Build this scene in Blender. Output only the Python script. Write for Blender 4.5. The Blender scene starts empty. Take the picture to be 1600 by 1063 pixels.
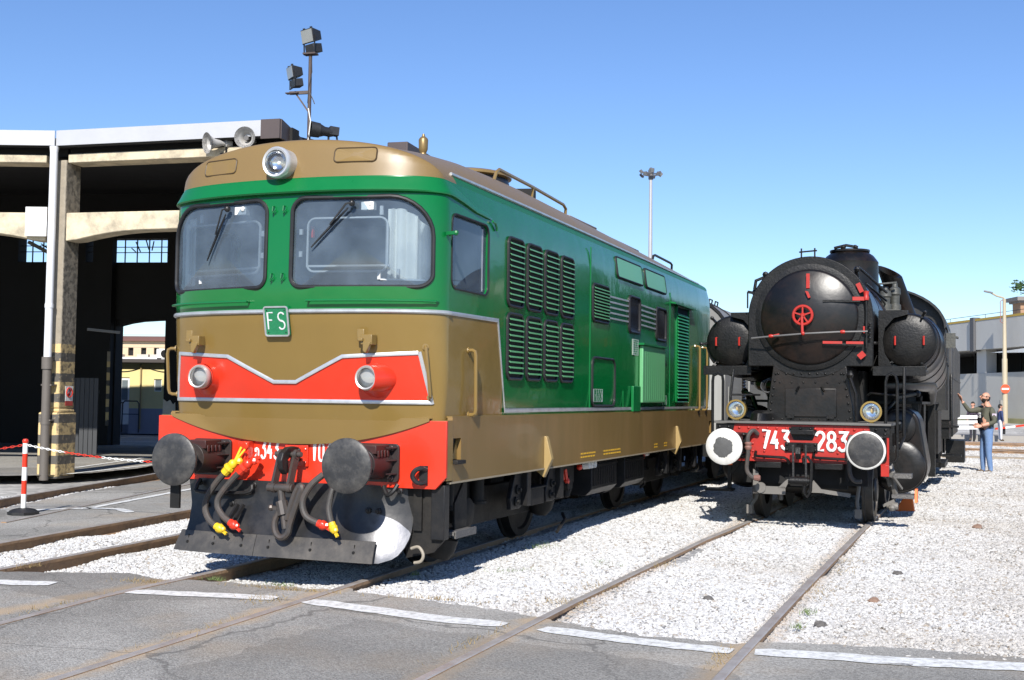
import bpy, bmesh, math, random
from mathutils import Vector, Matrix
from math import sin, cos, pi, radians, sqrt, atan2
R = random.Random(7)
SC = bpy.context.scene
COL = SC.collection

# ---------------------------------------------------------------- camera, sky, sun, exposure
CAM = Vector((5.7855, -9.5818, 1.6424))
YAW, PITCH, ROLL = 0.3651, 0.0480, 0.0134
F = Vector((-sin(YAW)*cos(PITCH), cos(YAW)*cos(PITCH), sin(PITCH)))
RT = Vector((cos(YAW), sin(YAW), 0.0)); UP = RT.cross(F)
RT, UP = RT*cos(ROLL)+UP*sin(ROLL), -RT*sin(ROLL)+UP*cos(ROLL)
cd = bpy.data.cameras.new('camera'); cam = bpy.data.objects.new('camera', cd); COL.objects.link(cam)
m = Matrix((RT, UP, -F)).transposed().to_4x4(); m.translation = CAM
cam.matrix_world = m
cd.sensor_width = 36; cd.lens = 1864.2*36/1600; cd.clip_end = 3000; cd.clip_start = 0.05
SC.camera = cam

SUN_EL = radians(37)
SUN_TR = Vector((-0.265*cos(SUN_EL), 0.964*cos(SUN_EL), -sin(SUN_EL)))   # direction the light travels
w = bpy.data.worlds.new('World'); SC.world = w; w.use_nodes = True
nt = w.node_tree; nt.nodes.clear()
sky = nt.nodes.new('ShaderNodeTexSky'); sky.sky_type = 'NISHITA'; sky.sun_disc = False
sky.sun_elevation = SUN_EL; sky.sun_rotation = atan2(-SUN_TR.x, -SUN_TR.y)
sky.altitude = 150; sky.air_density = 1.0; sky.dust_density = 0.15; sky.ozone_density = 5.0
bg = nt.nodes.new('ShaderNodeBackground'); bg.inputs[1].default_value = 0.12
wo = nt.nodes.new('ShaderNodeOutputWorld')
hs = nt.nodes.new('ShaderNodeHueSaturation'); hs.inputs['Hue'].default_value = 0.508; hs.inputs['Saturation'].default_value = 1.08; hs.inputs['Value'].default_value = 1.0
nt.links.new(sky.outputs[0], hs.inputs['Color']); nt.links.new(hs.outputs[0], bg.inputs[0]); nt.links.new(bg.outputs[0], wo.inputs[0])
sd = bpy.data.lights.new('sun', 'SUN'); sd.energy = 5.0; sd.angle = radians(0.53); sd.color = (1.0, 0.955, 0.89)
so = bpy.data.objects.new('sun', sd); COL.objects.link(so)
so.rotation_euler = SUN_TR.to_track_quat('-Z', 'Y').to_euler(); so.location = (10, -20, 30)
SC.view_settings.view_transform = 'Standard'; SC.view_settings.look = 'None'
SC.view_settings.exposure = 0.42; SC.view_settings.gamma = 1.0
try: SC.view_settings.use_curve_mapping = False
except Exception: pass

# ---------------------------------------------------------------- materials
def V(*a): return Vector(a)
_mc = {}
def mat(name, col, rough=0.5, metal=0.0, var=0.12, vscale=3.0, bump=0.0, bscale=40.0, spec=0.5, coat=0.0, dirt=None, dirt_amt=0.0, dscale=1.2, streak=0.0):
    """painted / metal surface: base colour with noise variation, optional dirt colour patches, bump"""
    if name in _mc: return _mc[name]
    M_ = bpy.data.materials.new(name); M_.use_nodes = True; t = M_.node_tree; n = t.nodes; L = t.links
    b = n['Principled BSDF']
    tc = n.new('ShaderNodeTexCoord')
    mp = n.new('ShaderNodeMapping'); L.new(tc.outputs['Object'], mp.inputs[0])
    if streak: mp.inputs['Scale'].default_value = (1, 1, 1.0/streak)
    nz = n.new('ShaderNodeTexNoise'); nz.inputs['Scale'].default_value = vscale; nz.inputs['Detail'].default_value = 6
    nz.inputs['Roughness'].default_value = 0.65
    L.new(mp.outputs[0], nz.inputs['Vector'])
    mx = n.new('ShaderNodeMix'); mx.data_type = 'RGBA'
    c = Vector(col)
    mx.inputs[6].default_value = (*[max(0, x*(1-var)) for x in c], 1); mx.inputs[7].default_value = (*[min(1, x*(1+var)) for x in c], 1)
    L.new(nz.outputs['Fac'], mx.inputs[0])
    out = mx.outputs[2]
    if dirt:
        n2 = n.new('ShaderNodeTexNoise'); n2.inputs['Scale'].default_value = dscale; n2.inputs['Detail'].default_value = 9; n2.inputs['Roughness'].default_value = 0.7
        L.new(mp.outputs[0], n2.inputs['Vector'])
        rp = n.new('ShaderNodeValToRGB'); rp.color_ramp.elements[0].position = 0.45; rp.color_ramp.elements[1].position = 0.72
        rp.color_ramp.elements[1].color = (dirt_amt,)*3+(1,)
        L.new(n2.outputs['Fac'], rp.inputs[0])
        m2 = n.new('ShaderNodeMix'); m2.data_type = 'RGBA'; L.new(rp.outputs[0], m2.inputs[0]); L.new(out, m2.inputs[6]); m2.inputs[7].default_value = (*dirt, 1)
        out = m2.outputs[2]
    L.new(out, b.inputs['Base Color'])
    mr = n.new('ShaderNodeMapRange'); mr.inputs[3].default_value = max(0.02, rough*0.75); mr.inputs[4].default_value = min(1, rough*1.25)
    L.new(nz.outputs['Fac'], mr.inputs[0]); L.new(mr.outputs[0], b.inputs['Roughness'])
    b.inputs['Metallic'].default_value = metal
    b.inputs['Specular IOR Level'].default_value = spec
    if coat: b.inputs['Coat Weight'].default_value = coat; b.inputs['Coat Roughness'].default_value = 0.08
    if bump:
        n3 = n.new('ShaderNodeTexNoise'); n3.inputs['Scale'].default_value = bscale; n3.inputs['Detail'].default_value = 4
        L.new(tc.outputs['Object'], n3.inputs['Vector'])
        bp = n.new('ShaderNodeBump'); bp.inputs['Strength'].default_value = bump; bp.inputs['Distance'].default_value = 0.02
        L.new(n3.outputs['Fac'], bp.inputs['Height']); L.new(bp.outputs[0], b.inputs['Normal'])
    _mc[name] = M_
    return M_

def glass(name, tint=(.85, .9, .93), dirt_sheenc=(.22, .26, .3), dirt=0.10, rough=0.02):
    if name in _mc: return _mc[name]
    M_ = bpy.data.materials.new(name); M_.use_nodes = True; t = M_.node_tree; n = t.nodes; L = t.links
    n.remove(n['Principled BSDF']); o = n['Material Output']
    tr = n.new('ShaderNodeBsdfTransparent'); tr.inputs[0].default_value = (*tint, 1)
    gl = n.new('ShaderNodeBsdfGlossy'); gl.inputs['Roughness'].default_value = rough
    df = n.new('ShaderNodeBsdfDiffuse'); df.inputs[0].default_value = (*dirt_sheenc, 1)  # film colour: dirt, and on the cab panes a painted sky sheen
    fr = n.new('ShaderNodeFresnel'); fr.inputs[0].default_value = 1.55
    tc = n.new('ShaderNodeTexCoord'); nz = n.new('ShaderNodeTexNoise'); nz.inputs['Scale'].default_value = 2.5; nz.inputs['Detail'].default_value = 8
    L.new(tc.outputs['Object'], nz.inputs['Vector'])
    mr = n.new('ShaderNodeMapRange'); mr.inputs[1].default_value = .3; mr.inputs[2].default_value = .75; mr.inputs[3].default_value = dirt*.6; mr.inputs[4].default_value = dirt*1.5
    L.new(nz.outputs['Fac'], mr.inputs[0])
    m1 = n.new('ShaderNodeMixShader'); L.new(mr.outputs[0], m1.inputs[0]); L.new(tr.outputs[0], m1.inputs[1]); L.new(df.outputs[0], m1.inputs[2])
    m2 = n.new('ShaderNodeMixShader'); L.new(fr.outputs[0], m2.inputs[0]); L.new(m1.outputs[0], m2.inputs[1]); L.new(gl.outputs[0], m2.inputs[2])
    L.new(m2.outputs[0], o.inputs[0])
    _mc[name] = M_
    return M_

# ---------------------------------------------------------------- mesh builder
def frame(axis):
    a = Vector(axis).normalized(); h = Vector((0, 0, 1)) if abs(a.z) < .9 else Vector((1, 0, 0))
    u = h.cross(a).normalized(); v = a.cross(u)
    return u, v, a

def sm(pts, k=4, closed=False):
    P_ = [Vector(p) for p in pts]; n = len(P_); S_ = []
    for i in range(n if closed else n-1):
        a = P_[(i-1) % n if closed else max(i-1, 0)]; b = P_[i]; c = P_[(i+1) % n]; d = P_[(i+2) % n if closed else min(i+2, n-1)]
        for j in range(k): t_ = j/k; S_.append(.5*((2*b)+(c-a)*t_+(2*a-5*b+4*c-d)*t_*t_+(3*b-a-3*c+d)*t_**3))
    if not closed: S_.append(P_[-1])
    return S_
class MB:
    def __init__(s): s.v = []; s.f = []; s.mi = []
    def add(s, vs, fs, mi=0):
        k = len(s.v); s.v += [tuple(p) for p in vs]; s.f += [tuple(i+k for i in f) for f in fs]; s.mi += [mi]*len(fs); return s
    def box(s, x0, x1, y0, y1, z0, z1, mi=0):
        p = [(x, y, z) for z in (z0, z1) for y in (y0, y1) for x in (x0, x1)]
        return s.add(p, [(0, 2, 3, 1), (4, 5, 7, 6), (0, 1, 5, 4), (2, 6, 7, 3), (0, 4, 6, 2), (1, 3, 7, 5)], mi)
    def obox(s, c, size, ax, ay, az=None, mi=0):
        ax = Vector(ax).normalized(); ay = Vector(ay).normalized(); az = Vector(az).normalized() if az is not None else ax.cross(ay)
        c = Vector(c); a, b, d = ax*size[0]/2, ay*size[1]/2, az*size[2]/2
        p = [c+a*i+b*j+d*k for k in (-1, 1) for j in (-1, 1) for i in (-1, 1)]
        return s.add(p, [(0, 2, 3, 1), (4, 5, 7, 6), (0, 1, 5, 4), (2, 6, 7, 3), (0, 4, 6, 2), (1, 3, 7, 5)], mi)
    def bar(s, p0, p1, w, h, upv=(0, 0, 1), mi=0):
        p0 = Vector(p0); p1 = Vector(p1); d = (p1-p0); x = d.normalized(); u = Vector(upv); y = u.cross(x)
        if y.length < 1e-4: y = Vector((1, 0, 0)).cross(x)
        y.normalize(); z = x.cross(y)
        return s.obox((p0+p1)/2, (d.length, w, h), x, y, z, mi)
    def prism(s, pts, o, ux, uy, h, mi=0):
        o = Vector(o); ux = Vector(ux); uy = Vector(uy); n = ux.cross(uy).normalized(); N = len(pts)
        a = [o+ux*p[0]+uy*p[1] for p in pts]; b = [q+n*h for q in a]
        return s.add(a+b, [tuple(range(N-1, -1, -1)), tuple(range(N, 2*N))]+[(i, (i+1) % N, N+(i+1) % N, N+i) for i in range(N)], mi)
    def tube(s, pts, r, n=8, closed=False, flat=None, mi=0, cap=True):
        """tube along pts; r a number or a list; flat=(normal, thickness factor)"""
        P = [Vector(p) for p in pts]; N = len(P); rr = r if isinstance(r, (list, tuple)) else [r]*N
        vs = []; prev = None
        for i in range(N):
            if closed: t = (P[(i+1) % N]-P[i-1])
            else: t = P[min(i+1, N-1)]-P[max(i-1, 0)]
            t.normalize()
            if flat is not None:
                nn = Vector(flat[0]).normalized(); u = t.cross(nn)
                if u.length < 1e-5: u = frame(t)[0]
                u.normalize(); v = nn
                k = flat[1]
                if 0 < i < N-1 or closed:
                    a = (P[i]-P[i-1]).normalized(); b = (P[(i+1) % N]-P[i]).normalized()
                    cc = max(.5, sqrt(max(0, (1+a.dot(b))/2))); u = u/cc
            else:
                k = 1
                if prev is None: u, v, _ = frame(t)
                else:
                    u = prev-t*prev.dot(t)
                    if u.length < 1e-5: u = frame(t)[0]
                    u.normalize(); v = t.cross(u)
                prev = u
            for j in range(n):
                a = 2*pi*(j+.5)/n; vs.append(P[i]+u*cos(a)*rr[i]+v*sin(a)*rr[i]*k)
        fs = []
        for i in range(N if closed else N-1):
            for j in range(n):
                i2 = (i+1) % N; j2 = (j+1) % n
                fs.append((i*n+j, i*n+j2, i2*n+j2, i2*n+j))
        if not closed and cap: fs += [tuple(range(n-1, -1, -1)), tuple((N-1)*n+j for j in range(n))]
        return s.add(vs, fs, mi)
    def cyl(s, p0, p1, r0, r1=None, n=16, mi=0):
        return s.lathe(p0, Vector(p1)-Vector(p0), [(0, 0), (0, r0), (1, r0 if r1 is None else r1), (1, 0)], n, mi, unit=True)
    def lathe(s, o, axis, prof, n=24, mi=0, unit=False, a0=0, a1=2*pi, sx=1, sy=1):
        o = Vector(o); axis = Vector(axis); u, v, a = frame(axis)
        if unit: a = axis
        full = abs(a1-a0-2*pi) < 1e-6; k = n if full else n+1
        vs = []; fs = []; idx = []
        for (t, r) in prof:
            if r < 1e-6: idx.append([len(vs)]); vs.append(o+a*t)
            else:
                idx.append(list(range(len(vs), len(vs)+k)))
                for j in range(k):
                    an = a0+(a1-a0)*j/n; vs.append(o+a*t+u*cos(an)*r*sx+v*sin(an)*r*sy)
        for A, B in zip(idx, idx[1:]):
            if len(A) == 1 and len(B) == 1: continue
            for j in range(n):
                j2 = (j+1) % k
                if len(A) == 1: fs.append((A[0], B[j], B[j2]))
                elif len(B) == 1: fs.append((A[j], B[0], A[j2]))
                else: fs.append((A[j], B[j], B[j2], A[j2]))
        return s.add(vs, fs, mi)
    def ball(s, c, r, n=12, mi=0):
        c = Vector(c); rr = Vector(r) if isinstance(r, (tuple, list, Vector)) else Vector((r, r, r)); m_ = max(4, n//2)
        vs = [c+Vector((0, 0, -rr.z))]; fs = []
        for i in range(1, m_):
            ph = -pi/2+pi*i/m_
            for j in range(n): th = 2*pi*j/n; vs.append(c+Vector((rr.x*cos(ph)*cos(th), rr.y*cos(ph)*sin(th), rr.z*sin(ph))))
        vs.append(c+Vector((0, 0, rr.z)))
        for j in range(n): fs.append((0, 1+(j+1) % n, 1+j))
        for i in range(m_-2):
            for j in range(n): a = 1+i*n; fs.append((a+j, a+(j+1) % n, a+n+(j+1) % n, a+n+j))
        a = 1+(m_-2)*n
        for j in range(n): fs.append((a+j, a+(j+1) % n, len(vs)-1))
        return s.add(vs, fs, mi)
    def ring(s, o, axis, Rr, r, n=32, k=8, mi=0, sx=1, sy=1):
        u, v, a = frame(axis); o = Vector(o)
        return s.tube([o+u*cos(2*pi*i/n)*Rr*sx+v*sin(2*pi*i/n)*Rr*sy for i in range(n)], r, k, closed=True, mi=mi)
    def sheet(s, fn, us, vs_, mi=0, flip=False):
        nu, nv = len(us), len(vs_); p = [fn(u, v) for u in us for v in vs_]; fs = []
        for i in range(nu-1):
            for j in range(nv-1):
                q = (i*nv+j, (i+1)*nv+j, (i+1)*nv+j+1, i*nv+j+1); fs.append(q[::-1] if flip else q)
        return s.add(p, fs, mi)
    def clusters(s, gap=.012, most=60):
        """faces grouped into pieces that stand apart from one another"""
        par = list(range(len(s.v)))
        def fd(a):
            while par[a] != a: par[a] = par[par[a]]; a = par[a]
            return a
        for f in s.f:
            r = fd(f[0])
            for i in f[1:]: par[fd(i)] = r
        isl = {}
        for k, f in enumerate(s.f): isl.setdefault(fd(f[0]), []).append(k)
        if not 2 <= len(isl) <= 160: return None
        it = []
        for fs in isl.values():
            P = [s.v[i] for k in fs for i in s.f[k]]; it.append([[min(p[a] for p in P)-gap for a in range(3)], [max(p[a] for p in P)+gap for a in range(3)], fs])
        g = list(range(len(it)))
        def fg(a):
            while g[a] != a: a = g[a]
            return a
        for i in range(len(it)):
            for j in range(i):
                if all(it[i][0][a] <= it[j][1][a] and it[j][0][a] <= it[i][1][a] for a in range(3)): g[fg(i)] = fg(j)
        out = {}
        for i in range(len(it)): out.setdefault(fg(i), []).extend(it[i][2])
        out = sorted(out.values(), key=lambda q: -len(q))
        return out if 2 <= len(out) <= most else None
    def sub(s, faces):
        m_ = MB(); ix = {}
        for k in faces:
            q = []
            for i in s.f[k]:
                if i not in ix: ix[i] = len(m_.v); m_.v.append(s.v[i])
                q.append(ix[i])
            m_.f.append(tuple(q)); m_.mi.append(s.mi[k] if len(s.mi) == len(s.f) else 0)
        return m_
    def build(s, name, mats, parent=None, smooth=35, bevel=0, seg=2, **props):
        if parent is not None and props.get('kind') != 'stuff':
            cl = s.clusters()
            if cl:
                obs = [s.sub(c)._build(name, mats, parent, smooth, bevel, seg, **props) for c in cl]
                return obs[0]
        return s._build(name, mats, parent, smooth, bevel, seg, **props)
    def _build(s, name, mats, parent=None, smooth=35, bevel=0, seg=2, **props):
        me = bpy.data.meshes.new(name); me.from_pydata(s.v, [], s.f); me.validate()
        if not isinstance(mats, (list, tuple)): mats = [mats]
        for mm in mats: me.materials.append(mm)
        if len(mats) > 1 and len(me.polygons) == len(s.mi): me.polygons.foreach_set('material_index', s.mi)
        if smooth:
            me.polygons.foreach_set('use_smooth', [True]*len(me.polygons)); me.set_sharp_from_angle(angle=radians(smooth))
        me.update()
        o = bpy.data.objects.new(name, me); COL.objects.link(o)
        if parent: o.parent = parent
        if bevel:
            b = o.modifiers.new('bevel', 'BEVEL'); b.width = bevel; b.segments = seg; b.limit_method = 'ANGLE'; b.angle_limit = radians(35); b.harden_normals = False
        for k, v in props.items(): o[k] = v
        return o

def thing(name, label, cat, loc=(0, 0, 0), rotz=0, group=None):
    o = bpy.data.objects.new(name, None); o.empty_display_size = .3; COL.objects.link(o); o.location = loc; o.rotation_euler = (0, 0, rotz)
    o['label'] = label; o['category'] = cat
    if group: o['group'] = group
    return o
def tag(o, label, cat, group=None):
    o['label'] = label; o['category'] = cat
    if group: o['group'] = group
    return o
def dup(root, loc=None, rotz=None, label=None, parent=None):
    r = root.copy(); COL.objects.link(r)
    if loc is not None: r.location = loc
    if rotz is not None: r.rotation_euler = (0, 0, rotz)
    if label: r['label'] = label
    if parent: r.parent = parent
    for ch in list(root.children):
        dup(ch, parent=r)
    return r
def rrect(x0, x1, z0, z1, r, n=6):
    """rounded rectangle outline; r = one radius or (bl, br, tr, tl)"""
    rs = r if isinstance(r, (tuple, list)) else (r,)*4
    out = []
    for (cx, cz, a0, q) in ((x0+rs[0], z0+rs[0], pi, rs[0]), (x1-rs[1], z0+rs[1], 1.5*pi, rs[1]), (x1-rs[2], z1-rs[2], 0, rs[2]), (x0+rs[3], z1-rs[3], .5*pi, rs[3])):
        for i in range(n+1): a = a0+.5*pi*i/n; out.append((cx+q*cos(a), cz+q*sin(a)))
    return out
def tab(x, T):
    if x <= T[0][0]: return T[0][1]
    for (a, p), (b, q) in zip(T, T[1:]):
        if x <= b: return p+(q-p)*(x-a)/(b-a)
    return T[-1][1]
def arc(c, r, a0, a1, n, f):
    return [f(c[0]+r*cos(a0+(a1-a0)*i/n), c[1]+r*sin(a0+(a1-a0)*i/n)) for i in range(n+1)]

# stroke lettering: every glyph a set of polylines in a 1 x 2 box, laid as thin raised strips
def _arc2(cx, cy, rx, ry, a0, a1, n=8): return [(cx+rx*cos(radians(a0+(a1-a0)*i/n)), cy+ry*sin(radians(a0+(a1-a0)*i/n))) for i in range(n+1)]
GLY = {
 '0': [_arc2(.5, 1.5, .5, .5, 180, 0)+_arc2(.5, .5, .5, .5, 0, -180)+[(0, 1.5)]],
 '1': [[(.2, 1.75), (.5, 2), (.5, 0)]],
 '2': [_arc2(.5, 1.5, .5, .5, 170, -30)+[(0, 0), (1, 0)]],
 '3': [[(0, 2), (1, 2), (.45, 1.2)]+_arc2(.45, .6, .55, .6, 90, -160)],
 '4': [[(.6, 2), (0, .6), (1, .6)], [(.68, 1.1), (.68, 0)]],
 '7': [[(0, 2), (1, 2), (.35, 0)]],
 '8': [_arc2(.5, 1.52, .43, .48, -90, 270, 14), _arc2(.5, .52, .5, .52, -90, 270, 14)],
 'D': [[(0, 0), (0, 2), (.4, 2)]+_arc2(.4, 1.4, .6, .6, 90, 0)+_arc2(.4, .6, .6, .6, 0, -90)+[(0, 0)]],
 'F': [[(1, 2), (0, 2), (0, 0)], [(0, 1.1), (.8, 1.1)]],
 'S': [_arc2(.5, 1.5, .5, .5, 30, 270)+_arc2(.5, .5, .5, .5, 90, -150)],
}
def lettering(text, o, ux, uy, h, wd, gap, stroke, mb=None, thick=.5):
    mb = mb or MB(); o = Vector(o); ux = Vector(ux); uy = Vector(uy); n = ux.cross(uy); x = 0
    for ch in text:
        if ch == ' ': x += wd; continue
        for k, pl in enumerate(GLY[ch]):
            mb.tube([o+ux*(x+p[0]*wd)+uy*(p[1]*h/2)+n*(k*.0006) for p in pl], stroke, 6, flat=(n, thick))
        x += wd+gap
    return mb

# common materials
BLACK = mat('black_enamel', (.012, .012, .013), .38, 0, .3, 5, bump=.15, bscale=25, dirt=(.05, .045, .04), dirt_amt=.5, dscale=3)
DARKST = mat('dark_steel', (.012, .012, .013), .45, .1, .3, 6, bump=.1, bscale=30, dirt=(.034, .03, .026), dirt_amt=.6, dscale=4, spec=.35)
GRIME = mat('grimy_underframe', (.010, .0095, .009), .65, 0, .35, 4, bump=.2, bscale=22, dirt=(.035, .03, .024), dirt_amt=.7, dscale=2.5, spec=.3)
MATTBLK = mat('matt_black', (.005, .005, .005), .8, 0, .3, 4)
RUBBER = mat('black_rubber', (.012, .012, .013), .5, 0, .2, 8, dirt=(.04, .037, .034), dirt_amt=.4, dscale=5)
HOSE = mat('hose_rubber', (.05, .046, .042), .6, 0, .25, 12, bump=.1, bscale=90, dirt=(.11, .07, .055), dirt_amt=.5, dscale=9)
SILVER = mat('aluminium_trim', (.55, .56, .57), .38, .6, .12, 9, dirt=(.25, .24, .22), dirt_amt=.4, dscale=6)
CHROME = mat('reflector', (.75, .76, .77), .13, 1.0, .04, 6)
STEEL = mat('worn_steel', (.5, .5, .51), .32, .9, .15, 5, dirt=(.3, .27, .22), dirt_amt=.6, dscale=4, bump=.1, bscale=12)
LENS = glass('lens_glass', (.95, .96, .96), (.6, .6, .58), .05, .03)
WHITE = mat('white_paint', (.78, .78, .75), .45, 0, .05, 6, dirt=(.45, .43, .38), dirt_amt=.35, dscale=6)
RED = mat('signal_red', (.66, .035, .012), .3, 0, .06, 3, coat=.25, dirt=(.45, .05, .03), dirt_amt=.3, dscale=2)
YELLOW = mat('yellow_paint', (.75, .5, .02), .4, 0, .1, 10, dirt=(.4, .25, .03), dirt_amt=.4, dscale=12)
ORANGE = mat('orange_paint', (.85, .16, .015), .5, 0, .1, 6)
BROWN = mat('isabella_brown', (.212, .138, .042), .3, 0, .06, 2.2, coat=.2, dirt=(.21, .13, .045), dirt_amt=.5, dscale=1.5, streak=3, bump=.03, bscale=7)
GREEN = mat('locomotive_green', (.003, .14, .032), .26, 0, .08, 2, coat=.25)
# ================================================================= GROUND
def smooth(t): t = max(0, min(1, t)); return t*t*(3-2*t)
def rise(x, y): return .62*smooth((y-40)/36)
ST = Vector((3.7497, 6.3257, 0)); STH = -0.016          # steam track frame
SAX = Vector((cos(STH), sin(STH), 0)); SAY = Vector((-sin(STH), cos(STH), 0))
def st_lat(x, y): return (Vector((x, y, 0))-ST).dot(SAX)

def hash2(i, j): 
    h = sin(i*127.1+j*311.7)*43758.5453; return h-math.floor(h)
def vnoise(x, y):
    i, j = math.floor(x), math.floor(y); fx, fy = x-i, y-j; fx = fx*fx*(3-2*fx); fy = fy*fy*(3-2*fy)
    return (hash2(i, j)*(1-fx)+hash2(i+1, j)*fx)*(1-fy)+(hash2(i, j+1)*(1-fx)+hash2(i+1, j+1)*fx)*fy
def ballast_z(x, y):
    z = -.05-.075*smooth((1.0-x)/1.6)
    l = abs(st_lat(x, y))
    z += .03*smooth((l-.9)/.5)*smooth((x-1.6)/.5)
    z += (vnoise(x*1.1, y*1.1)-.5)*.05+(vnoise(x*3+7, y*3)-.5)*.025
    if abs(x) < 1.0 or l < .9: z = min(z, -.035)
    return z+rise(x, y)

def ground_mat(name, c1, c2, c3, cs, bstr, bdist, darkspot=None):
    M_ = bpy.data.materials.new(name); M_.use_nodes = True; t = M_.node_tree; n = t.nodes; L = t.links; b = n['Principled BSDF']
    tc = n.new('ShaderNodeTexCoord'); vo = n.new('ShaderNodeTexVoronoi'); vo.inputs['Scale'].default_value = cs
    L.new(tc.outputs['Object'], vo.inputs['Vector'])
    rp = n.new('ShaderNodeValToRGB'); e = rp.color_ramp.elements; e[0].color = (*c1, 1); e[1].color = (*c2, 1); e.new(.5).color = (*c3, 1)
    sp = n.new('ShaderNodeSeparateColor'); L.new(vo.outputs['Color'], sp.inputs[0]); L.new(sp.outputs[0], rp.inputs[0])
    nz = n.new('ShaderNodeTexNoise'); nz.inputs['Scale'].default_value = .6; nz.inputs['Detail'].default_value = 8; L.new(tc.outputs['Object'], nz.inputs['Vector'])
    mr = n.new('ShaderNodeMapRange'); mr.inputs[1].default_value = .3; mr.inputs[2].default_value = .7; mr.inputs[3].default_value = .66; mr.inputs[4].default_value = 1.14; L.new(nz.outputs[0], mr.inputs[0])
    mx = n.new('ShaderNodeMix'); mx.data_type = 'RGBA'; mx.blend_type = 'MULTIPLY'; mx.inputs[0].default_value = 1; L.new(rp.outputs[0], mx.inputs[6]); L.new(mr.outputs[0], mx.inputs[7])
    L.new(mx.outputs[2], b.inputs['Base Color']); b.inputs['Roughness'].default_value = .9; b.inputs['Specular IOR Level'].default_value = .25
    bp = n.new('ShaderNodeBump'); bp.inputs['Strength'].default_value = bstr; bp.inputs['Distance'].default_value = bdist; bp.invert = True
    L.new(vo.outputs['Distance'], bp.inputs['Height']); L.new(bp.outputs[0], b.inputs['Normal'])
    return M_
BALLM = ground_mat('ballast_gravel', (.22, .22, .215), (.55, .54, .525), (.44, .43, .415), 26, .8, .03)
FARM = ground_mat('far_yard_ground', (.3, .29, .27), (.5, .48, .45), (.42, .41, .38), 6, .5, .05)

# base sheet to the horizon
g = MB()
xs = [-900, -300, -120, -60, -30, -14, -6, 0, 4, 8, 12, 18, 30, 60, 120, 300, 900]
ys = [-60, -30, -16, -8, 0, 8, 16, 24, 32, 38, 42, 46, 50, 54, 58, 62, 66, 70, 74, 78, 90, 130, 200, 400, 1200, 2500]
g.sheet(lambda x, y: (x, y, -.2+rise(x, y)), xs, ys); g.build('ground', FARM, smooth=60, kind='structure')
# ballast sheet
g = MB()
xs = [-9+.2*i for i in range(125)]; ys = [-1.6+.2*i for i in range(60)]+[10.4+.5*i for i in range(72)]
g.sheet(lambda x, y: (x, y, ballast_z(x, y)), xs, ys); g.build('ballast', BALLM, smooth=60, kind='structure')

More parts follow.
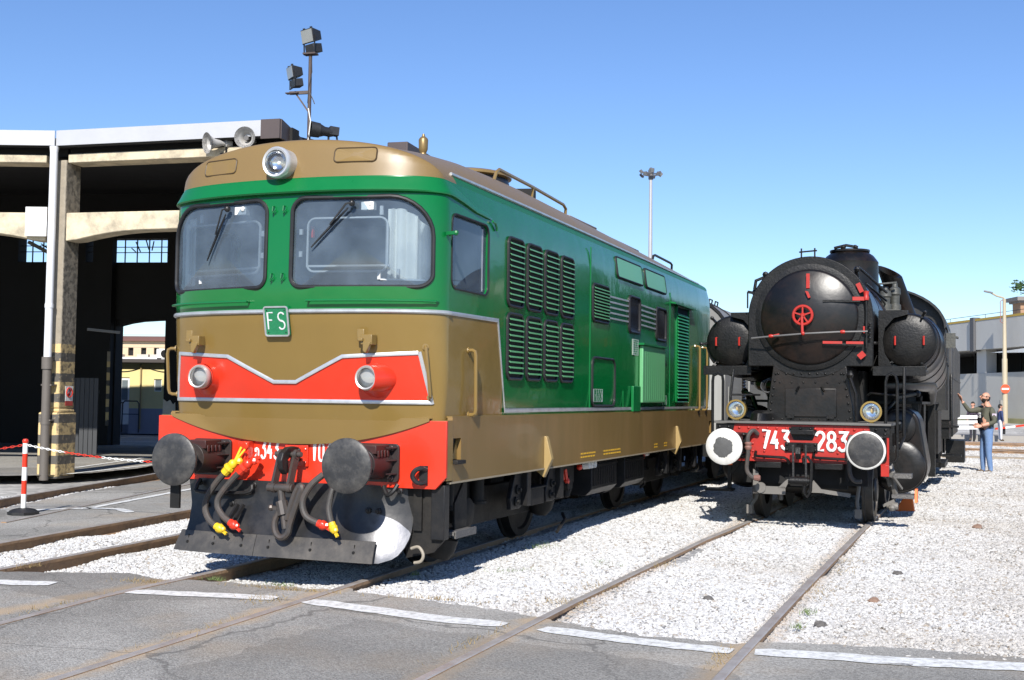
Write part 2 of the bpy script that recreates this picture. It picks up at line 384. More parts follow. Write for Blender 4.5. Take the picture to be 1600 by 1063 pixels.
# ---- asphalt
def asphalt_mat():
    M_ = ground_mat('asphalt', (.215, .205, .185), (.44, .425, .385), (.325, .312, .283), 95, .55, .008)
    t = M_.node_tree; n = t.nodes; L = t.links; b = n['Principled BSDF']
    tc = n.new('ShaderNodeTexCoord'); sx = n.new('ShaderNodeSeparateXYZ'); L.new(tc.outputs['Object'], sx.inputs[0])
    nz = n.new('ShaderNodeTexNoise'); nz.inputs['Scale'].default_value = 3.2; nz.inputs['Detail'].default_value = 9; nz.inputs['Roughness'].default_value = .7; L.new(tc.outputs['Object'], nz.inputs['Vector'])
    acc = None
    def mth(op, a, bb, c=None):
        q = n.new('ShaderNodeMath'); q.operation = op
        for i, s in enumerate((a, bb, c)):
            if s is None: continue
            if isinstance(s, (int, float)): q.inputs[i].default_value = s
            else: L.new(s, q.inputs[i])
        return q.outputs[0]
    ny = mth('MULTIPLY', nz.outputs[0], .9)
    for a, sl in ((-.82, .06), (.70, -.045), (2.80, .0), (4.36, .0)):     # the four rails that cross the asphalt
        ln = mth('MULTIPLY_ADD', sx.outputs[1], sl, a); d = mth('ABSOLUTE', mth('SUBTRACT', sx.outputs[0], ln), 0)
        k = mth('SUBTRACT', ny, mth('MULTIPLY', d, 1.9))
        acc = k if acc is None else mth('MAXIMUM', acc, k)
    mr = n.new('ShaderNodeMapRange'); mr.inputs[1].default_value = .12; mr.inputs[2].default_value = .42; mr.inputs[4].default_value = .9; L.new(acc, mr.inputs[0])
    # dirt only on the crossing in the foreground
    fy = mth('LESS_THAN', sx.outputs[1], 0.2); fac = mth('MULTIPLY', mr.outputs[0], fy)
    # pale sandy blotches
    n2 = n.new('ShaderNodeTexNoise'); n2.inputs['Scale'].default_value = .9; n2.inputs['Detail'].default_value = 7; L.new(tc.outputs['Object'], n2.inputs['Vector'])
    m2 = n.new('ShaderNodeMapRange'); m2.inputs[1].default_value = .5; m2.inputs[2].default_value = .75; m2.inputs[4].default_value = .4; L.new(n2.outputs[0], m2.inputs[0])
    fac2 = mth('MAXIMUM', fac, m2.outputs[0])
    old = b.inputs['Base Color'].links[0].from_socket
    mx = n.new('ShaderNodeMix'); mx.data_type = 'RGBA'; L.new(fac2, mx.inputs[0]); L.new(old, mx.inputs[6]); mx.inputs[7].default_value = (.42, .325, .22, 1)
    # cracks and darker repair patches
    nv = n.new('ShaderNodeTexNoise'); nv.inputs['Scale'].default_value = 2.5; nv.inputs['Detail'].default_value = 6; L.new(tc.outputs['Object'], nv.inputs['Vector'])
    wv = n.new('ShaderNodeVectorMath'); wv.operation = 'MULTIPLY_ADD'; L.new(nv.outputs['Color'], wv.inputs[0]); wv.inputs[1].default_value = (.5, .5, 0); L.new(tc.outputs['Object'], wv.inputs[2])
    ve = n.new('ShaderNodeTexVoronoi'); ve.feature = 'DISTANCE_TO_EDGE'; ve.inputs['Scale'].default_value = .42; L.new(wv.outputs[0], ve.inputs['Vector'])
    cr = n.new('ShaderNodeMapRange'); cr.inputs[1].default_value = .003; cr.inputs[2].default_value = .009; cr.inputs[3].default_value = .6; cr.inputs[4].default_value = 0; L.new(ve.outputs['Distance'], cr.inputs[0])
    vp = n.new('ShaderNodeTexVoronoi'); vp.inputs['Scale'].default_value = .33; L.new(wv.outputs[0], vp.inputs['Vector']); vs_ = n.new('ShaderNodeSeparateColor'); L.new(vp.outputs['Color'], vs_.inputs[0])
    pt_ = mth('MULTIPLY', mth('GREATER_THAN', vs_.outputs[0], .62), .32)
    dk = mth('MAXIMUM', cr.outputs[0], pt_)
    m3 = n.new('ShaderNodeMix'); m3.data_type = 'RGBA'; L.new(dk, m3.inputs[0]); L.new(mx.outputs[2], m3.inputs[6]); m3.inputs[7].default_value = (.11, .105, .095, 1)
    L.new(m3.outputs[2], b.inputs['Base Color'])
    return M_
ASPH = asphalt_mat()
def jag(pts, amp, step):
    out = []
    for (a, b) in zip(pts, pts[1:]):
        a = Vector(a); b = Vector(b); k = max(1, int((b-a).length/step))
        for i in range(k):
            p = a.lerp(b, i/k); out.append((p.x+R.uniform(-amp, amp), p.y+R.uniform(-amp, amp)))
    out.append(tuple(pts[-1])); return out
E1 = [(-8, -2.9), (-4, -1.55), (-2.49, -.97), (-1.41, -.53), (-.94, -.72), (-.52, -.6), (.13, -.6), (.73, -.55), (.80, -.4), (.99, -.57), (1.51, -.67), (2.25, -.82), (2.8, -1.01), (3.05, -1.17), (3.73, -1.37), (4.3, -1.35), (4.46, -1.23), (4.7, -1.12), (5.53, -1.02), (6.12, -.98), (9, -.8), (16, -.4)]
E1j = jag(E1, .035, .07)
A1 = E1j+[(16, -16), (-16, -16), (-16, -6)]
A2 = jag([(-4.05, .4), (-4.6, 4.5), (-5.3, 9.8), (-6.5, 16.5), (-9.6, 16.5), (-8.66, 10.25), (-8.31, 8.07), (-7.83, 6.21), (-6.88, 3.56), (-6.3, 1.6), (-5.5, -1.3)], .025, .12)
A3 = jag([(-30, 3), (-16, 6.9), (-11.84, 8.68), (-11.15, 9.3), (-10.95, 10.2), (-11.2, 12), (-11.7, 13.5), (-13, 18)], .025, .12)+[(-14, 62), (-70, 62), (-70, 3)]
asph_polys = [A1, A2, A3]
for i, P in enumerate(asph_polys):
    g = MB(); g.add([(x, y, -.012-.002*i) for x, y in P], [tuple(range(len(P)))]); o = g.build('asphalt', ASPH, smooth=0, kind='structure')
    bm = bmesh.new(); bm.from_mesh(o.data); bmesh.ops.triangulate(bm, faces=bm.faces[:]); 
    for f in bm.faces:
        if f.normal.z < 0: f.normal_flip()
    bm.to_mesh(o.data); bm.free()
def inpoly(x, y, P):
    c = False; j = len(P)-1
    for i in range(len(P)):
        if (P[i][1] > y) != (P[j][1] > y) and x < (P[j][0]-P[i][0])*(y-P[i][1])/(P[j][1]-P[i][1])+P[i][0]: c = not c
        j = i
    return c
# floor of the far bay behind the shed (kept as the same asphalt), far platform strip
g = MB(); g.box(-3, 30, 49.2, 52, -.1, .2); g.build('platform', mat('platform_concrete', (.3, .28, .25), .85, 0, .15, 2, bump=.2, bscale=8), kind='structure')

# ---- white painted lines
def paint_mat():
    M_ = mat('road_paint', (.74, .74, .71), .7, 0, .06, 5, dirt=(.33, .32, .29), dirt_amt=1.0, dscale=16, bump=.25, bscale=110)
    return M_
PAINT = paint_mat()
def line(pts, wd, z=-.006, jit=.012):
    top = []; bot = []
    P = []
    for a, b in zip(pts, pts[1:]):
        a = Vector(a); b = Vector(b); k = max(1, int((b-a).length/.09)); P += [a.lerp(b, i/k) for i in range(k)]
    P.append(Vector(pts[-1]))
    wob = R.uniform(0, 50)
    for i, p in enumerate(P):
        p = p+Vector((0, (vnoise(i*.18+wob, 1.5)-.5)*.05*min(1, wd/.2)))
        t = (P[min(i+1, len(P)-1)]-P[max(i-1, 0)]).normalized(); nn = Vector((-t.y, t.x)); e = min(1, (min(i, len(P)-1-i)+1.6)/2.2)
        top.append((*(p+nn*(wd/2*e+R.uniform(-jit, jit))), z)); bot.append((*(p-nn*(wd/2*e+R.uniform(-jit, jit))), z))
    g = MB(); k = len(P); g.add(bot+top, [(i, i+1, k+i+1, k+i) for i in range(k-1)])
    return g.build('painted_line', PAINT, smooth=0, kind='structure')
line([(-3.6, -1.95), (-2.2, -1.5), (-1.55, -1.34)], .24)
line([(-.72, -1.38), (-.2, -1.27), (.55, -1.14)], .21)
line([(.84, -1.15), (1.5, -1.27), (2.1, -1.38), (2.64, -1.42)], .23)
line([(2.93, -1.42), (3.6, -1.58), (4.33, -1.62)], .21)
line([(4.47, -1.58), (5.3, -1.48), (6.1, -1.33), (8, -1.1)], .24)
line([(-5.83, 4.02), (-6.67, 7.53), (-7.5, 11)], .12)
line([(-6.5, 3.3), (-6.2, 3.8), (-5.9, 4.2), (-5.4, 4.25), (-4.98, 3.98)], .16)
line([(-12.3, 11.3), (-13.78, 15.7)], .13); line([(-11.05, 9.67), (-11.61, 12.91), (-12.0, 16)], .14)
line([(-18, 6.9), (-12.6, 8.75)], .13)

# ---- rails: every rail a thing
RUST = mat('rail_rust', (.33, .205, .115), .8, 0, .3, 9, bump=.3, bscale=30, dirt=(.09, .06, .045), dirt_amt=.7, dscale=3)
RTOP = mat('rail_head', (.40, .37, .34), .45, .2, .2, 6, dirt=(.22, .15, .1), dirt_amt=.6, dscale=4)
PROF = [(-.07, -.16), (.07, -.16), (.07, -.148), (.012, -.125), (.012, -.042), (.036, -.034), (.036, -.006), (.026, 0), (-.026, 0), (-.036, -.006), (-.036, -.034), (-.012, -.042), (-.012, -.125), (-.07, -.148)]
def rail(pts, label, group):
    P = [Vector((*p, 0)) if len(p) == 2 else Vector(p) for p in pts]
    n = len(PROF); o = P[0]; mb = MB(); vs = []; fs = []; mi = []
    for i, p in enumerate(P):
        t = (P[min(i+1, len(P)-1)]-P[max(i-1, 0)]).normalized(); nn = Vector((t.y, -t.x, 0))
        vs += [p+nn*a+Vector((0, 0, b))-o for a, b in PROF]
    for i in range(len(P)-1):
        for j in range(n):
            fs.append((i*n+j, (i+1)*n+j, (i+1)*n+(j+1) % n, i*n+(j+1) % n)); mi.append(1 if j in (6, 7, 8) else 0)
    mb.add(vs, fs); mb.mi = mi; mb.add(vs[:n], [tuple(range(n))]); mb.add(vs[-n:], [tuple(range(n-1, -1, -1))])
    ob = mb.build('rail', [RUST, RTOP], smooth=20); ob.location = o
    return tag(ob, label, 'rail', group)
def dense(pts, step=2.0):
    out = []
    for a, b in zip(pts, pts[1:]):
        a = Vector(a); b = Vector(b); k = max(1, int((b-a).length/step)); out += [a.lerp(b, i/k) for i in range(k)]
    out.append(Vector(pts[-1])); return [(p.x, p.y, rise(p.x, p.y)-.0) for p in out]
rail(dense([(-.35, -7), (-.5, -4.6), (-.63, -2.89), (-.75, -1.67), (-.745, 0), (-.80, .92), (-.83, 3.5), (-.83, 34)]), 'left rusty rail running under the green locomotive', 'rails of the track under the green locomotive')
rail(dense([(1.05, -7), (.95, -5), (.89, -4.08), (.82, -1.91), (.745, .05), (.70, 1.2), (.67, 3.7), (.67, 34)]), 'right rail of the green locomotive track, sunk in asphalt and dirt', 'rails of the track under the green locomotive')
def stp(lx, y): p = ST+SAX*lx+SAY*y; return (p.x, p.y)
rail(dense([(2.83, -9), (2.80, -2.7), (2.795, -.2), (2.875, 4.5), stp(-.752, 1.2), stp(-.752, 33)]), 'left rail in front of the black steam locomotive, set in white gravel', 'rails of the track under the steam locomotive')
rail(dense([(4.40, -9), (4.40, -2.2), (4.42, .8), stp(.752, 1.2), stp(.752, 33)]), 'right rail in front of the black steam locomotive, set in white gravel', 'rails of the track under the steam locomotive')
rail(dense([(-3.85, -.9), (-4.01, .59), (-4.52, 4.53), (-5.4, 12), (-7, 24)]), 'tall rusty rail beside the asphalt strip, left of the green locomotive', 'rails of the track left of the green locomotive')
rail(dense([(-2.35, -2.6), (-2.58, -.86), (-2.83, 2.26), (-3.7, 10.5), (-5.5, 24)]), 'rusty rail in gravel nearest the green locomotive on its left', 'rails of the track left of the green locomotive')
rail(dense([(-7.3, 2.6), (-7.9, 4.54), (-9.61, 10.35), (-11.9, 18), (-14.5, 27)]), 'rail in gravel near the striped concrete post leading into the shed', 'rails of the track into the shed')
rail(dense([(-5.5, 2.2), (-5.96, 3.73), (-7.37, 8.48), (-10, 17.2), (-12.8, 27)]), 'pale flush rail in the asphalt strip behind the barrier post', 'rails of the track into the shed')
for k, y in enumerate((33.2, 34.7)):
    rail([(-2 if k else 6.3, y+.8 if k else y+.2, .1), (12, y-.2, .1), (30, y-1, .1)], ('near' if k == 0 else 'far')+' rail of the pair crossing the yard behind the standing man', 'rails crossing behind the standing man')
for k, y in enumerate((40.5, 42.0)):
    rail([(-2, y, .12), (12, y-.5, .12), (30, y-1.2, .12)], ('nearer' if k == 0 else 'farther')+' rail of the far track before the concrete building', 'far rails before the concrete building')
g = MB(); g.box(4.5, 30, 29.4, 29.8, -.2, .04); o = g.build('kerb', mat('timber_kerb', (.3, .25, .19), .85, 0, .2, 3, bump=.4, bscale=10), bevel=.02); tag(o, 'long weathered timber kerb lying in gravel behind the standing man', 'kerb')

# ---- loose stones over the ballast (too many to count): geometry nodes on a density mesh
def stone_mat():
    M_ = bpy.data.materials.new('ballast_stone'); M_.use_nodes = True; t = M_.node_tree; n = t.nodes; L = t.links; b = n['Principled BSDF']
    oi = n.new('ShaderNodeObjectInfo'); rp = n.new('ShaderNodeValToRGB'); rp.color_ramp.interpolation = 'LINEAR'
    e = rp.color_ramp.elements; e[0].position = 0; e[0].color = (.2, .195, .19, 1); e[1].position = 1; e[1].color = (.62, .615, .60, 1)
    for pos, c in ((.05, (.38, .33, .27)), (.10, (.36, .355, .345)), (.4, (.52, .515, .50))): e.new(pos).color = (*c, 1)
    L.new(oi.outputs['Random'], rp.inputs[0])
    nz = n.new('ShaderNodeTexNoise'); nz.inputs['Scale'].default_value = .55; nz.inputs['Detail'].default_value = 5; L.new(oi.outputs['Location'], nz.inputs['Vector'])
    sx = n.new('ShaderNodeSeparateXYZ'); L.new(oi.outputs['Location'], sx.inputs[0])
    ma = n.new('ShaderNodeMath'); ma.operation = 'MULTIPLY_ADD'; ma.inputs[1].default_value = .07; L.new(sx.outputs[0], ma.inputs[0]); L.new(nz.outputs[0], ma.inputs[2])
    mr = n.new('ShaderNodeMapRange'); mr.inputs[1].default_value = .68; mr.inputs[2].default_value = 1.15; mr.inputs[4].default_value = .75; L.new(ma.outputs[0], mr.inputs[0])
    mx = n.new('ShaderNodeMix'); mx.data_type = 'RGBA'; mx.blend_type = 'MULTIPLY'; L.new(mr.outputs[0], mx.inputs[0]); L.new(rp.outputs[0], mx.inputs[6]); mx.inputs[7].default_value = (.72, .66, .58, 1)
    # rust dust close to the rails of the open track
    last = mx.outputs[2]
    for rx0, wd_ in ((2.84, .16), (4.43, .16), (.72, .14)):
        q = n.new('ShaderNodeMath'); q.operation = 'SUBTRACT'; L.new(sx.outputs[0], q.inputs[0]); q.inputs[1].default_value = rx0
        q2 = n.new('ShaderNodeMath'); q2.operation = 'ABSOLUTE'; L.new(q.outputs[0], q2.inputs[0])
        q3 = n.new('ShaderNodeMapRange'); q3.inputs[1].default_value = .03; q3.inputs[2].default_value = wd_; q3.inputs[3].default_value = .75; q3.inputs[4].default_value = 0; L.new(q2.outputs[0], q3.inputs[0])
        q4 = n.new('ShaderNodeMath'); q4.operation = 'MULTIPLY'; L.new(q3.outputs[0], q4.inputs[0]); L.new(oi.outputs['Random'], q4.inputs[1])
        m4 = n.new('ShaderNodeMix'); m4.data_type = 'RGBA'; L.new(q4.outputs[0], m4.inputs[0]); L.new(last, m4.inputs[6]); m4.inputs[7].default_value = (.27, .18, .1, 1); last = m4.outputs[2]
    L.new(last, b.inputs['Base Color']); b.inputs['Roughness'].default_value = .85; b.inputs['Specular IOR Level'].default_value = .3
    return M_
STONE = stone_mat()
def in_view(x, y, z, mar):
    d = Vector((x, y, z))-CAM; q = d.dot(F)
    if q < .5: return False
    k = 1864.2/q; u = 800+d.dot(RT)*k; v = 531-d.dot(UP)*k
    return -mar < u < 1600+mar and v < 1063+mar
def stones():
    step = .1; vs = []; fs = []; dens = []; idx = {}; size = []
    nx, ny = 250, 420; x0, y0 = -9, -1.55
    def vid(i, j):
        if (i, j) in idx: return idx[(i, j)]
        x = x0+i*step; y = y0+j*step; z = ballast_z(x, y); idx[(i, j)] = len(vs); vs.append((x, y, z+.002))
        dist = (Vector((x, y, z))-CAM).length
        d = tab(dist, [(7, 2700), (9, 2300), (14, 1500), (22, 760), (32, 420), (45, 260)])
        size.append(tab(dist, [(8, .0165), (14, .02), (22, .026), (32, .034), (45, .045)]))
        l = abs(abs(st_lat(x, y))-.752)
        if l < .06 or abs(abs(x)-.75) < .06: d = 0
        if any(inpoly(x, y, P) for P in asph_polys): d = (170 if inpoly(x, y+.12, A1) is False else 45 if inpoly(x, y+.3, A1) is False else 7) if y < 0 else (60 if x > -7 and R.random() < .5 else 0)
        dens.append(d); return idx[(i, j)]
    for i in range(nx):
        for j in range(ny):
            x = x0+(i+.5)*step; y = y0+(j+.5)*step
            if y > 9 and x < -4.5: continue
            if not in_view(x, y, -.05, 60): continue
            fs.append((vid(i, j), vid(i+1, j), vid(i+1, j+1), vid(i, j+1)))
    me = bpy.data.meshes.new('ballast_stones'); me.from_pydata(vs, [], fs)
    for nm, arr in (('dens', dens), ('ssize', size)):
        a = me.attributes.new(nm, 'FLOAT', 'POINT'); a.data.foreach_set('value', arr)
    me.materials.append(STONE)
    o = bpy.data.objects.new('ballast_stones', me); COL.objects.link(o); o['kind'] = 'stuff'
    ng = bpy.data.node_groups.new('stone_scatter', 'GeometryNodeTree')
    ng.interface.new_socket('Geometry', in_out='INPUT', socket_type='NodeSocketGeometry'); ng.interface.new_socket('Geometry', in_out='OUTPUT', socket_type='NodeSocketGeometry')
    n = ng.nodes; L = ng.links; gi = n.new('NodeGroupInput'); go = n.new('NodeGroupOutput')
    def attr(nm): q = n.new('GeometryNodeInputNamedAttribute'); q.data_type = 'FLOAT'; q.inputs[0].default_value = nm; return q.outputs[0]
    dp = n.new('GeometryNodeDistributePointsOnFaces'); L.new(gi.outputs[0], dp.inputs[0]); L.new(attr('dens'), dp.inputs['Density']); dp.inputs['Seed'].default_value = 3
    ji = n.new('GeometryNodeJoinGeometry')
    for k in range(4):
        ic = n.new('GeometryNodeMeshIcoSphere'); ic.inputs['Radius'].default_value = 1; ic.inputs['Subdivisions'].default_value = 2
        sp = n.new('GeometryNodeSetPosition'); L.new(ic.outputs[0], sp.inputs[0])
        po = n.new('GeometryNodeInputPosition'); vo = n.new('ShaderNodeTexVoronoi'); vo.voronoi_dimensions = '4D'; vo.inputs['W'].default_value = k*3.7; vo.inputs['Scale'].default_value = .8
        L.new(po.outputs[0], vo.inputs['Vector'])
        mp = n.new('ShaderNodeMapRange'); mp.inputs[1].default_value = 0; mp.inputs[2].default_value = 1; mp.inputs[3].default_value = 1.15; mp.inputs[4].default_value = .5; L.new(vo.outputs['Distance'], mp.inputs[0])
        vm = n.new('ShaderNodeVectorMath'); vm.operation = 'SCALE'; L.new(po.outputs[0], vm.inputs[0]); L.new(mp.outputs[0], vm.inputs['Scale'])
        v2 = n.new('ShaderNodeVectorMath'); v2.operation = 'MULTIPLY'; L.new(vm.outputs[0], v2.inputs[0]); v2.inputs[1].default_value = [(1.25, .8, .6), (1, .9, .75), (1.5, .75, .55), (1, 1, .6)][k]
        L.new(v2.outputs[0], sp.inputs['Position'])
        sm = n.new('GeometryNodeSetMaterial'); L.new(sp.outputs[0], sm.inputs[0]); sm.inputs['Material'].default_value = STONE
        ti = n.new('GeometryNodeGeometryToInstance'); L.new(sm.outputs[0], ti.inputs[0]); L.new(ti.outputs[0], ji.inputs[0])
    ip = n.new('GeometryNodeInstanceOnPoints'); L.new(dp.outputs[0], ip.inputs[0]); L.new(ji.outputs[0], ip.inputs['Instance']); ip.inputs['Pick Instance'].default_value = True
    rv = n.new('FunctionNodeRandomValue'); rv.data_type = 'FLOAT_VECTOR'; rv.inputs[0].default_value = (-.6, -.6, 0); rv.inputs[1].default_value = (.6, .6, 6.28)
    L.new(rv.outputs[0], ip.inputs['Rotation'])
    rs = n.new('FunctionNodeRandomValue'); rs.data_type = 'FLOAT'; rs.inputs[2].default_value = .55; rs.inputs[3].default_value = 1.4
    mm = n.new('ShaderNodeMath'); mm.operation = 'MULTIPLY'; L.new(rs.outputs[1], mm.inputs[0]); L.new(attr('ssize'), mm.inputs[1]); L.new(mm.outputs[0], ip.inputs['Scale'])
    L.new(ip.outputs[0], go.inputs[0])
    md = o.modifiers.new('scatter', 'NODES'); md.node_group = ng
stones()
# a few larger single stones and dry weeds
ROCK = mat('dark_stone', (.1, .092, .085), .85, 0, .3, 8, bump=.4, bscale=20)
ROCKB = mat('brown_stone', (.22, .14, .1), .85, 0, .3, 8, bump=.4, bscale=20)
def rock(x, y, r, m_, label):
    mb = MB(); mb.ball((0, 0, r*.3), (r, r*.8, r*.6), 9); mb.v = [tuple(Vector(p)*(1+R.uniform(-.2, .2))) for p in mb.v]
    o = mb.build('stone', m_, smooth=0); o.location = (x, y, ballast_z(x, y)); tag(o, label, 'stone', 'larger loose stones on the gravel')
rock(3.75, .42, .045, ROCK, 'dark stone on white gravel between the steam locomotive rails')
rock(5.9, 7.5, .07, ROCKB, 'brown flat stone on gravel right of the orange chock')
rock(6.55, 5.2, .06, ROCK, 'dark stone near the right edge of the gravel')
rock(5.05, .75, .05, ROCKB, 'reddish stone on gravel just right of the right steam rail')
rock(5.15, 2.6, .05, ROCK, 'dark stone right of the right rail halfway to the steam locomotive')
rock(4.75, -.35, .05, ROCK, 'grey stone near the white line right of the right steam rail')
GRASS = mat('dry_grass', (.28, .2, .08), .8, 0, .35, 20); GRASSG = mat('green_weed', (.14, .2, .06), .8, 0, .3, 20)
def weeds():
    for m_, nm, spots in ((GRASS, 'dry_grass', [(.4, -.72, .6, .05), (1.8, -.62, .35, .04), (2.72, -.3, .25, .25), (2.74, .6, .2, .35), (2.9, 2.2, .15, .5), (4.6, 1.2, .15, .8), (4.62, 3, .15, .9), (-.95, -.9, .25, .1), (.5, -1.25, .2, .2), (-2.5, -.6, .15, .15), (.78, -2.4, .08, .7), (-.8, -2.2, .06, .6), (2.65, -2.0, .07, .6), (4.3, -1.9, .06, .4)]),
                         (GRASSG, 'green_weed', [(1.75, 1.1, .2, .15), (1.3, 3.1, .2, .3), (2.4, 1.9, .2, .2), (-.45, -.55, .12, .04), (.2, -.52, .12, .05), (4.6, .1, .06, .1), (4.62, -.6, .05, .1), (.98, .55, .05, .05)])):
        mb = MB()
        for (x, y, sx, sy) in spots:
            for k in range(int(50+260*sx)):
                px = x+R.gauss(0, sx*.5); py = y+R.gauss(0, sy*.5); z = max(ballast_z(px, py), -.02) if y > -.55 else -.012; h = R.uniform(.01, .05); a = R.uniform(0, 6.28); dx, dy = cos(a)*.003, sin(a)*.003; lx, ly = R.uniform(-.04, .04), R.uniform(-.04, .04)
                mb.add([(px-dx, py-dy, z), (px+dx, py+dy, z), (px+lx, py+ly, z+h)], [(0, 1, 2)])
        mb.build(nm, m_, smooth=0, kind='stuff')
weeds()

# ================================================================= ROUNDHOUSE (left)
CONC = mat('cream_concrete', (.62, .53, .37), .85, 0, .14, 2.2, bump=.35, bscale=14, dirt=(.16, .14, .11), dirt_amt=.75, dscale=2.4)
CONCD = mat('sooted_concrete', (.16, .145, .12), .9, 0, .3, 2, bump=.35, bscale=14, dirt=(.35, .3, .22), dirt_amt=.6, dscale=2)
FASC = mat('zinc_fascia', (.45, .455, .47), .5, .1, .08, 1.5, dirt=(.4, .4, .4), dirt_amt=.4, dscale=1)
FASB = mat('brown_fascia', (.07, .052, .05), .6, 0, .15, 3)
DARKIN = mat('shaded_interior', (.012, .011, .010), .95, 0, .4, 1)  # near-black base colour carries the deep shade of interiors
def stripe_mat():
    M_ = bpy.data.materials.new('hazard_stripes'); M_.use_nodes = True; t = M_.node_tree; n = t.nodes; L = t.links; b = n['Principled BSDF']
    tc = n.new('ShaderNodeTexCoord'); sx = n.new('ShaderNodeSeparateXYZ'); L.new(tc.outputs['Object'], sx.inputs[0])
    nz = n.new('ShaderNodeTexNoise'); nz.inputs['Scale'].default_value = 5; nz.inputs['Detail'].default_value = 10; nz.inputs['Roughness'].default_value = .7; L.new(tc.outputs['Object'], nz.inputs['Vector'])
    def mth(op, *a):
        q = n.new('ShaderNodeMath'); q.operation = op
        for i, s in enumerate(a):
            if isinstance(s, (int, float)): q.inputs[i].default_value = s
            else: L.new(s, q.inputs[i])
        return q.outputs[0]
    zz = mth('MULTIPLY_ADD', nz.outputs[0], .06, sx.outputs[2])
    fr = mth('FRACT', mth('DIVIDE', mth('SUBTRACT', zz, .22), .41)); st = mth('LESS_THAN', fr, .42)
    def mix(f, a, c):
        q = n.new('ShaderNodeMix'); q.data_type = 'RGBA'
        for s, k in ((f, 0), (a, 6), (c, 7)):
            if isinstance(s, tuple): q.inputs[k].default_value = (*s, 1)
            else: L.new(s, q.inputs[k])
        return q.outputs[2]
    c = mix(st, (.62, .46, .22), (.10, .092, .08))
    wr = n.new('ShaderNodeMapRange'); wr.inputs[1].default_value = .5; wr.inputs[2].default_value = .62; L.new(nz.outputs[0], wr.inputs[0])
    n2 = n.new('ShaderNodeTexNoise'); n2.inputs['Scale'].default_value = 11; n2.inputs['Detail'].default_value = 8; L.new(tc.outputs['Object'], n2.inputs['Vector'])
    w2 = n.new('ShaderNodeMapRange'); w2.inputs[1].default_value = .58; w2.inputs[2].default_value = .68; w2.inputs[4].default_value = .6; L.new(n2.outputs[0], w2.inputs[0])
    c = mix(w2.outputs[0], c, mix(wr.outputs[0], (.5, .38, .2), (.3, .26, .2)))
    cc = mix(nz.outputs[0], (.16, .14, .11), (.42, .36, .27))
    up = mth('GREATER_THAN', zz, 2.62); c = mix(up, c, cc)
    # the face turned to the tracks is sooted and chipped
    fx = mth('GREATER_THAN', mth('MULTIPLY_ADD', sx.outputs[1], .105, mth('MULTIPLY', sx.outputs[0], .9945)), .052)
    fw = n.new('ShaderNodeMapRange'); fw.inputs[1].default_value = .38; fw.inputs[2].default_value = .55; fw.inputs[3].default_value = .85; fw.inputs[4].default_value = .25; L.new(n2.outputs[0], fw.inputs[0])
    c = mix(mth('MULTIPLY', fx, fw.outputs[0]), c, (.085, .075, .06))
    L.new(c, b.inputs['Base Color']); b.inputs['Roughness'].default_value = .85
    bp = n.new('ShaderNodeBump'); bp.inputs['Strength'].default_value = .5; bp.inputs['Distance'].default_value = .02; L.new(n2.outputs[0], bp.inputs['Height']); L.new(bp.outputs[0], b.inputs['Normal'])
    return M_
STRIPE = stripe_mat()
RB = Vector((-11.2, 9.45, 0))
rh = thing('roundhouse', 'large open concrete engine shed with pale fascia and black interior, left', 'engine shed', RB)
def dirv(deg): a = radians(deg); return Vector((cos(a), sin(a), 0)), Vector((-sin(a), cos(a), 0))
rx, ry = dirv(6); lx_, ly_ = dirv(21); bx_, by_ = dirv(13.2)
UZ = Vector((0, 0, 1))
def slab(mb, o, ux, uy, s0, s1, n0, n1, z0, z1, mi=0):
    c = o+ux*((s0+s1)/2)+uy*((n0+n1)/2)+UZ*((z0+z1)/2); return mb.obox(c, (s1-s0, n1-n0, z1-z0), ux, uy, UZ, mi)
O0 = Vector((0, 0, 0))
# front post between the bays: shaft and wider foot, chamfered
mb = MB(); slab(mb, O0, rx, ry, -.33, .06, 0, .5, 1.3, 6.3); slab(mb, O0, rx, ry, -.38, .09, -.05, .55, -.1, 1.22)
mb.prism([(-.38, 1.22), (.09, 1.22), (.06, 1.3), (-.33, 1.3)], ry*.5, rx, UZ, .5)
mb.build('post', STRIPE, rh, bevel=.03, label='striped yellow and black front post of the shed')
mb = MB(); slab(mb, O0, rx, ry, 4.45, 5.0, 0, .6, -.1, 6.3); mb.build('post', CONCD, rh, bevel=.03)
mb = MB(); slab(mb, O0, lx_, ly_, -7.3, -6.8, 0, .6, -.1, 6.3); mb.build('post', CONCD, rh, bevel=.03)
# beams: right bay (haunched at the post), left bay
def haunch(ux, uy, sgn, L0, L1):
    k = [(L0, 4.66), (L0+sgn*.25, 4.68)]
    for i in range(1, 8): t = i/8; k.append((L0+sgn*(.25+1.6*t), 4.68+.17*(1-(1-t)**2)))
    k += [(L1-sgn*.9, 4.86), (L1, 4.72), (L1, 5.2), (L0, 5.23)]
    if sgn < 0: k = k[::-1]
    mb = MB(); mb.prism(k, uy*.45+UZ*0, ux, UZ, .42); return mb
haunch(rx, ry, 1, .065, 4.45).build('lintel_beam', CONC, rh, bevel=.02)
haunch(lx_, ly_, -1, -.34, -7.0).build('lintel_beam', CONC, rh, bevel=.02)
mb = MB(); slab(mb, O0, rx, ry, .08, 4.9, .02, .5, 6.24, 6.42); mb.build('eaves_beam', CONC, rh, bevel=.015)
mb = MB(); slab(mb, O0, lx_, ly_, -14, -.36, .02, .5, 6.24, 6.40); mb.build('eaves_beam', CONC, rh, bevel=.015)
mb = MB(); slab(mb, O0, rx, ry, .0, 4.9, .2, .5, 6.42, 6.78); slab(mb, O0, lx_, ly_, -14, 0, .2, .5, 6.4, 6.78); mb.build('eaves_shade', DARKIN, rh)  # dark strip stands in for the shadow under the fascia
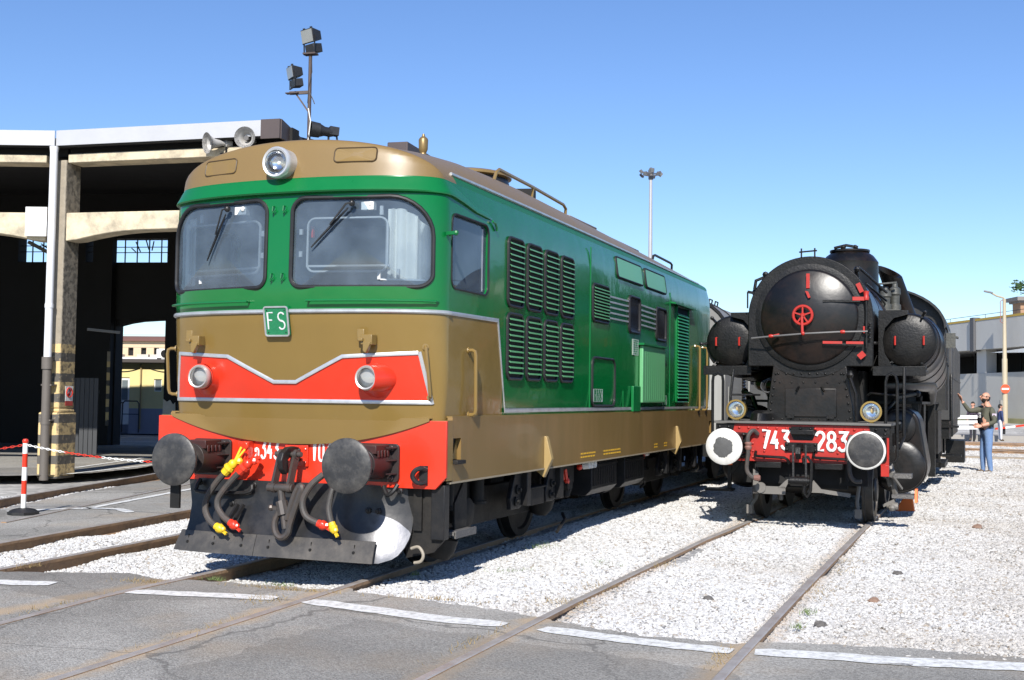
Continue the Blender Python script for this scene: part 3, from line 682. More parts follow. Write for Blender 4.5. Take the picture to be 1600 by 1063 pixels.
# roof slab (rises towards the back) and fascia
NF = -.15
kink = rx*(-.07)+ry*NF
rc = rx*4.45+ry*NF; re = rx*4.8+ry*NF; lf = lx_*(-14)+ly_*NF
bl = lx_*(-14)+ly_*15; br = rx*4.8+ry*14; bk = rx*0+ry*14.2
def roofpts(z0, z1): return [tuple(p+UZ*z) for p, z in ((lf, z0), (kink, z0), (re, z0), (br, z1), (bk, z1), (bl, z1))]
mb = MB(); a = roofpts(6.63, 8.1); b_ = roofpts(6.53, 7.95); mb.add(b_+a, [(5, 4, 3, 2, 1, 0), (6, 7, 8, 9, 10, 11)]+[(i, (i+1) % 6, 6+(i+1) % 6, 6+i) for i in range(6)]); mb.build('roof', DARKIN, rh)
mb = MB(); slab(mb, O0, rx, ry, -.07, 4.42, NF-.03, NF-.003, 6.555, 6.86); slab(mb, O0, lx_, ly_, -14, -.13, NF-.045, NF-.01, 6.55, 6.85); mb.build('fascia', FASC, rh)
mb = MB(); slab(mb, O0, rx, ry, 4.425, 4.82, NF-.04, NF, 6.5, 6.87)
mb.prism([(NF, 6.5), (1.1, 6.45), (1.1, 6.62), (NF, 6.87)], rx*4.803, ry, UZ, .04); mb.build('fascia', FASB, rh, label='dark brown end of the shed fascia')
mb = MB(); slab(mb, O0, rx, ry, 4.25, 4.79, 6.95, 9.3, 6.6, 7.95); mb.build('roof_monitor', FASB, rh, bevel=.02)
# interior: end wall on the right, back wall with openings, deep dark
def wall_open(mb, o, ux, uy, s0, s1, z0, z1, th, ops, mi=0):
    ss = sorted({s0, s1, *[q for op in ops for q in op[:2]]}); zs = sorted({z0, z1, *[q for op in ops for q in op[2:4]]})
    ss = [s for s in ss if s0 <= s <= s1]; zs = [z for z in zs if z0 <= z <= z1]
    for a, b in zip(ss, ss[1:]):
        run = None
        for c, d in zip(zs, zs[1:]):
            if any(op[0] <= a and b <= op[1] and op[2] <= c and d <= op[3] for op in ops):
                if run: slab(mb, o, ux, uy, a, b, 0, th, *run, mi=mi); run = None
            else: run = (run[0], d) if run else (c, d)
        if run: slab(mb, o, ux, uy, a, b, 0, th, *run, mi=mi)
    return mb
ob_ = by_*13
OPS = [(-8.53, -7.42, 5.74, 6.55), (-6.25, -6.0, 5.74, 6.5), (-5.84, -3.42, 5.72, 6.48), (-3.05, -1.2, 5.72, 6.45), (-5.16, -3.43, -.3, 3.92), (-2.97, -1.3, -.3, 3.8), (-12, -10, 5.72, 6.5)]
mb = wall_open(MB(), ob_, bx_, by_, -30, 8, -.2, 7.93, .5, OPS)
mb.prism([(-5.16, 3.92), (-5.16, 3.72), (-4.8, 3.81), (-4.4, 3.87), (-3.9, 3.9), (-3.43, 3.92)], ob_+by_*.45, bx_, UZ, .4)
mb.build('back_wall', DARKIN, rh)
mb = MB()
for (s0, s1, z0, z1) in OPS[:4]:
    k = max(1, round((s1-s0)/.42)); 
    for i in range(1, k): s = s0+(s1-s0)*i/k; slab(mb, ob_, bx_, by_, s-.014, s+.014, .2, .24, z0, z1)
    for i in range(1, 3): z = z0+(z1-z0)*i/3+.08*(i == 1); slab(mb, ob_, bx_, by_, s0, s1, .205, .235, z-.012, z+.012)
for (s, z, ds, dz) in ((-4.7, 6.4, .16, -.32), (-4.7, 6.08, -.14, .12), (-4.1, 6.42, -.06, -.3), (-4.36, 6.45, .1, -.3), (-7.9, 6.35, .7, -.45), (-7.75, 6.28, .3, -.35)):
    mb.bar(ob_+bx_*s+UZ*z+by_*.25, ob_+bx_*(s+ds)+UZ*(z+dz)+by_*.25, .03, .03)
mb.build('window_grid', DARKST, rh)
for a_, b2_, w2_, h2_ in ((ob_+bx_*(-7.95)+UZ*6.32+by_*-.4, ob_+bx_*(-7.2)+UZ*5.95+by_*-.4, .12, .1), (O0+rx*.9+ry*4+UZ*6.0, O0+rx*2.0+ry*6+UZ*6.0, .12, .08), (O0+lx_*-1.2+ly_*5+UZ*3.15, O0+lx_*-.55+ly_*5.4+UZ*3.1, .1, .06)):
    mb = MB(); mb.bar(a_, b2_, w2_, h2_); mb.build('lamp_batten', mat('lamp_batten', (.2, .2, .19), .6), rh)
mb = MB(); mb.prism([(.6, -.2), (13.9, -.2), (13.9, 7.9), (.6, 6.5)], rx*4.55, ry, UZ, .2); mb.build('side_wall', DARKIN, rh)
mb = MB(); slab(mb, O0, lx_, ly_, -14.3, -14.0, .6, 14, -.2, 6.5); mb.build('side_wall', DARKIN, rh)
mb = MB(); slab(mb, ob_, bx_, by_, -3.425, -2.975, -.25, -.01, -.2, 7.2); slab(mb, ob_, bx_, by_, -5.75, -5.2, -.3, -.01, -.2, 7); mb.build('inner_pier', DARKIN, rh)
mb = MB(); mb.prism([(-3.43, .85), (-3.0, .85), (-3.03, 1.35), (-3.1, 1.28), (-3.2, 1.42), (-3.3, 1.36), (-3.42, 1.45)], ob_+by_*(-.26), bx_, UZ, .02); mb.build('bare_plaster', mat('bare_plaster', (.6, .57, .5), .8, 0, .2, 6), rh)
mb = MB(); slab(mb, ob_, bx_, by_, -5.27, -5.17, -.32, -.3, .6, 2.9); mb.build('striped_edge', STRIPE, rh)
# rainwater pipe in front of the post
mb = MB(); p = rx*(-.12)+ry*(-.16)
mb.lathe(p+UZ*2.32, UZ, [(0, .0), (0, .077), (.98, .077), (.98, .088), (1.06, .088), (1.06, .077), (4.1, .077), (4.22, .092), (4.22, 0)], 16)
mb.build('pipe_upper', mat('white_pvc', (.72, .73, .75), .35, 0, .05, 3, dirt=(.45, .45, .44), dirt_amt=.3), rh)
mb = MB(); mb.lathe(p-UZ*.12, UZ, [(0, 0), (0, .09), (1.1, .09), (1.1, .1), (1.16, .1), (1.16, .088), (2.2, .088), (2.2, .11), (2.44, .11), (2.44, 0)], 16)
for z in (1.05, 1.75): slab(mb, p+UZ*z, rx, ry, -.12, .12, -.02, .2, 0, .03)
mb.build('pipe_lower', mat('brown_pipe', (.12, .105, .09), .6, 0, .2, 3), rh)


# sign boards on the shed
mb = MB(); slab(mb, RB, lx_, ly_, -.72, -.29, -.06, -.02, 4.74, 5.33); o = mb.build('sign_board', WHITE, bevel=.004); tag(o, 'blank white rectangular board on the shed beam above the left bay', 'sign')
sg = thing('warning_sign', 'small red and white no-entry-for-pedestrians notice on the striped post', 'sign', RB+rx*.068+ry*.3+UZ*1.6)
mb = MB(); mb.obox((.004, 0, 0), (.24, .006, .3), ry, UZ.cross(ry), UZ); mb.build('plate', WHITE, sg)
mb = MB(); mb.ring(rx*.012+UZ*.02, rx, .095, .011, 28, 6); mb.bar(rx*.013+ry*.065+UZ*.085, rx*.013-ry*.065+UZ*(-.045), .006, .02); mb.build('prohibition_ring', RED, sg)
mb = MB(); mb.ball(rx*.01+UZ*.075, .017, 8); mb.bar(rx*.01+UZ*.06, rx*.01+UZ*.0, .006, .03); mb.bar(rx*.01+UZ*.0, rx*.01+ry*.03-UZ*.06, .006, .016); mb.bar(rx*.01+UZ*.0, rx*.01-ry*.03-UZ*.06, .006, .016); mb.build('walking_figure', BLACK, sg)
mb = MB(); mb.obox(rx*.004-UZ*.2, (.24, .006, .09), ry, UZ.cross(ry), UZ); mb.build('red_panel', mat('faded_red', (.42, .06, .05), .6), sg)

# loudspeakers on the roof edge
HORN = mat('horn_grey', (.42, .41, .39), .5, 0, .1, 6, dirt=(.25, .22, .18), dirt_amt=.5, dscale=5)
def horn(loc, ax, label):
    t = thing('horn_loudspeaker', label, 'loudspeaker', loc, 0, 'horn loudspeakers on the shed roof')
    mb = MB(); ax = Vector(ax).normalized()
    mb.lathe(-ax*.45, ax, [(0, 0), (0, .07), (.12, .075), (.13, .05), (.2, .055), (.34, .085), (.44, .14), (.5, .2), (.505, .205), (.5, .2), (.49, .19), (.43, .13), (.33, .075), (.2, .04), (.2, 0)], 28); mb.build('horn', HORN, t)
    mb = MB(); mb.lathe(-ax*.22, ax, [(0, 0), (0, .03), (.1, .035), (.17, .05), (.19, .045), (.19, 0)], 16); mb.build('driver', mat('horn_dark', (.12, .115, .11), .5), t)
    mb = MB(); mb.tube([-ax*.35, -ax*.35-UZ*.2], .02, 6); mb.obox(-ax*.35-UZ*.2, (.2, .12, .02), (1, 0, 0), (0, 1, 0)); mb.build('bracket', DARKST, t)
horn(RB+rx*3.40+ry*(-.28)+UZ*6.44, (-.5, -.85, -.12), 'grey horn loudspeaker nearest the post, turned left, on the shed roof edge')
horn(RB+rx*4.16+ry*(-.28)+UZ*6.51, (.25, -.95, -.05), 'grey horn loudspeaker facing the camera beside the brown fascia end')

# floodlight mast on the roof end
BRN = mat('mast_brown', (.06, .042, .036), .6, .1, .2, 8, dirt=(.12, .08, .06), dirt_amt=.5, dscale=6)
BLKC = mat('lamp_black', (.018, .018, .019), .5, 0, .2, 8)
mp_ = RB+rx*5.29+ry*0.1
ma = thing('floodlight_mast', 'thin brown steel mast carrying two black floodlights above the shed roof', 'lamp mast', mp_+UZ*6.3)
mb = MB(); mb.cyl((0, 0, -.6), (0, 0, 1.85), .035, n=10); mb.build('pole', BRN, ma)
mb = MB(); ax = (-rx*.9-ry*.2); mb.bar((0, 0, 1.12), tuple(ax*.42+UZ*1.10), .05, .06); mb.bar((0, 0, .72), tuple(ax*.28+UZ*1.08), .03, .03); mb.obox(ax*.36+UZ*1.1, (.26, .1, .02), rx, ry); mb.obox(UZ*1.86, (.26, .16, .03), rx, ry); mb.build('bracket_arm', BRN, ma)
mb = MB(); mb.tube([(0, -.04, .8), tuple(-ax*.03+Vector((.03, -.05, .55))), (.02, -.05, .2), (-.1, -.05, -.1), (-.3, -.05, -.3)], .011, 6); mb.build('cable', WHITE, ma)
mb = MB(); mb.tube([(.04, -.02, 1.8), (.06, -.03, 1.5), (.0, -.04, 1.2), (-.02, -.04, .9)], .006, 5); mb.tube([(.02, -.03, 1.1), (.1, -.03, .95), (.13, -.03, .88)], .01, 5); mb.build('lead', BLKC, ma)
def flood(loc, face, s, label):
    t = thing('floodlight', label, 'floodlight', loc, 0, 'floodlights on the brown mast')
    a = Vector(face).normalized(); u = a.cross(UZ).normalized(); v = u.cross(a)
    mb = MB(); w_, h_, d_ = .36*s, .28*s, .2*s
    f0 = [a*.06*s+u*x*w_/2+v*y*h_/2 for x, y in ((-1, -1), (1, -1), (1, 1), (-1, 1))]; b0 = [-a*d_+u*x*w_*.32+v*y*h_*.3 for x, y in ((-1, -1), (1, -1), (1, 1), (-1, 1))]
    mb.add(f0+b0, [(3, 2, 1, 0), (4, 5, 6, 7), (0, 1, 5, 4), (1, 2, 6, 5), (2, 3, 7, 6), (3, 0, 4, 7)])
    for k in range(4): mb.obox(-a*(.02+.04*k)*s+u*(w_*.47-.03*k*s), (.012, .02*s, h_*.7), a, u, v)
    for k in (-.3, .3): mb.obox(v*h_*.55+u*w_*k+a*.02, (.04, .04, .03), a, u, v)
    mb.build('housing', BLKC, t, bevel=.008)
    mb = MB(); mb.obox(a*(.065*s), (.012, w_*.9, h_*.86), a, u, v); mb.build('glass', mat('flood_glass', (.24, .25, .25), .12, 0, .15, 4, spec=.9), t)
    mb = MB(); mb.obox(-v*h_*.86-a*.06*s, (.22*s, .26*s, .17*s), a, u, v); mb.build('ballast_box', BLKC, t, bevel=.01)
    mb = MB(); 
    for k in (-1, 1): mb.bar(tuple(u*k*w_*.48), tuple(u*k*w_*.42-UZ*h_*1.25), .012, .03)
    mb.bar(tuple(-u*w_*.42-UZ*h_*1.25), tuple(u*w_*.42-UZ*h_*1.25), .03, .012); mb.build('yoke', BLKC, t)
flood(mp_+UZ*(6.3+2.21)-rx*.03, (-.35, -.9, -.22), .98, 'larger black floodlight on top of the brown mast')
flood(mp_+UZ*(6.3+1.5)+ax*.37, (-.62, -.75, -.18), .86, 'smaller black floodlight on the side arm of the brown mast')
pj = thing('projector_lamp', 'round black projector lamp with open hood lying beside the mast foot', 'projector lamp', RB+rx*5.38+ry*.1+UZ*6.7)
mb = MB(); a = Vector((-.72, -.69, .08)).normalized(); mb.lathe(a*-.12, a, [(0, .14), (.18, .15), (.18, .142), (0, .132)], 24); mb.lathe(a*-.12, a, [(0, 0), (0, .14)], 24); mb.build('hood', BLKC, pj)
mb = MB(); mb.lathe(a*-.42, a, [(0, 0), (0, .06), (.08, .09), (.2, .09), (.3, .13), (.3, 0)], 20); mb.obox(-a*.4+UZ*.03, (.18, .16, .16), a, a.cross(UZ)); mb.build('body', BLKC, pj)
mb = MB(); mb.bar(tuple(-a*.3), tuple(-a*.3-UZ*.3), .03, .03); mb.bar(tuple(-a*.45), tuple(-a*.5-UZ*.3), .03, .03); mb.tube([tuple(a*.1-UZ*.12), tuple(a*.08-UZ*.2), tuple(-a*.3-UZ*.22)], .012, 6); mb.build('legs', BLKC, pj)

# grey folding gate leaves inside the left bay
mb_ = [(-2.2, 2.5), (-1.75, 2.6), (-1.2, 2.4)]
for k, (s, dpt) in enumerate(mb_):
    t = thing('gate_leaf', ['dark grey gate leaf at the left edge inside the shed', 'middle dark grey gate leaf standing inside the shed', 'dark grey gate leaf nearest the striped post inside the shed'][k], 'gate', RB+lx_*(s-1.0)+ly_*(dpt+5), radians(21), 'dark gate leaves inside the shed')
    mb = MB()
    for q in range(4): mb.box(.01+.12*q, .115+.12*q, 0, .04, 0, 2.0)
    mb.build('leaf_panel', mat('gate_grey', (.05, .052, .055), .7, 0, .2, 4), t); mb = MB(); mb.box(0, .48, .041, .07, .2, .28); mb.box(0, .48, .041, .07, 1.6, 1.68); mb.build('ledge', DARKST, t)

# ================================================================= YARD BEHIND THE SHED
YB = RB+by_*28
YW = mat('yellow_render', (.72, .6, .27), .85, 0, .1, 1.5, dirt=(.5, .42, .22), dirt_amt=.4, dscale=1)
BW = mat('bluegrey_base', (.27, .28, .34), .85, 0, .12, 2)
yb = thing('yellow_hut', 'low yellow rendered building with grey-blue base seen through the shed arch', 'building', YB)
HK = .875; yb.location = CAM*(1-HK)+YB*HK; yb.scale = (HK,)*3
mb = wall_open(MB(), O0, bx_, by_, -15, -5, .93, 2.95, .4, [(-12.27, -11.8, .2, 2.3), (-10.66, -10.3, 1.69, 2.24)]); mb.build('wall', YW, yb)
mb = wall_open(MB(), O0, bx_, by_, -15, -5, -.2, .93, .4, [(-12.27, -11.8, .2, 2.3)]); slab(mb, O0, bx_, by_, -12.27, -11.8, 0, .4, -.2, .2); mb.build('plinth', BW, yb)
mb = MB(); slab(mb, O0, bx_, by_, -15.3, -4.7, -.4, 8, 2.952, 3.12); mb.build('roof', mat('hut_roof', (.07, .06, .055), .8), yb, bevel=.02)
mb = MB(); slab(mb, O0, bx_, by_, -15, -5, .5, 8, -.2, 2.94); mb.build('back_mass', DARKIN, yb)
d = MB(); slab(d, O0, bx_, by_, -12.265, -11.805, .05, .12, .205, 2.29); dr = d.build('door', WHITE, yb)
d = MB(); slab(d, O0, bx_, by_, -12.17, -11.9, .035, .049, 1.3, 2.18); d.build('pane', mat('door_glass', (.16, .19, .2), .1, 0, .2, 2, spec=.8), dr)
d = MB(); slab(d, O0, bx_, by_, -12.2, -12.1, .0, .049, 1.16, 1.2); d.build('handle', BLACK, dr)
d = MB()
for s0, s1, z0, z1 in ((-10.66, -10.62, 1.69, 2.24), (-10.34, -10.3, 1.69, 2.24), (-10.62, -10.34, 1.69, 1.73), (-10.62, -10.34, 2.2, 2.24)): slab(d, O0, bx_, by_, s0, s1, .05, .11, z0, z1)
wi = d.build('window', WHITE, yb); d = MB(); slab(d, O0, bx_, by_, -10.62, -10.34, .07, .08, 1.73, 2.2); d.build('pane', mat('door_glass', (.16, .19, .2)), wi)
d = MB(); d.cyl(bx_*-11.25-by_*.06+UZ*.0, bx_*-11.25-by_*.06+UZ*2.9, .035, n=8); d.build('downpipe', mat('hut_pipe', (.3, .22, .1), .6), yb)
d = MB()
for k in range(2):
    s0 = -12.9+k*2.0; d.tube([bx_*(s0+1.6*i/8)-by_*.03+UZ*(2.72-.16*sin(pi*i/8)) for i in range(9)], .015, 5)
d.build('cable', BLACK, yb)
ac = thing('air_conditioner', 'white air conditioning box on the roof of the yellow hut', 'air conditioner', CAM*(1-HK)+(YB+bx_*-10.45+by_*.4+UZ*3.12)*HK)
d = MB(); slab(d, O0, bx_, by_, -.28, .28, 0, .3, .05, .42); bo = d.build('casing', WHITE, ac, bevel=.02); d = MB(); d.ring(bx_*.06-by_*.005+UZ*.23, by_, .14, .012, 20, 5); d.lathe(bx_*.06-by_*.004+UZ*.23, -by_, [(0, .13), (.001, 0)], 20); d.build('fan_grille', BLACK, bo)
d = MB(); slab(d, O0, bx_, by_, -.25, -.2, 0, .3, 0, .05); slab(d, O0, bx_, by_, .2, .25, 0, .3, 0, .05); d.build('foot', BLACK, ac)
hr = thing('bicycle_stand', 'dark tubular hoop stand before the yellow hut wall', 'hoop stand', CAM*(1-HK)+(YB+bx_*-11.25-by_*.9)*HK)
d = MB(); d.tube([bx_*-.38+UZ*-.1, bx_*-.36+UZ*1.0, bx_*-.28+UZ*1.1, bx_*.22+UZ*1.1, bx_*.3+UZ*1.0, bx_*.3+UZ*-.1], .025, 8); d.build('hoop', BLACK, hr); d = MB(); d.bar(tuple(bx_*-.37+UZ*.6), tuple(bx_*.3+UZ*.6), .03, .03); d.build('crossbar', BLACK, hr)

# apartment block far beyond
AB = RB+by_*120
APW = mat('apartment_cream', (.55, .43, .28), .85, 0, .08, .4); APR = mat('apartment_roof', (.2, .09, .055), .8, 0, .15, 1); BALC = mat('apartment_balcony', (.5, .45, .38), .8)
ap = thing('apartment_block', 'distant cream apartment block with brown roof seen through the shed arch', 'building', AB+bx_*-54)
d = MB(); ops = []
for fl in range(2):
    for k in range(9):
        s = -7+1.7*k; ops.append((s, s+.7, 4.6+1.65*fl, 5.6+1.65*fl))
wall_open(d, O0, bx_, by_, -9, 9, 0, 8.05, .3, ops); d.build('wall', APW, ap)
d = MB(); slab(d, O0, bx_, by_, -8.9, 8.9, .4, 8, 0, 8.0); d.build('core', DARKIN, ap)
d = MB(); d.prism([(-.5, 8.06), (8.5, 8.06), (4, 8.9)], bx_*-9.3, by_, UZ, 18.6); rf = d.build('roof', APR, ap)
for fl in range(2):
    for k in (0, 2, 4, 5, 7):
        s = -7.2+1.7*k; d = MB(); slab(d, O0, bx_, by_, s, s+1.5, -.7, -.002, 4.3+1.65*fl, 4.75+1.65*fl); d.build('balcony', BALC, ap)
lb = thing('low_white_shed', 'bright white low roof between the yellow hut and the apartment block', 'building', RB+by_*70+bx_*-28)
d = MB(); slab(d, O0, bx_, by_, -10, 10, 0, 6, 0, 4.0); d.build('wall', mat('pale_wall', (.6, .58, .55), .8), lb); d = MB(); slab(d, O0, bx_, by_, -10.4, 10.4, -.5, 6.5, 4.002, 4.5); d.build('roof', WHITE, lb)
d = MB(); q = RB+by_*50
for k, z in enumerate((4.5, 4.75, 5.3)): d.bar(tuple(bx_*-26+UZ*z), tuple(bx_*-8+UZ*(z+.05)), .012, .012)
d.bar(tuple(bx_*-19+UZ*4.1), tuple(bx_*-15+UZ*5.6), .012, .012)
ow = d.build('overhead_wires', BLACK); ow.location = q; tag(ow, 'thin overhead line wires crossing the sky behind the shed arch', 'wires')

# ================================================================= BARRIER POST AND CHAIN
bpst = thing('barrier_post', 'red and white striped barrier post on a black rubber foot', 'barrier post', (-6.05, 3.12, -.01))
d = MB(); d.lathe((0, 0, 0), UZ, [(0, 0), (0, .2), (.035, .2), (.07, .14), (.085, .06), (.085, 0)], 8); d.build('foot', RUBBER, bpst)
dw = MB(); zz = [.085, .27, .45, .63, .81, .95]
for k in range(5): dw.cyl((0, 0, zz[k]), (0, 0, zz[k+1]), .034, n=14, mi=k % 2)
dw.lathe((0, 0, .95), UZ, [(0, .036), (.03, .042), (.055, .03), (.06, 0)], 14, mi=1); dw.build('shaft', [WHITE, RED], bpst)
def chain(a, b, sag, label, grp):
    a = Vector(a); b = Vector(b); L_ = (b-a).length; n = int(L_/.05); t = thing('plastic_chain', label, 'chain', a, 0, grp); parts = {}
    for i in range(n):
        f0 = i/n; f1 = (i+1)/n
        p0 = (b-a)*f0-UZ*sag*4*f0*(1-f0); p1 = (b-a)*f1-UZ*sag*4*f1*(1-f1); c = (p0+p1)/2; x = (p1-p0).normalized(); y = UZ.cross(x).normalized(); z = x.cross(y)
        if i % 2: y = z
        m_ = 'red_links' if (int(f0*L_/.62)+(1 if 'left' in label else 0)) % 2 else 'white_links'
        mb = parts.setdefault(m_, MB()); mb.tube([c+x*.03*cos(q)*1.1+y*.012*sin(q) for q in [2*pi*k/8 for k in range(8)]], .005, 5, closed=True)
    for k, v in parts.items(): v.build(k, RED if k[0] == 'r' else WHITE, t, kind='stuff')
chain((-6.05, 3.12, .92), (-1.5, 3.2, .92), .17, 'red and white plastic chain from the barrier post towards the green locomotive', 'plastic barrier chains')
chain((-6.05, 3.12, .92), (-8.6, 2.2, .72), .08, 'red and white plastic chain running left from the barrier post', 'plastic barrier chains')
# ================================================================= GREEN AND BROWN DIESEL LOCOMOTIVE
def body_mat(name, roofpart):
    M_ = bpy.data.materials.new(name); M_.use_nodes = True; t = M_.node_tree; n = t.nodes; L = t.links; b = n['Principled BSDF']
    tc = n.new('ShaderNodeTexCoord'); sx = n.new('ShaderNodeSeparateXYZ'); L.new(tc.outputs['Object'], sx.inputs[0]); X, Y, Z = sx.outputs
    def mth(op, *a):
        q = n.new('ShaderNodeMath'); q.operation = op
        for i, s in enumerate(a):
            if isinstance(s, (int, float)): q.inputs[i].default_value = s
            else: L.new(s, q.inputs[i])
        return q.outputs[0]
    def mix(f, a, c):
        q = n.new('ShaderNodeMix'); q.data_type = 'RGBA'
        for s, k in ((f, 0), (a, 6), (c, 7)):
            if isinstance(s, float): q.inputs[k].default_value = s
            elif isinstance(s, tuple): q.inputs[k].default_value = (*s, 1)
            else: L.new(s, q.inputs[k])
        return q.outputs[2]
    nz = n.new('ShaderNodeTexNoise'); nz.inputs['Scale'].default_value = 1.6; nz.inputs['Detail'].default_value = 8; nz.inputs['Roughness'].default_value = .65
    mp = n.new('ShaderNodeMapping'); mp.inputs['Scale'].default_value = (1.6, 1.6, .35); L.new(tc.outputs['Object'], mp.inputs[0]); L.new(mp.outputs[0], nz.inputs['Vector'])
    g = mix(nz.outputs[0], (.002, .12, .026), (.004, .15, .034)); br = mix(nz.outputs[0], (.195, .127, .036), (.228, .15, .045))
    if roofpart:
        isg = mth('MULTIPLY', mth('LESS_THAN', Z, 3.678), mth('GREATER_THAN', mth('ABSOLUTE', X), 1.2))
        isg = mth('MULTIPLY', isg, mth('GREATER_THAN', mth('MULTIPLY_ADD', Z, .9, Y), 3.62))
        br = mix(.5, br, (.19, .125, .06)); c = mix(isg, br, g)
    else:
        lim = mth('MULTIPLY_ADD', mth('SUBTRACT', 2.4, Z), .22, 1.31)
        isb = mth('MULTIPLY', mth('LESS_THAN', Z, 2.385), mth('LESS_THAN', Y, lim)); c = mix(isb, g, br)
    L.new(c, b.inputs['Base Color'])
    mr = n.new('ShaderNodeMapRange'); mr.inputs[3].default_value = .3 if roofpart else .12; mr.inputs[4].default_value = .46 if roofpart else .24; L.new(nz.outputs[0], mr.inputs[0]); L.new(mr.outputs[0], b.inputs['Roughness'])
    b.inputs['Coat Weight'].default_value = 0 if roofpart else .22; b.inputs['Coat Roughness'].default_value = .05; b.inputs['Specular IOR Level'].default_value = .4
    n2 = n.new('ShaderNodeTexNoise'); n2.inputs['Scale'].default_value = 1.3; n2.inputs['Detail'].default_value = 3; L.new(tc.outputs['Object'], n2.inputs['Vector'])
    bp = n.new('ShaderNodeBump'); bp.inputs['Strength'].default_value = .24; bp.inputs['Distance'].default_value = .05; L.new(n2.outputs[0], bp.inputs['Height']); L.new(bp.outputs[0], b.inputs['Normal']); L.new(bp.outputs[0], b.inputs['Coat Normal'])
    return M_
BODYP = body_mat('body_paint', False); ROOFP = body_mat('roof_paint', True)
CABIN = mat('cabin_grey', (.21, .25, .29), .6, 0, .1, 2)
LGREEN = mat('pale_green', (.11, .36, .15), .35, 0, .08, 2, dirt=(.16, .36, .2), dirt_amt=.5, dscale=2, streak=4)
GRNP = mat('green_fitting', (.003, .14, .034), .3, 0, .1, 4)
GLASS = glass('cab_glass', (.78, .87, .93), (.19, .25, .32), .33, .015)  # bluish film paints reflected sky into the panes, over slight dirt

dl = thing('diesel_locomotive', 'large green and brown diesel locomotive with red front band and buffer beam', 'locomotive')
LEN = 11.75; Y0 = .14; KL = .955
def kx(x): return x*KL if x < 0 else x
def Wd(z): return tab(z, [(1.1, 1.40), (1.45, 1.445), (1.75, 1.47), (3.22, 1.47), (3.43, 1.455), (3.59, 1.41)])
def Yn(z): return tab(z, [(1.15, -.035), (1.45, -.10), (1.76, -.20), (2.36, -.35), (2.6, -.365), (3.43, -.35), (3.59, -.32)])
def Nn(z): return tab(z, [(1.15, 2.0), (1.8, 2.02), (2.4, 2.06), (3.56, 2.16)])
def fr(x, z):
    u = min(1, abs(x)/(Wd(z)*(KL if x < 0 else 1))); n = Nn(z); return Y0-(Y0-Yn(z))*(1-u**n)**(1/n)
ANG = [-pi/2+pi*i/44 for i in range(45)]
def ring(z, ins=0, y1=None):
    Wz = Wd(z)-ins; n = Nn(z); b = Y0-Yn(z)-ins; out = []
    for a in ANG:
        s = sin(a); c = max(0, cos(a)); out.append((Wz*(abs(s)**(2/n))*(1 if s > 0 else -KL), Y0-b*c**(2/n), z))
    if y1 is None:
        for y in (1.3, 2.7, 4.4, 6, 7.6, 9.3, 10.6): out.append((Wz, y, z))
        out += [(x, LEN-y, z) for x, y, _ in out[44::-1]]
        for y in (10.6, 9.3, 7.6, 6, 4.4, 2.7, 1.3): out.append((-Wz*KL, y, z))
    else: out += [(Wz, y1, z), (-Wz*KL, y1, z)]
    return out
def rings_mesh(zs, ins=0, y1=None, mi=0):
    mb = MB(); rs = [ring(z, ins, y1) for z in zs]; N = len(rs[0]); vs = [p for r in rs for p in r]; fs = []
    for k in range(len(zs)-1):
        for i in range(N): j = (i+1) % N; fs.append((k*N+i, k*N+j, (k+1)*N+j, (k+1)*N+i))
    fs += [tuple(range(N-1, -1, -1)), tuple((len(zs)-1)*N+i for i in range(N))]
    mb.add(vs, fs); mb.mi = [mi]*len(fs); return mb
zs = [1.42, 1.6, 1.78, 1.95, 2.1, 2.25, 2.36, 2.48, 2.6, 2.75, 2.9, 3.05, 3.15, 3.22, 3.3, 3.43, 3.51, 3.59]
body = rings_mesh(zs).build('body', [BODYP, CABIN], dl, smooth=0)
WIN_R = rrect(.135, 1.385, 2.60, 3.40, (.1, .12, .34, .13), 8)
WIN_L = [(-x*KL, z) for x, z in WIN_R[::-1]]
WIN_S = rrect(.165, 1.04, 2.615, 3.29, .09, 6)
cut = []
cut.append(rings_mesh([1.5, 1.8, 2.4, 2.6, 3.0, 3.22, 3.4, 3.5], .07, 2.1, 1).build('cut', [BODYP, CABIN], smooth=0))
for Wn in (WIN_R, WIN_L):
    mb = MB(); mb.prism(Wn, (0, .27, 0), (1, 0, 0), (0, 0, 1), 1.0); cut.append(mb.build('cut', [BODYP, CABIN], smooth=0))   # normal of x,z is -y
mb = MB(); mb.prism(WIN_S, (1.3, 0, 0), (0, 1, 0), (0, 0, 1), .4); cut.append(mb.build('cut', [BODYP, CABIN], smooth=0))
mb = MB(); mb.prism([(y, z) for y, z in WIN_S], (-1.65, 0, 0), (0, 1, 0), (0, 0, 1), .4); cut.append(mb.build('cut', [BODYP, CABIN], smooth=0))
for c in cut:
    md = body.modifiers.new('cut', 'BOOLEAN'); md.operation = 'DIFFERENCE'; md.solver = 'EXACT'; md.object = c
bpy.context.view_layer.update()
dg = bpy.context.evaluated_depsgraph_get(); me = bpy.data.meshes.new_from_object(body.evaluated_get(dg)); me.name = 'body'
body.modifiers.clear(); body.data = me
for c in cut: bpy.data.objects.remove(c)
me.polygons.foreach_set('use_smooth', [True]*len(me.polygons)); me.set_sharp_from_angle(angle=radians(30))

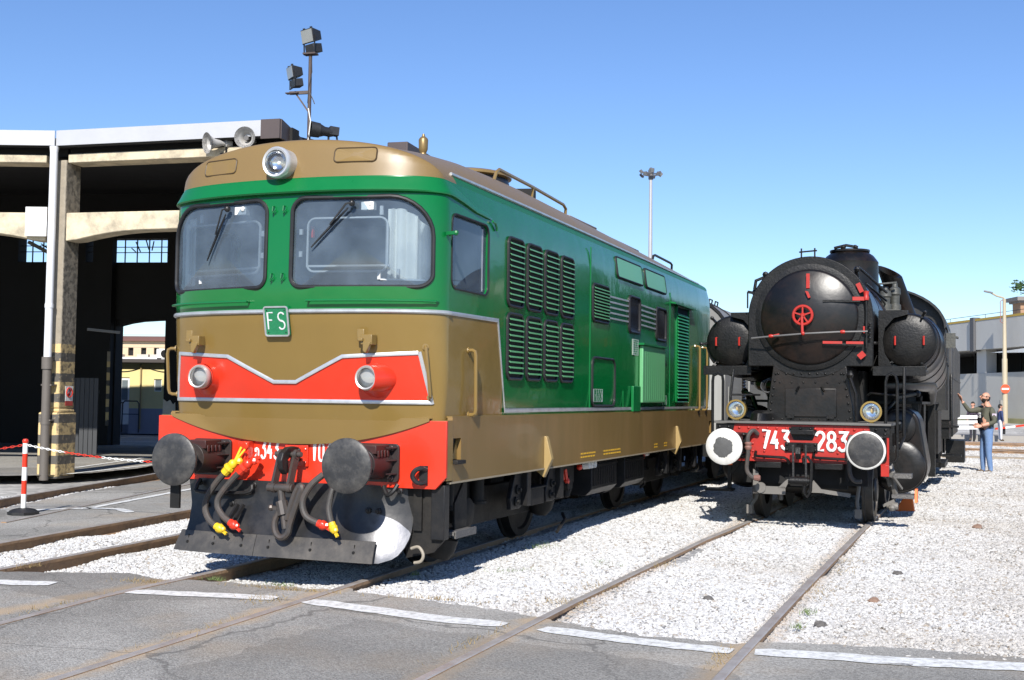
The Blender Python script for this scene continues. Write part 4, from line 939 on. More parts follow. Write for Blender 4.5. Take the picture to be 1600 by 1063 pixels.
# roof: barrel vault with a rounded front face
WR = Wd(3.59); ZR = 3.59
def Hh(y): return tab(y, [(-.3, .365), (.3, .44), (1.2, .57), (2.6, .625), (5, .58), (8, .50), (10, .42), (11.8, .33)])
def roofz(x, y, d):
    A = Hh(y)*max(0, 1-(abs(x)/(WR*(KL if x < 0 else 1)))**2)**.55; Fq = 5.5*max(d, 0)
    if A <= 1e-6 or Fq <= 1e-6: return ZR
    return ZR+(A**-5+Fq**-5)**(-1/5)
ds = [0, .008, .02, .035, .05, .062, .075, .09, .11, .14, .2, .3, .5, .8, 1.2, 1.8, 2.4, 3.2, 4.2, 5.2, 5.9]
def roofpt(x, d, rear):
    s = smooth(d/1.4); y = fr(x, ZR)*(1-s)+Y0*s*0+d+(Yn(ZR)*s)
    z = roofz(x, y if not rear else LEN-y, d); return (x, LEN-y if rear else y, z)
xa = [kx(WR*sin(a)) for a in ANG]
mb = MB(); rows = [(d, False) for d in ds]+[(d, True) for d in ds[::-1]]
mb.sheet(lambda x, r: roofpt(x, *r), xa, rows)
mb.build('roof', ROOFP, dl, smooth=40)
def arch_x(y, z): h = Hh(y); q = (z-ZR)/h; return WR*sqrt(max(0, 1-q**(1/.55)))

# belly of the nose below z 1.45, dipping in the middle
def bel(x): u = min(1, abs(x)/1.37); return 1.425-.235*(1-u**2.2)
mb = MB(); xs_ = [-1.4+2.8*i/40 for i in range(41)]
xs_ = [-1.36+2.72*i/48 for i in range(49)]
def ap_y(x, z): return min(fr(x, z), -.014-.012*(1-(x/1.36)**2))
mb.sheet(lambda x, q: (x, ap_y(x, 1.445+(bel(x)-1.445)*q), 1.445+(bel(x)-1.445)*q), xs_, [0, .25, .5, .75, 1], flip=True)
mb.sheet(lambda x, q: (x, ap_y(x, bel(x))*(1-q)+.0*q, bel(x)-.001*q), xs_, [0, 1], flip=True)
mb.sheet(lambda x, q: (x, ap_y(x, 1.445)*(1-q)+.2*q, 1.445+.002*q), xs_, [0, 1])
mb.build('nose_apron', BROWN, dl)

def fpt(x, z, off=0.0): return Vector((x, fr(x, z)-off, z))
def fpath(pts, off, step=.06):
    out = []
    for a, b in zip(pts, pts[1:]):
        a = Vector(a); b = Vector(b); k = max(1, int((b-a).length/step)); out += [fpt(*a.lerp(b, i/k), off) for i in range(k)]
    out.append(fpt(*pts[-1], off)); return out
# red band with aluminium edging
def btop(x): return tab(abs(x), [(.115, 1.755), (.60, 1.985), (1.28, 2.02)])
def bend(z): return 1.27+.08*(2.02-z)/.42
mb = MB()
def bandpt(u, q):
    z = 1.60+(btop(u*1.27)-1.60)*q; x = u*bend(z)*(.975 if u < 0 else 1); return tuple(fpt(x, z, .005))
mb.sheet(bandpt, [-1+2*i/60 for i in range(61)], [i/8 for i in range(9)], flip=True); mb.build('red_band', RED, dl)
mb = MB(); top = [(-1.27, 2.02), (-.60, 1.985), (-.115, 1.755), (.115, 1.755), (.60, 1.985), (1.27, 2.02)]
mb.tube(fpath(top, .008), .019, 6, flat=((0, -1, .05), .45)); mb.tube(fpath([(-1.36, 1.585), (1.36, 1.585)], .008), .019, 6, flat=((0, -1, .05), .45))
mb.tube(fpath([(1.28, 2.03), (1.365, 1.57)], .008, .03), .019, 6, flat=((.35, -.9, 0), .45)); mb.tube(fpath([(-1.25, 2.03), (-1.335, 1.57)], .008, .03), .019, 6, flat=((-.35, -.9, 0), .45))
mb.build('band_edging', SILVER, dl)
# waist strip, side strips, roof strip
mb = MB()
ws = []
for i in range(41):
    a = -pi/2+pi*i/40; n = Nn(2.385); s = sin(a); c = max(0, cos(a)); ws.append(Vector(((1.47+.006)*(abs(s)**(2/n))*(1 if s > 0 else -KL), Y0-(Y0-Yn(2.385)+.006)*c**(2/n), 2.385)))
mb.tube(ws, .02, 8, flat=(UZ, 1)); mb.v = [tuple(p) for p in mb.v]
for sg_ in (1, -1):
    mb.tube([(kx(sg_*1.474), .13, 2.385), (kx(sg_*1.474), 1.31, 2.395), (kx(sg_*1.474), 1.52, 1.51), (kx(sg_*1.474), 11.5, 1.51)], .02, 6, flat=((sg_, 0, 0), .35))
mb.build('waist_strip', SILVER, dl)
mb = MB()
for sg_ in (1, -1): mb.tube([(kx(sg_*(arch_x(y, 3.675)+.006)), y, 3.675) for y in [.32+.4*i for i in range(28)]], .017, 6)
mb.build('roof_strip', SILVER, dl)
# visor / gutter over the windscreens
mb = MB()
def visor(q, k):
    """q along the outline, k section index"""
    off, z = [(.0, 3.58), (.018, 3.55), (.04, 3.50), (.06, 3.47), (.066, 3.455), (.052, 3.442), (.0, 3.445)][k]
    if q <= 1:
        a = -pi/2+pi*q; n = Nn(z); s = sin(a); c = max(0, cos(a)); Wz = Wd(z)+off*.45; return (Wz*(abs(s)**(2/n))*(1 if s > 0 else -KL), Y0-(Y0-Yn(z)+off)*c**(2/n), z)
    y = Y0+(q-1)*1.0; o2 = off*.45*min(1, max(0, (1.06-(q-1))*8)); return (Wd(z)+o2, y, z-.08*smooth((q-1.0)/.8))
qs = [i/44 for i in range(45)]+[1.1, 1.3, 1.6, 1.9, 2.0, 2.05]
mb.sheet(visor, qs, range(7), flip=True)
mb.sheet(lambda q, k: (-KL*visor(q, k)[0], visor(q, k)[1], visor(q, k)[2]), qs[44:], range(7))
mb.build('visor', GRNP, dl, smooth=45)
mb = MB(); mb.tube([(1.485, 1.1, 3.345), (1.488, 1.17, 3.335), (1.486, 1.21, 3.30), (1.48, 1.225, 3.27)], .012, 6); mb.build('gutter_end', GRNP, dl)

# windscreens
def windscreen(Wn, sgn):
    cx = sum(p[0] for p in Wn)/len(Wn); cz = sum(p[1] for p in Wn)/len(Wn)
    mb = MB(); N = len(Wn); vs = []; fs = []
    lam = [1.0, .85, .7, .5, .3, .12]
    for l in lam:
        for x, z in Wn: xx = cx+(x-cx)*l; zz = cz+(z-cz)*l; vs.append(fpt(xx, zz, -.018))
    for k in range(len(lam)-1):
        for i in range(N): j = (i+1) % N; fs.append((k*N+i, k*N+j, (k+1)*N+j, (k+1)*N+i))
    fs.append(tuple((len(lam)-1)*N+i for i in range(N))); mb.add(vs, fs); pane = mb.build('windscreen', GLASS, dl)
    g_ = MB(); g_.tube([fpt(x, z, .004) for x, z in Wn], .019, 8, closed=True); g_.build('gasket', RUBBER, pane)
    # defroster frame behind the pane
    k = MB(); fx = rrect(*( (.26, 1.0) if sgn > 0 else (-1.14, -.24) ), 2.74, 3.22, .07, 5)
    k.tube([fpt(x, z, -.06) for x, z in fx], .011, 6, closed=True); k.tube([fpt(x*.985, z, -.075) for x, z in fx], .007, 5, closed=True)
    k.tube([fpt(sgn*.25, 2.79, -.065), fpt(sgn*1.02, 2.79, -.065)], .012, 6)
    for zx in (2.9, 3.1): k.obox(fpt(sgn*.2, zx, -.05), (.03, .02, .05), (1, 0, 0), (0, 1, 0))
    k.obox(fpt(sgn*.95, 3.28, -.05), (.03, .02, .08), (1, 0, 0), (0, 1, 0)); k.obox(fpt(sgn*.94, 2.7, -.05), (.03, .02, .07), (1, 0, 0), (0, 1, 0)); k.obox(fpt(sgn*1.1, 2.72, -.05), (.025, .02, .08), (1, 0, 0), (0, 1, 0))
    k.build('defroster_frame', mat('defroster', (.5, .5, .5), .4), pane)
windscreen(WIN_R, 1); windscreen(WIN_L, -1)
# curtains
CURT = mat('curtain_cloth', (.78, .76, .7), .85, 0, .08, 6)
for sg_ in (1, -1):
    mb = MB()
    xs2 = [.99+.37*i/36 for i in range(37)] if sg_ > 0 else [-1.25+.2*i/24 for i in range(25)]
    def cur(x, q):
        i = x*90; zt = 3.30-.22*max(0, (abs(x)-1.1)/.27)**1.6; z = 2.66+(zt-2.66)*q; xx = x+.02*(1-q)*0+.015*sin(i*.7); return (xx, fr(max(-1.3, min(xx, 1.36)), 3.0)+.085+.02*sin(i), z)
    mb.sheet(cur, xs2, [0, .25, .5, .75, 1]); mb.build('curtain', CURT, dl, smooth=80)
mb = MB(); mb.tube([fpt(.95, 2.665, -.05), fpt(1.32, 2.665, -.05)], .012, 6); mb.build('curtain_rail', SILVER, dl)
# cab interior: desk, seat backs, rear bulkhead fittings
mb = MB(); mb.box(-1.25, 1.25, .12, .5, 1.6, 2.52); mb.build('desk', mat('desk_green', (.1, .14, .13), .6), dl, bevel=.03)
mb = MB(); mb.box(.25, .75, .02, .12, 2.52, 2.62); mb.box(-1.0, -.5, .0, .14, 2.52, 2.64); mb.build('instrument_panel', mat('panel_pale', (.5, .5, .47), .5), dl, bevel=.02)
mb = MB(); mb.box(.5, 1.0, 1.05, 1.18, 2.0, 2.85); mb.box(-1.0, -.5, 1.05, 1.18, 2.0, 2.85); mb.build('seat', mat('seat_blue', (.07, .1, .17), .8), dl, bevel=.05)
mb = MB(); mb.lathe((1.30, .62, 2.92), (1, 0, 0), [(0, 0), (0, .25), (.02, .25), (.02, .0)], 28); mb.build('fan_grille', mat('fan_blue', (.06, .1, .2), .5), dl)
mb = MB(); mb.box(.25, .27, -.22, -.19, 3.06, 3.16); mb.build('handle', RED, dl)
# side cab windows
for sg_ in (1, -1):
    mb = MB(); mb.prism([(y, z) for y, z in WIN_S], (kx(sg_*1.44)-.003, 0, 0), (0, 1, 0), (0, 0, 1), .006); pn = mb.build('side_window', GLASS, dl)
    mb = MB(); mb.tube([(kx(sg_*1.471), y, z) for y, z in WIN_S], .011, 6, closed=True); mb.build('frame', RUBBER, pn)
    mb = MB(); mb.bar((kx(sg_*1.425), .95, 2.65), (kx(sg_*1.425), .95, 3.25), .03, .04); mb.bar((kx(sg_*1.42), .17, 2.78), (kx(sg_*1.42), 1.0, 2.78), .02, .02); mb.build('slide_rail', SILVER, pn)
mb = MB(); mb.prism([(.55, 2.62), (.98, 2.62), (.98, 2.98)], (1.36, 0, 0), (0, 1, 0), (0, 0, 1), .01); mb.build('sun_blind', mat('blind_pale', (.6, .66, .55), .8), dl)
mb = MB(); mb.bar((1.47, .06, 3.09), (1.56, .04, 3.09), .03, .03); mb.ball((1.56, .05, 3.09), .025, 8); mb.cyl((1.50, .05, 3.07), (1.50, .12, 3.1), .012, n=8); mb.build('mirror_bracket', GRNP, dl)
# wipers
for sg_ in (1, -1):
    x0 = -.56 if sg_ < 0 else .72; x1 = -.80 if sg_ < 0 else .34; z0 = 3.335; z1 = 2.87 if sg_ < 0 else 2.95
    mb = MB(); mb.ball(fpt(x0, z0, .03), .03, 10); mb.tube([fpt(x0, z0, .05), fpt(x0-.04, z0-.01, .06), fpt(x0+(x1-x0)*.5, (z0+z1)/2, .05)], .009, 6); mb.build('wiper_arm', BLACK, dl)
    mb = MB(); a = Vector((x0, z0)); b = Vector((x1, z1)); mb.tube([fpt(*a.lerp(b, k), .02) for k in (.1, .3, .5, .7, .85, 1)], [.006, .011, .013, .012, .01, .006], 5); mb.build('wiper_blade', BLACK, dl)
    mb = MB(); mb.obox(fpt(x0+.11, z0-.015, -.06), (.12, .06, .07), (1, 0, 0), (0, 1, 0)); mb.ball(fpt(x0+.14, z0, -.03), .025, 8); mb.build('wiper_motor', WHITE, dl)
# FS plate
fp = MB(); P0_ = Vector((0, fr(0, 2.3)-.012, 2.297)); fu = Vector((1, 0, 0)); fv = Vector((0, -.2, .98)).normalized(); fn_ = fu.cross(fv)
fp.prism(rrect(-.128, .128, -.138, .138, .02, 4), P0_, fu, fv, .02); pl = fp.build('number_plate', mat('plate_green', (.01, .18, .07), .45, 0, .2, 30, bump=.4, bscale=140), dl)
q = MB(); q.tube([P0_+fn_*.021+fu*x+fv*z for x, z in rrect(-.12, .12, -.13, .13, .02, 4)], .009, 6, closed=True); q.build('rim', SILVER, pl)
q = lettering('F', P0_+fn_*.022-fu*.085-fv*.07, fu, fv, .15, .055, .0, .0075); lettering('S', P0_+fn_*.022+fu*.022-fv*.07, fu, fv, .15, .065, .0, .0075, q); q.build('letters', mat('cast_silver', (.72, .73, .72), .4, .3), pl)
q = MB(); [q.ball(P0_+fn_*.02+fu*x+fv*z, .007, 6) for x in (-.09, .09) for z in (-.1, .1)]; q.build('screws', DARKST, pl, kind='stuff')
# headlights
def headlamp(o, ax, r, depth, name, hm):
    o = Vector(o); ax = Vector(ax).normalized()
    mb = MB(); mb.lathe(o, -ax, [(-.012, r*.8), (-.02, r*.93), (0, r*1.02), (.03, r*1.02), (.045, r*.98), (depth, r*.95), (depth, 0)], 36); h = mb.build(name, hm, dl)
    mb = MB(); mb.lathe(o, -ax, [(.005, r*.86), (.03, r*.8), (.06, r*.6), (.08, r*.3), (.085, 0)], 32); mb.build('reflector', CHROME, h)
    mb = MB(); mb.ball(o-ax*.05, r*.14, 10); mb.build('bulb', mat('bulb_glass', (.9, .88, .8), .1, 0, .02), h)
    mb = MB(); mb.lathe(o, ax, [(.02, 0), (.017, r*.35), (.008, r*.65), (-.006, r*.86)], 32); mb.build('lens', LENS, h)
headlamp((0, -.43, 3.72), (0, -1, -.03), .14, .26, 'top_headlight', mat('lamp_shell', (.6, .61, .62), .35, .4, .08, 5))
for sg_ in (1, -1):
    c = Vector((sg_*.872, -.285, 1.795)); headlamp(c, (0, -1, 0), .108, .03, 'headlight', mat('lamp_ring', (.55, .53, .5), .4, .5, .1, 8))
    mb = MB(); e = Vector((sg_*1.06, .12, 1.80)); axd = (e-c)
    mb.lathe(c+Vector((0, .02, 0)), axd.normalized(), [(.12, 0), (.12, .105), (.0, .108), (0, .118), (.06, .124), (.15, .126), (.3, .112), (.42, .075), (.46, 0)], 28); mb.lathe((c.x, -.03-.1, 1.795), (0, -1, 0), [(-.06, .2), (-.02, .168), (.03, .138), (.1, .122)], 28); mb.build('headlight_fairing', RED, dl)
# marker lamp brackets above the band
for sg_ in (1, -1):
    b0 = fpt(sg_*.90, 2.13, 0); mb = MB()
    mb.obox(b0+V(-.02, -.06, 0), (.11, .10, .09), (1, 0, 0), (0, 1, 0)); mb.obox(b0+V(-.085, -.09, .045), (.07, .012, .1), (1, 0, 0), (0, 1, 0)); mb.obox(b0+V(-.07, -.11, -.0), (.05, .05, .03), (1, 0, 0), (0, 1, 0))
    mb.prism([(-.05, -.02), (.03, -.02), (-.02, -.12), (-.05, -.1)], b0+V(0, -.12, 0), (1, 0, 0), (0, 0, 1), .0-.05); mb.build('lamp_bracket', BROWN, dl, bevel=.006)
# roof front panels
for x0, x1, z0, z1 in ((-.92, -.53, 3.68, 3.82), (.50, .89, 3.72, 3.85)):
    mb = MB(); pts = rrect(x0, x1, z0, z1, .035, 4)
    def rf_(x, z):
        y = fr(x, ZR); d = 0
        for _ in range(30):
            d += .004
            if roofz(x, y+d, d) >= z: break
        return Vector((x, y+d-.002, z))
    P_ = [rf_(x, z) for x, z in pts]; c = sum(P_, Vector())/len(P_); off = V(0, -.006, 0); k = len(P_)
    mb.add([p+off for p in P_]+[c+off]+[p+V(0, .02, 0) for p in P_], [(i, (i+1) % k, k) for i in range(k)]+[(k+1+i, k+1+(i+1) % k, (i+1) % k, i) for i in range(k)]); h_ = mb.build('roof_hatch', BROWN, dl, smooth=60); mb = MB(); mb.tube([p+V(0, -.004, 0) for p in P_], .007, 5, closed=True); mb.build('seam', mat('seam_brown', (.06, .035, .012), .5), h_)
# hand bars under the windscreens, clips, grab rails
mb = MB()
for sg_ in (1, -1):
    pts = [fpt(sg_*x, 2.475, .055) for x in ([.32+.1*i for i in range(12)] if sg_ > 0 else [.30+.094*i for i in range(12)])]
    mb.tube([fpt(pts[0].x, 2.475, 0)]+pts+[fpt(pts[-1].x, 2.475, 0)], .011, 8)
mb.build('wash_rail', GRNP, dl)
mb = MB()
for x in (-.055, .055):
    for z in (3.3, 2.69):
        mb.tube([fpt(x, z+.035, 0), fpt(x, z+.03, .03), fpt(x, z-.015, .035)], .006, 5); mb.tube([fpt(x-.012, z-.01, 0), fpt(x-.004, z-.035, .03), fpt(x+.025, z, .025)], .006, 5)
mb.build('lamp_hook', GRNP, dl)
def grab(p0, p1, out, r=.016, name='handrail', m_=BROWN):
    p0 = Vector(p0); p1 = Vector(p1); o = Vector(out); mb = MB(); d = (p1-p0).normalized()
    mb.tube([p0, p0+o*.6+d*0, p0+o*.9+d*.012, p0+o+d*.05, p1+o-d*.05, p1+o*.9-d*.012, p1+o*.6, p1], r, 8); mb.lathe(p0, o, [(0, .03), (.012, .03), (.012, 0)], 10); mb.lathe(p1, o, [(0, .03), (.012, .03), (.012, 0)], 10); mb.build(name, m_, dl)
grab(fpt(1.325, 2.075), fpt(1.345, 1.63), (.03, -.055, 0)); grab(fpt(-1.36, 2.07), fpt(-1.36, 1.63), (-.085, -.03, 0))
grab((1.47, .58, 2.07), (1.47, .60, 1.475), (.075, 0, 0), .018); grab((-1.47, .6, 2.07), (-1.47, .6, 1.46), (-.075, 0, 0), .018)
for y in (10.45, 11.05): grab((1.47, y, 2.55), (1.47, y, 1.47), (.075, 0, 0), .018)
# buffer beam and skirts
mb = MB(); mb.prism([(-1.52, .93), (-1.42, .825), (1.42, .825), (1.52, .93), (1.52, 1.425), (-1.52, 1.425)], (0, .035, 0), (1, 0, 0), (0, 0, 1), .035); mb.build('buffer_beam', RED, dl, bevel=.004)
mb = MB(); mb.box(-1.515, 1.515, .037, .16, .9, 1.43); mb.build('beam_back', BROWN, dl)
SKIRTM = mat('weathered_brown', (.20, .127, .042), .34, 0, .12, 1.6, coat=.1, dirt=(.34, .2, .085), dirt_amt=.55, dscale=1.7, streak=5, bump=.08, bscale=3)
def skirt(sg_):
    mb = MB(); x0, x1 = (1.455, 1.505) if sg_ > 0 else (-1.505, -1.455)
    ops = [(.17, .36, 1.06, 1.27), (11.45, 11.64, 1.06, 1.27)]
    wall_open(mb, V(x0, 0, 0), V(0, 1, 0), V(1, 0, 0), .165, 11.86, .885, 1.455, .05, ops); return mb.build('skirt', SKIRTM, dl)
skirt(1); skirt(-1)
mb = MB(); mb.box(-1.50, 1.50, .17, 11.86, 1.452, 1.466); mb.build('deck_edge', BROWN, dl)
mb = MB(); mb.box(1.475, 1.512, .12, 11.86, .868, .884); mb.build('skirt_flange', mat('edge_pale', (.3, .25, .17), .6), dl)
mb = MB(); mb.box(1.36, 1.455, .165, .37, 1.05, 1.28); mb.build('niche', MATTBLK, dl)
mb = MB(); mb.box(1.40, 1.56, .17, .36, 1.04, 1.075); mb.build('niche_step', GRIME, dl, bevel=.006)
mb = MB(); mb.prism([(.24, 1.08), (.35, 1.26), (.35, 1.08)], (1.457, 0, 0), (0, 1, 0), (0, 0, 1), .012); mb.build('niche_gusset', BROWN, dl)
def fin(y):
    mb = MB(); mb.prism([(0, .78), (.09, .98), (.03, 1.22), (-.03, 1.24)], (1.5, y, 0), (1, 0, 0), (0, 0, 1), .08); mb.prism([(-.1, .86), (0, .78), (0, .9)], (1.5, y, 0), (1, 0, 0), (0, 0, 1), .08)
    mb.build('lifting_lug', mat('sand_brown', (.33, .23, .09), .5, 0, .1, 4), dl, bevel=.008)
fin(2.72); fin(8.95)
# number on the beam
nw = mat('number_white', (.8, .8, .78), .5)
q = lettering('343', (-.355, -.002, 1.045), (1, 0, 0), (0, 0, 1), .165, .043, .027, .0105); lettering('D', (-.42, -.002, 1.05), (1, 0, 0), (0, 0, 1), .085, .032, 0, .0085, q); lettering('1030', (.185, -.002, 1.04), (1, 0, 0), (0, 0, 1), .165, .045, .026, .0105, q); q.build('running_number', nw, dl)
# buffers
def buffer(par, x, z, y0, head_m, body_m, r=.235, name='buffer', dish=None):
    mb = MB(); c = V(x, y0, z)
    mb.prism(rrect(-.22, .2, -.17, .17, .04, 4), c+V(0, -.002, 0), (1, 0, 0), (0, 0, 1), .03); 
    mb.lathe(c, (0, -1, 0), [(.03, .15), (.36, .135), (.36, .11), (.37, .0)], 24)
    for a in (-.16, .13):
        for b_ in (-.13, .13): mb.lathe(c+V(a, -.03, b_), (0, -1, 0), [(0, .03), (.02, .03), (.025, .018), (.05, .016), (.05, 0)], 8)
    for dz in (-.1, .02, .13): mb.prism([(0, -.03), (.05, -.03), (0, -.16)], c+V(.14, 0, dz), (1, 0, 0), (0, 1, 0), .015)
    st = mb.build(name, body_m, par, bevel=.003)
    mb = MB(); mb.box(x-.11, x+.13, y0-.33, y0-.08, z+.09, z+.165)
    for k in range(4): mb.box(x+.131, x+.142, y0-.31+.06*k, y0-.275+.06*k, z+.06, z+.12)
    mb.build('housing_cover', mat('buffer_maroon', (.05, .018, .016), .5, 0, .2, 6), st, bevel=.006)
    mb = MB(); mb.lathe(c, (0, -1, 0), [(.3, .08), (.56, .08), (.585, r*.7), (.6, r), (.622, r), (.634, r*.93), (.642, r*.6), (.645, 0)], 48); mb.build('buffer_head', head_m, st)
    return st
BUFM = mat('buffer_face', (.03, .03, .031), .48, .1, .3, 5, bump=.15, bscale=20, dirt=(.12, .112, .10), dirt_amt=.8, dscale=6)
BUFS = mat('buffer_stock', (.03, .022, .022), .42, .1, .3, 5, dirt=(.06, .05, .04), dirt_amt=.5)
buffer(dl, -.875, 1.045, -.0, BUFM, BUFS); buffer(dl, .875, 1.045, -.0, BUFM, BUFS)
mb = MB(); mb.box(-.98, -.88, -.52, -.49, .60, .85); mb.build('hanging_plate', GRIME, dl, bevel=.004)
# draw hook and screw coupling
mb = MB(); mb.obox((0.03, -.012, 1.085), (.24, .03, .2), (1, 0, 0), (0, 1, 0)); mb.build('hook_plate', RED, dl, bevel=.004)
mb = MB(); [mb.ball((.03+a, -.03, 1.085+b_), .012, 8) for a in (-.095, .1) for b_ in (-.06, .06)]; mb.build('hook_bolts', RED, dl, kind='stuff')
mb = MB(); mb.box(-.02, .08, -.05, -.028, 1.03, 1.15)
hk = [(-.02, 1.16), (-.1, 1.17), (-.2, 1.165), (-.29, 1.12), (-.32, 1.05), (-.3, .97), (-.24, .92), (-.18, .94), (-.2, 1.0), (-.21, 1.05), (-.16, 1.08), (-.09, 1.06), (-.02, 1.05)]
mb.prism([(y, z) for y, z in hk], (0.005, 0, 0), (0, 1, 0), (0, 0, 1), .055); ch = mb.build('draw_hook', DARKST, dl, bevel=.01)
mb = MB()
for x in (-.055, .105):
    mb.bar((x, -.15, 1.1), (x-.02, -.23, .80), .03, .065); mb.lathe((x-.012, -.15, 1.1), (1, 0, 0), [(0, 0), (0, .045), (.03, .045), (.03, 0)], 12); mb.lathe((x-.03, -.23, .80), (1, 0, 0), [(0, 0), (0, .045), (.035, .045), (.035, 0)], 12)
mb.cyl((-.11, -.15, 1.1), (.16, -.15, 1.1), .025, n=10); mb.cyl((-.13, -.23, .80), (.13, -.23, .80), .038, n=12)
mb.cyl((.0, -.23, .80), (.07, -.25, .44), .033, n=10); mb.cyl((.01, -.23, .68), (.05, -.245, .56), .055, n=10); mb.bar((-.08, -.24, .62), (.05, -.24, .61), .03, .03); mb.ball((-.09, -.24, .62), .03, 8)
mb.tube(sm([(.0, -.24, .60), (-.04, -.25, .5), (-.02, -.26, .40), (.04, -.265, .36), (.1, -.26, .4), (.12, -.25, .5), (.2, -.24, .74), (.22, -.235, .8), (.19, -.23, .82), (.14, -.235, .72), (.08, -.25, .52)]), .031, 8)
mb.build('screw_coupling', mat('coupling_steel', (.075, .066, .06), .45, .4, .3, 8, dirt=(.12, .08, .06), dirt_amt=.5, dscale=8), dl)
# brake hoses
def hose(pts, r, tip, colr, cock=None):
    mb = MB(); P_ = [Vector(p) for p in pts]; S_ = []
    for i in range(len(P_)-1):
        a = P_[max(i-1, 0)]; b = P_[i]; c = P_[i+1]; d = P_[min(i+2, len(P_)-1)]
        for k in range(5): t_ = k/5; S_.append(.5*((2*b)+(c-a)*t_+(2*a-5*b+4*c-d)*t_*t_+(3*b-a-3*c+d)*t_**3))
    S_.append(P_[-1]); mb.tube(S_, r, 10); h = mb.build('brake_hose', HOSE, dl)
    e = S_[-1]; d = (S_[-1]-S_[-3]).normalized(); mb = MB(); mb.lathe(e-d*.02, d, [(0, r*1.15), (.03, r*1.2), (.04, r*1.5), (.07, r*1.4), (.1, r*.7), (.1, 0)], 10); mb.ball(e+d*.06+V(.02, -.01, .01), .026, 8); mb.bar(tuple(e+d*.04), tuple(e+d*.09+V(.03, -.01, -.02)), .02, .025); mb.build('coupling_head', colr, h)
    if cock:
        mb = MB(); s = S_[0]; d = (S_[0]-S_[2]).normalized(); mb.lathe(s-d*.03, d, [(0, r*1.1), (0, r*1.35), (.05, r*1.4), (.06, r*1.8), (.09, r*1.6), (.1, 0)], 10); mb.ball(s+d*.09, .045, 10); mb.ball(s+d*.1+V(.05, .02, .02), .035, 8); mb.cyl(tuple(s+d*.09), tuple(s+d*.09+V(.05, .1, .05)), .03, n=8)
        for q_ in cock: mb.bar(tuple(s+d*.1), tuple(s+d*.1+Vector(q_)), .012, .018)
        mb.build('angle_cock', colr, h)
hose([(-.60, -.2, .93), (-.70, -.21, .82), (-.79, -.22, .68), (-.80, -.23, .57), (-.74, -.24, .47), (-.65, -.25, .42)], .03, 0, YELLOW, [(.06, .03, .15), (.1, .03, .13)])
hose([(-.44, -.2, .94), (-.55, -.21, .83), (-.66, -.22, .69), (-.665, -.23, .6), (-.60, -.24, .52), (-.50, -.25, .46)], .03, 0, RED, [(.04, .05, .1), (.1, .02, .02)])
hose([(.40, -.17, .93), (.30, -.22, .83), (.235, -.24, .69), (.28, -.25, .56), (.42, -.25, .50)], .03, 0, RED)
hose([(.56, -.16, .93), (.52, -.21, .80), (.50, -.235, .66), (.52, -.25, .57), (.55, -.26, .50)], .028, 0, YELLOW)
mb = MB(); mb.box(-.55, -.44, -.1, -.002, 1.02, 1.2); mb.box(-.53, -.45, -.13, -.1, .98, 1.1); mb.lathe((-.475, -.1, 1.16), (0, -1, 0), [(0, .045), (.02, .04), (.02, 0)], 12); mb.build('cock_bracket', RED, dl, bevel=.006)
mb = MB(); mb.tube(sm([(-.98, -.06, .84), (-1.0, -.09, .76), (-.95, -.1, .72), (-.45, -.1, .73), (-.4, -.08, .8)]), .018, 8); mb.tube(sm([(.95, -.06, .84), (1.0, -.09, .77), (1.05, -.08, .8), (1.08, -.05, .86)]), .02, 8); mb.build('air_pipe', DARKST, dl)
mb = MB(); mb.prism([(1.27, .86), (1.35, .86), (1.35, 1.03), (1.27, 1.03)], (0, -.002, 0), (1, 0, 0), (0, 0, 1), .012); mb.tube(sm([(1.335, -.01, .995), (1.31, -.05, 1.01), (1.27, -.085, .995), (1.245, -.1, .945), (1.27, -.085, .895), (1.31, -.05, .88), (1.335, -.01, .89)]), .022, 8); mb.build('jumper_socket', BLACK, dl)
# snow plough
def plx(x): return .0 if abs(x) < .7 else (.20 if x > 0 else .07)*((abs(x)-.7)/.5)**1.8
def ply(z): return tab(z, [(.17, -.20), (.24, -.185), (.33, -.155), (.45, -.11), (.58, -.07), (.70, -.045), (.84, -.035)])
def plow(x, z): return (x, ply(z)+plx(x), z)
def sheet_solid(fn, us, vs_, th):
    mb = MB(); mb.sheet(fn, us, vs_, flip=True); mb.sheet(lambda u, v: tuple(Vector(fn(u, v))+V(0, th, 0)), us, vs_)
    P_ = [fn(u, vs_[0]) for u in us]+[fn(us[-1], v) for v in vs_[1:]]+[fn(u, vs_[-1]) for u in us[-2::-1]]+[fn(us[0], v) for v in vs_[-2:0:-1]]; k = len(P_)
    mb.add(P_+[tuple(Vector(p)+V(0, th, 0)) for p in P_], [(i, (i+1) % k, k+(i+1) % k, k+i) for i in range(k)]); return mb
def pledge(z): return tab(z, [(.17, 1.13), (.3, 1.10), (.45, 1.09), (.6, 1.10), (.72, 1.14), (.84, 1.17)])
def predge(z): return tab(z, [(.17, .95), (.19, 1.03), (.23, 1.09), (.3, 1.135), (.37, 1.158), (.44, 1.168), (.52, 1.17), (.6, 1.17), (.72, 1.18), (.84, 1.21)])
PLOUGH = mat('plough_black', (.012, .012, .013), .4, .0, .3, 4, bump=.12, bscale=9, dirt=(.06, .055, .05), dirt_amt=.6, dscale=3.5)
vz = [.17+.67*i/20 for i in range(21)]
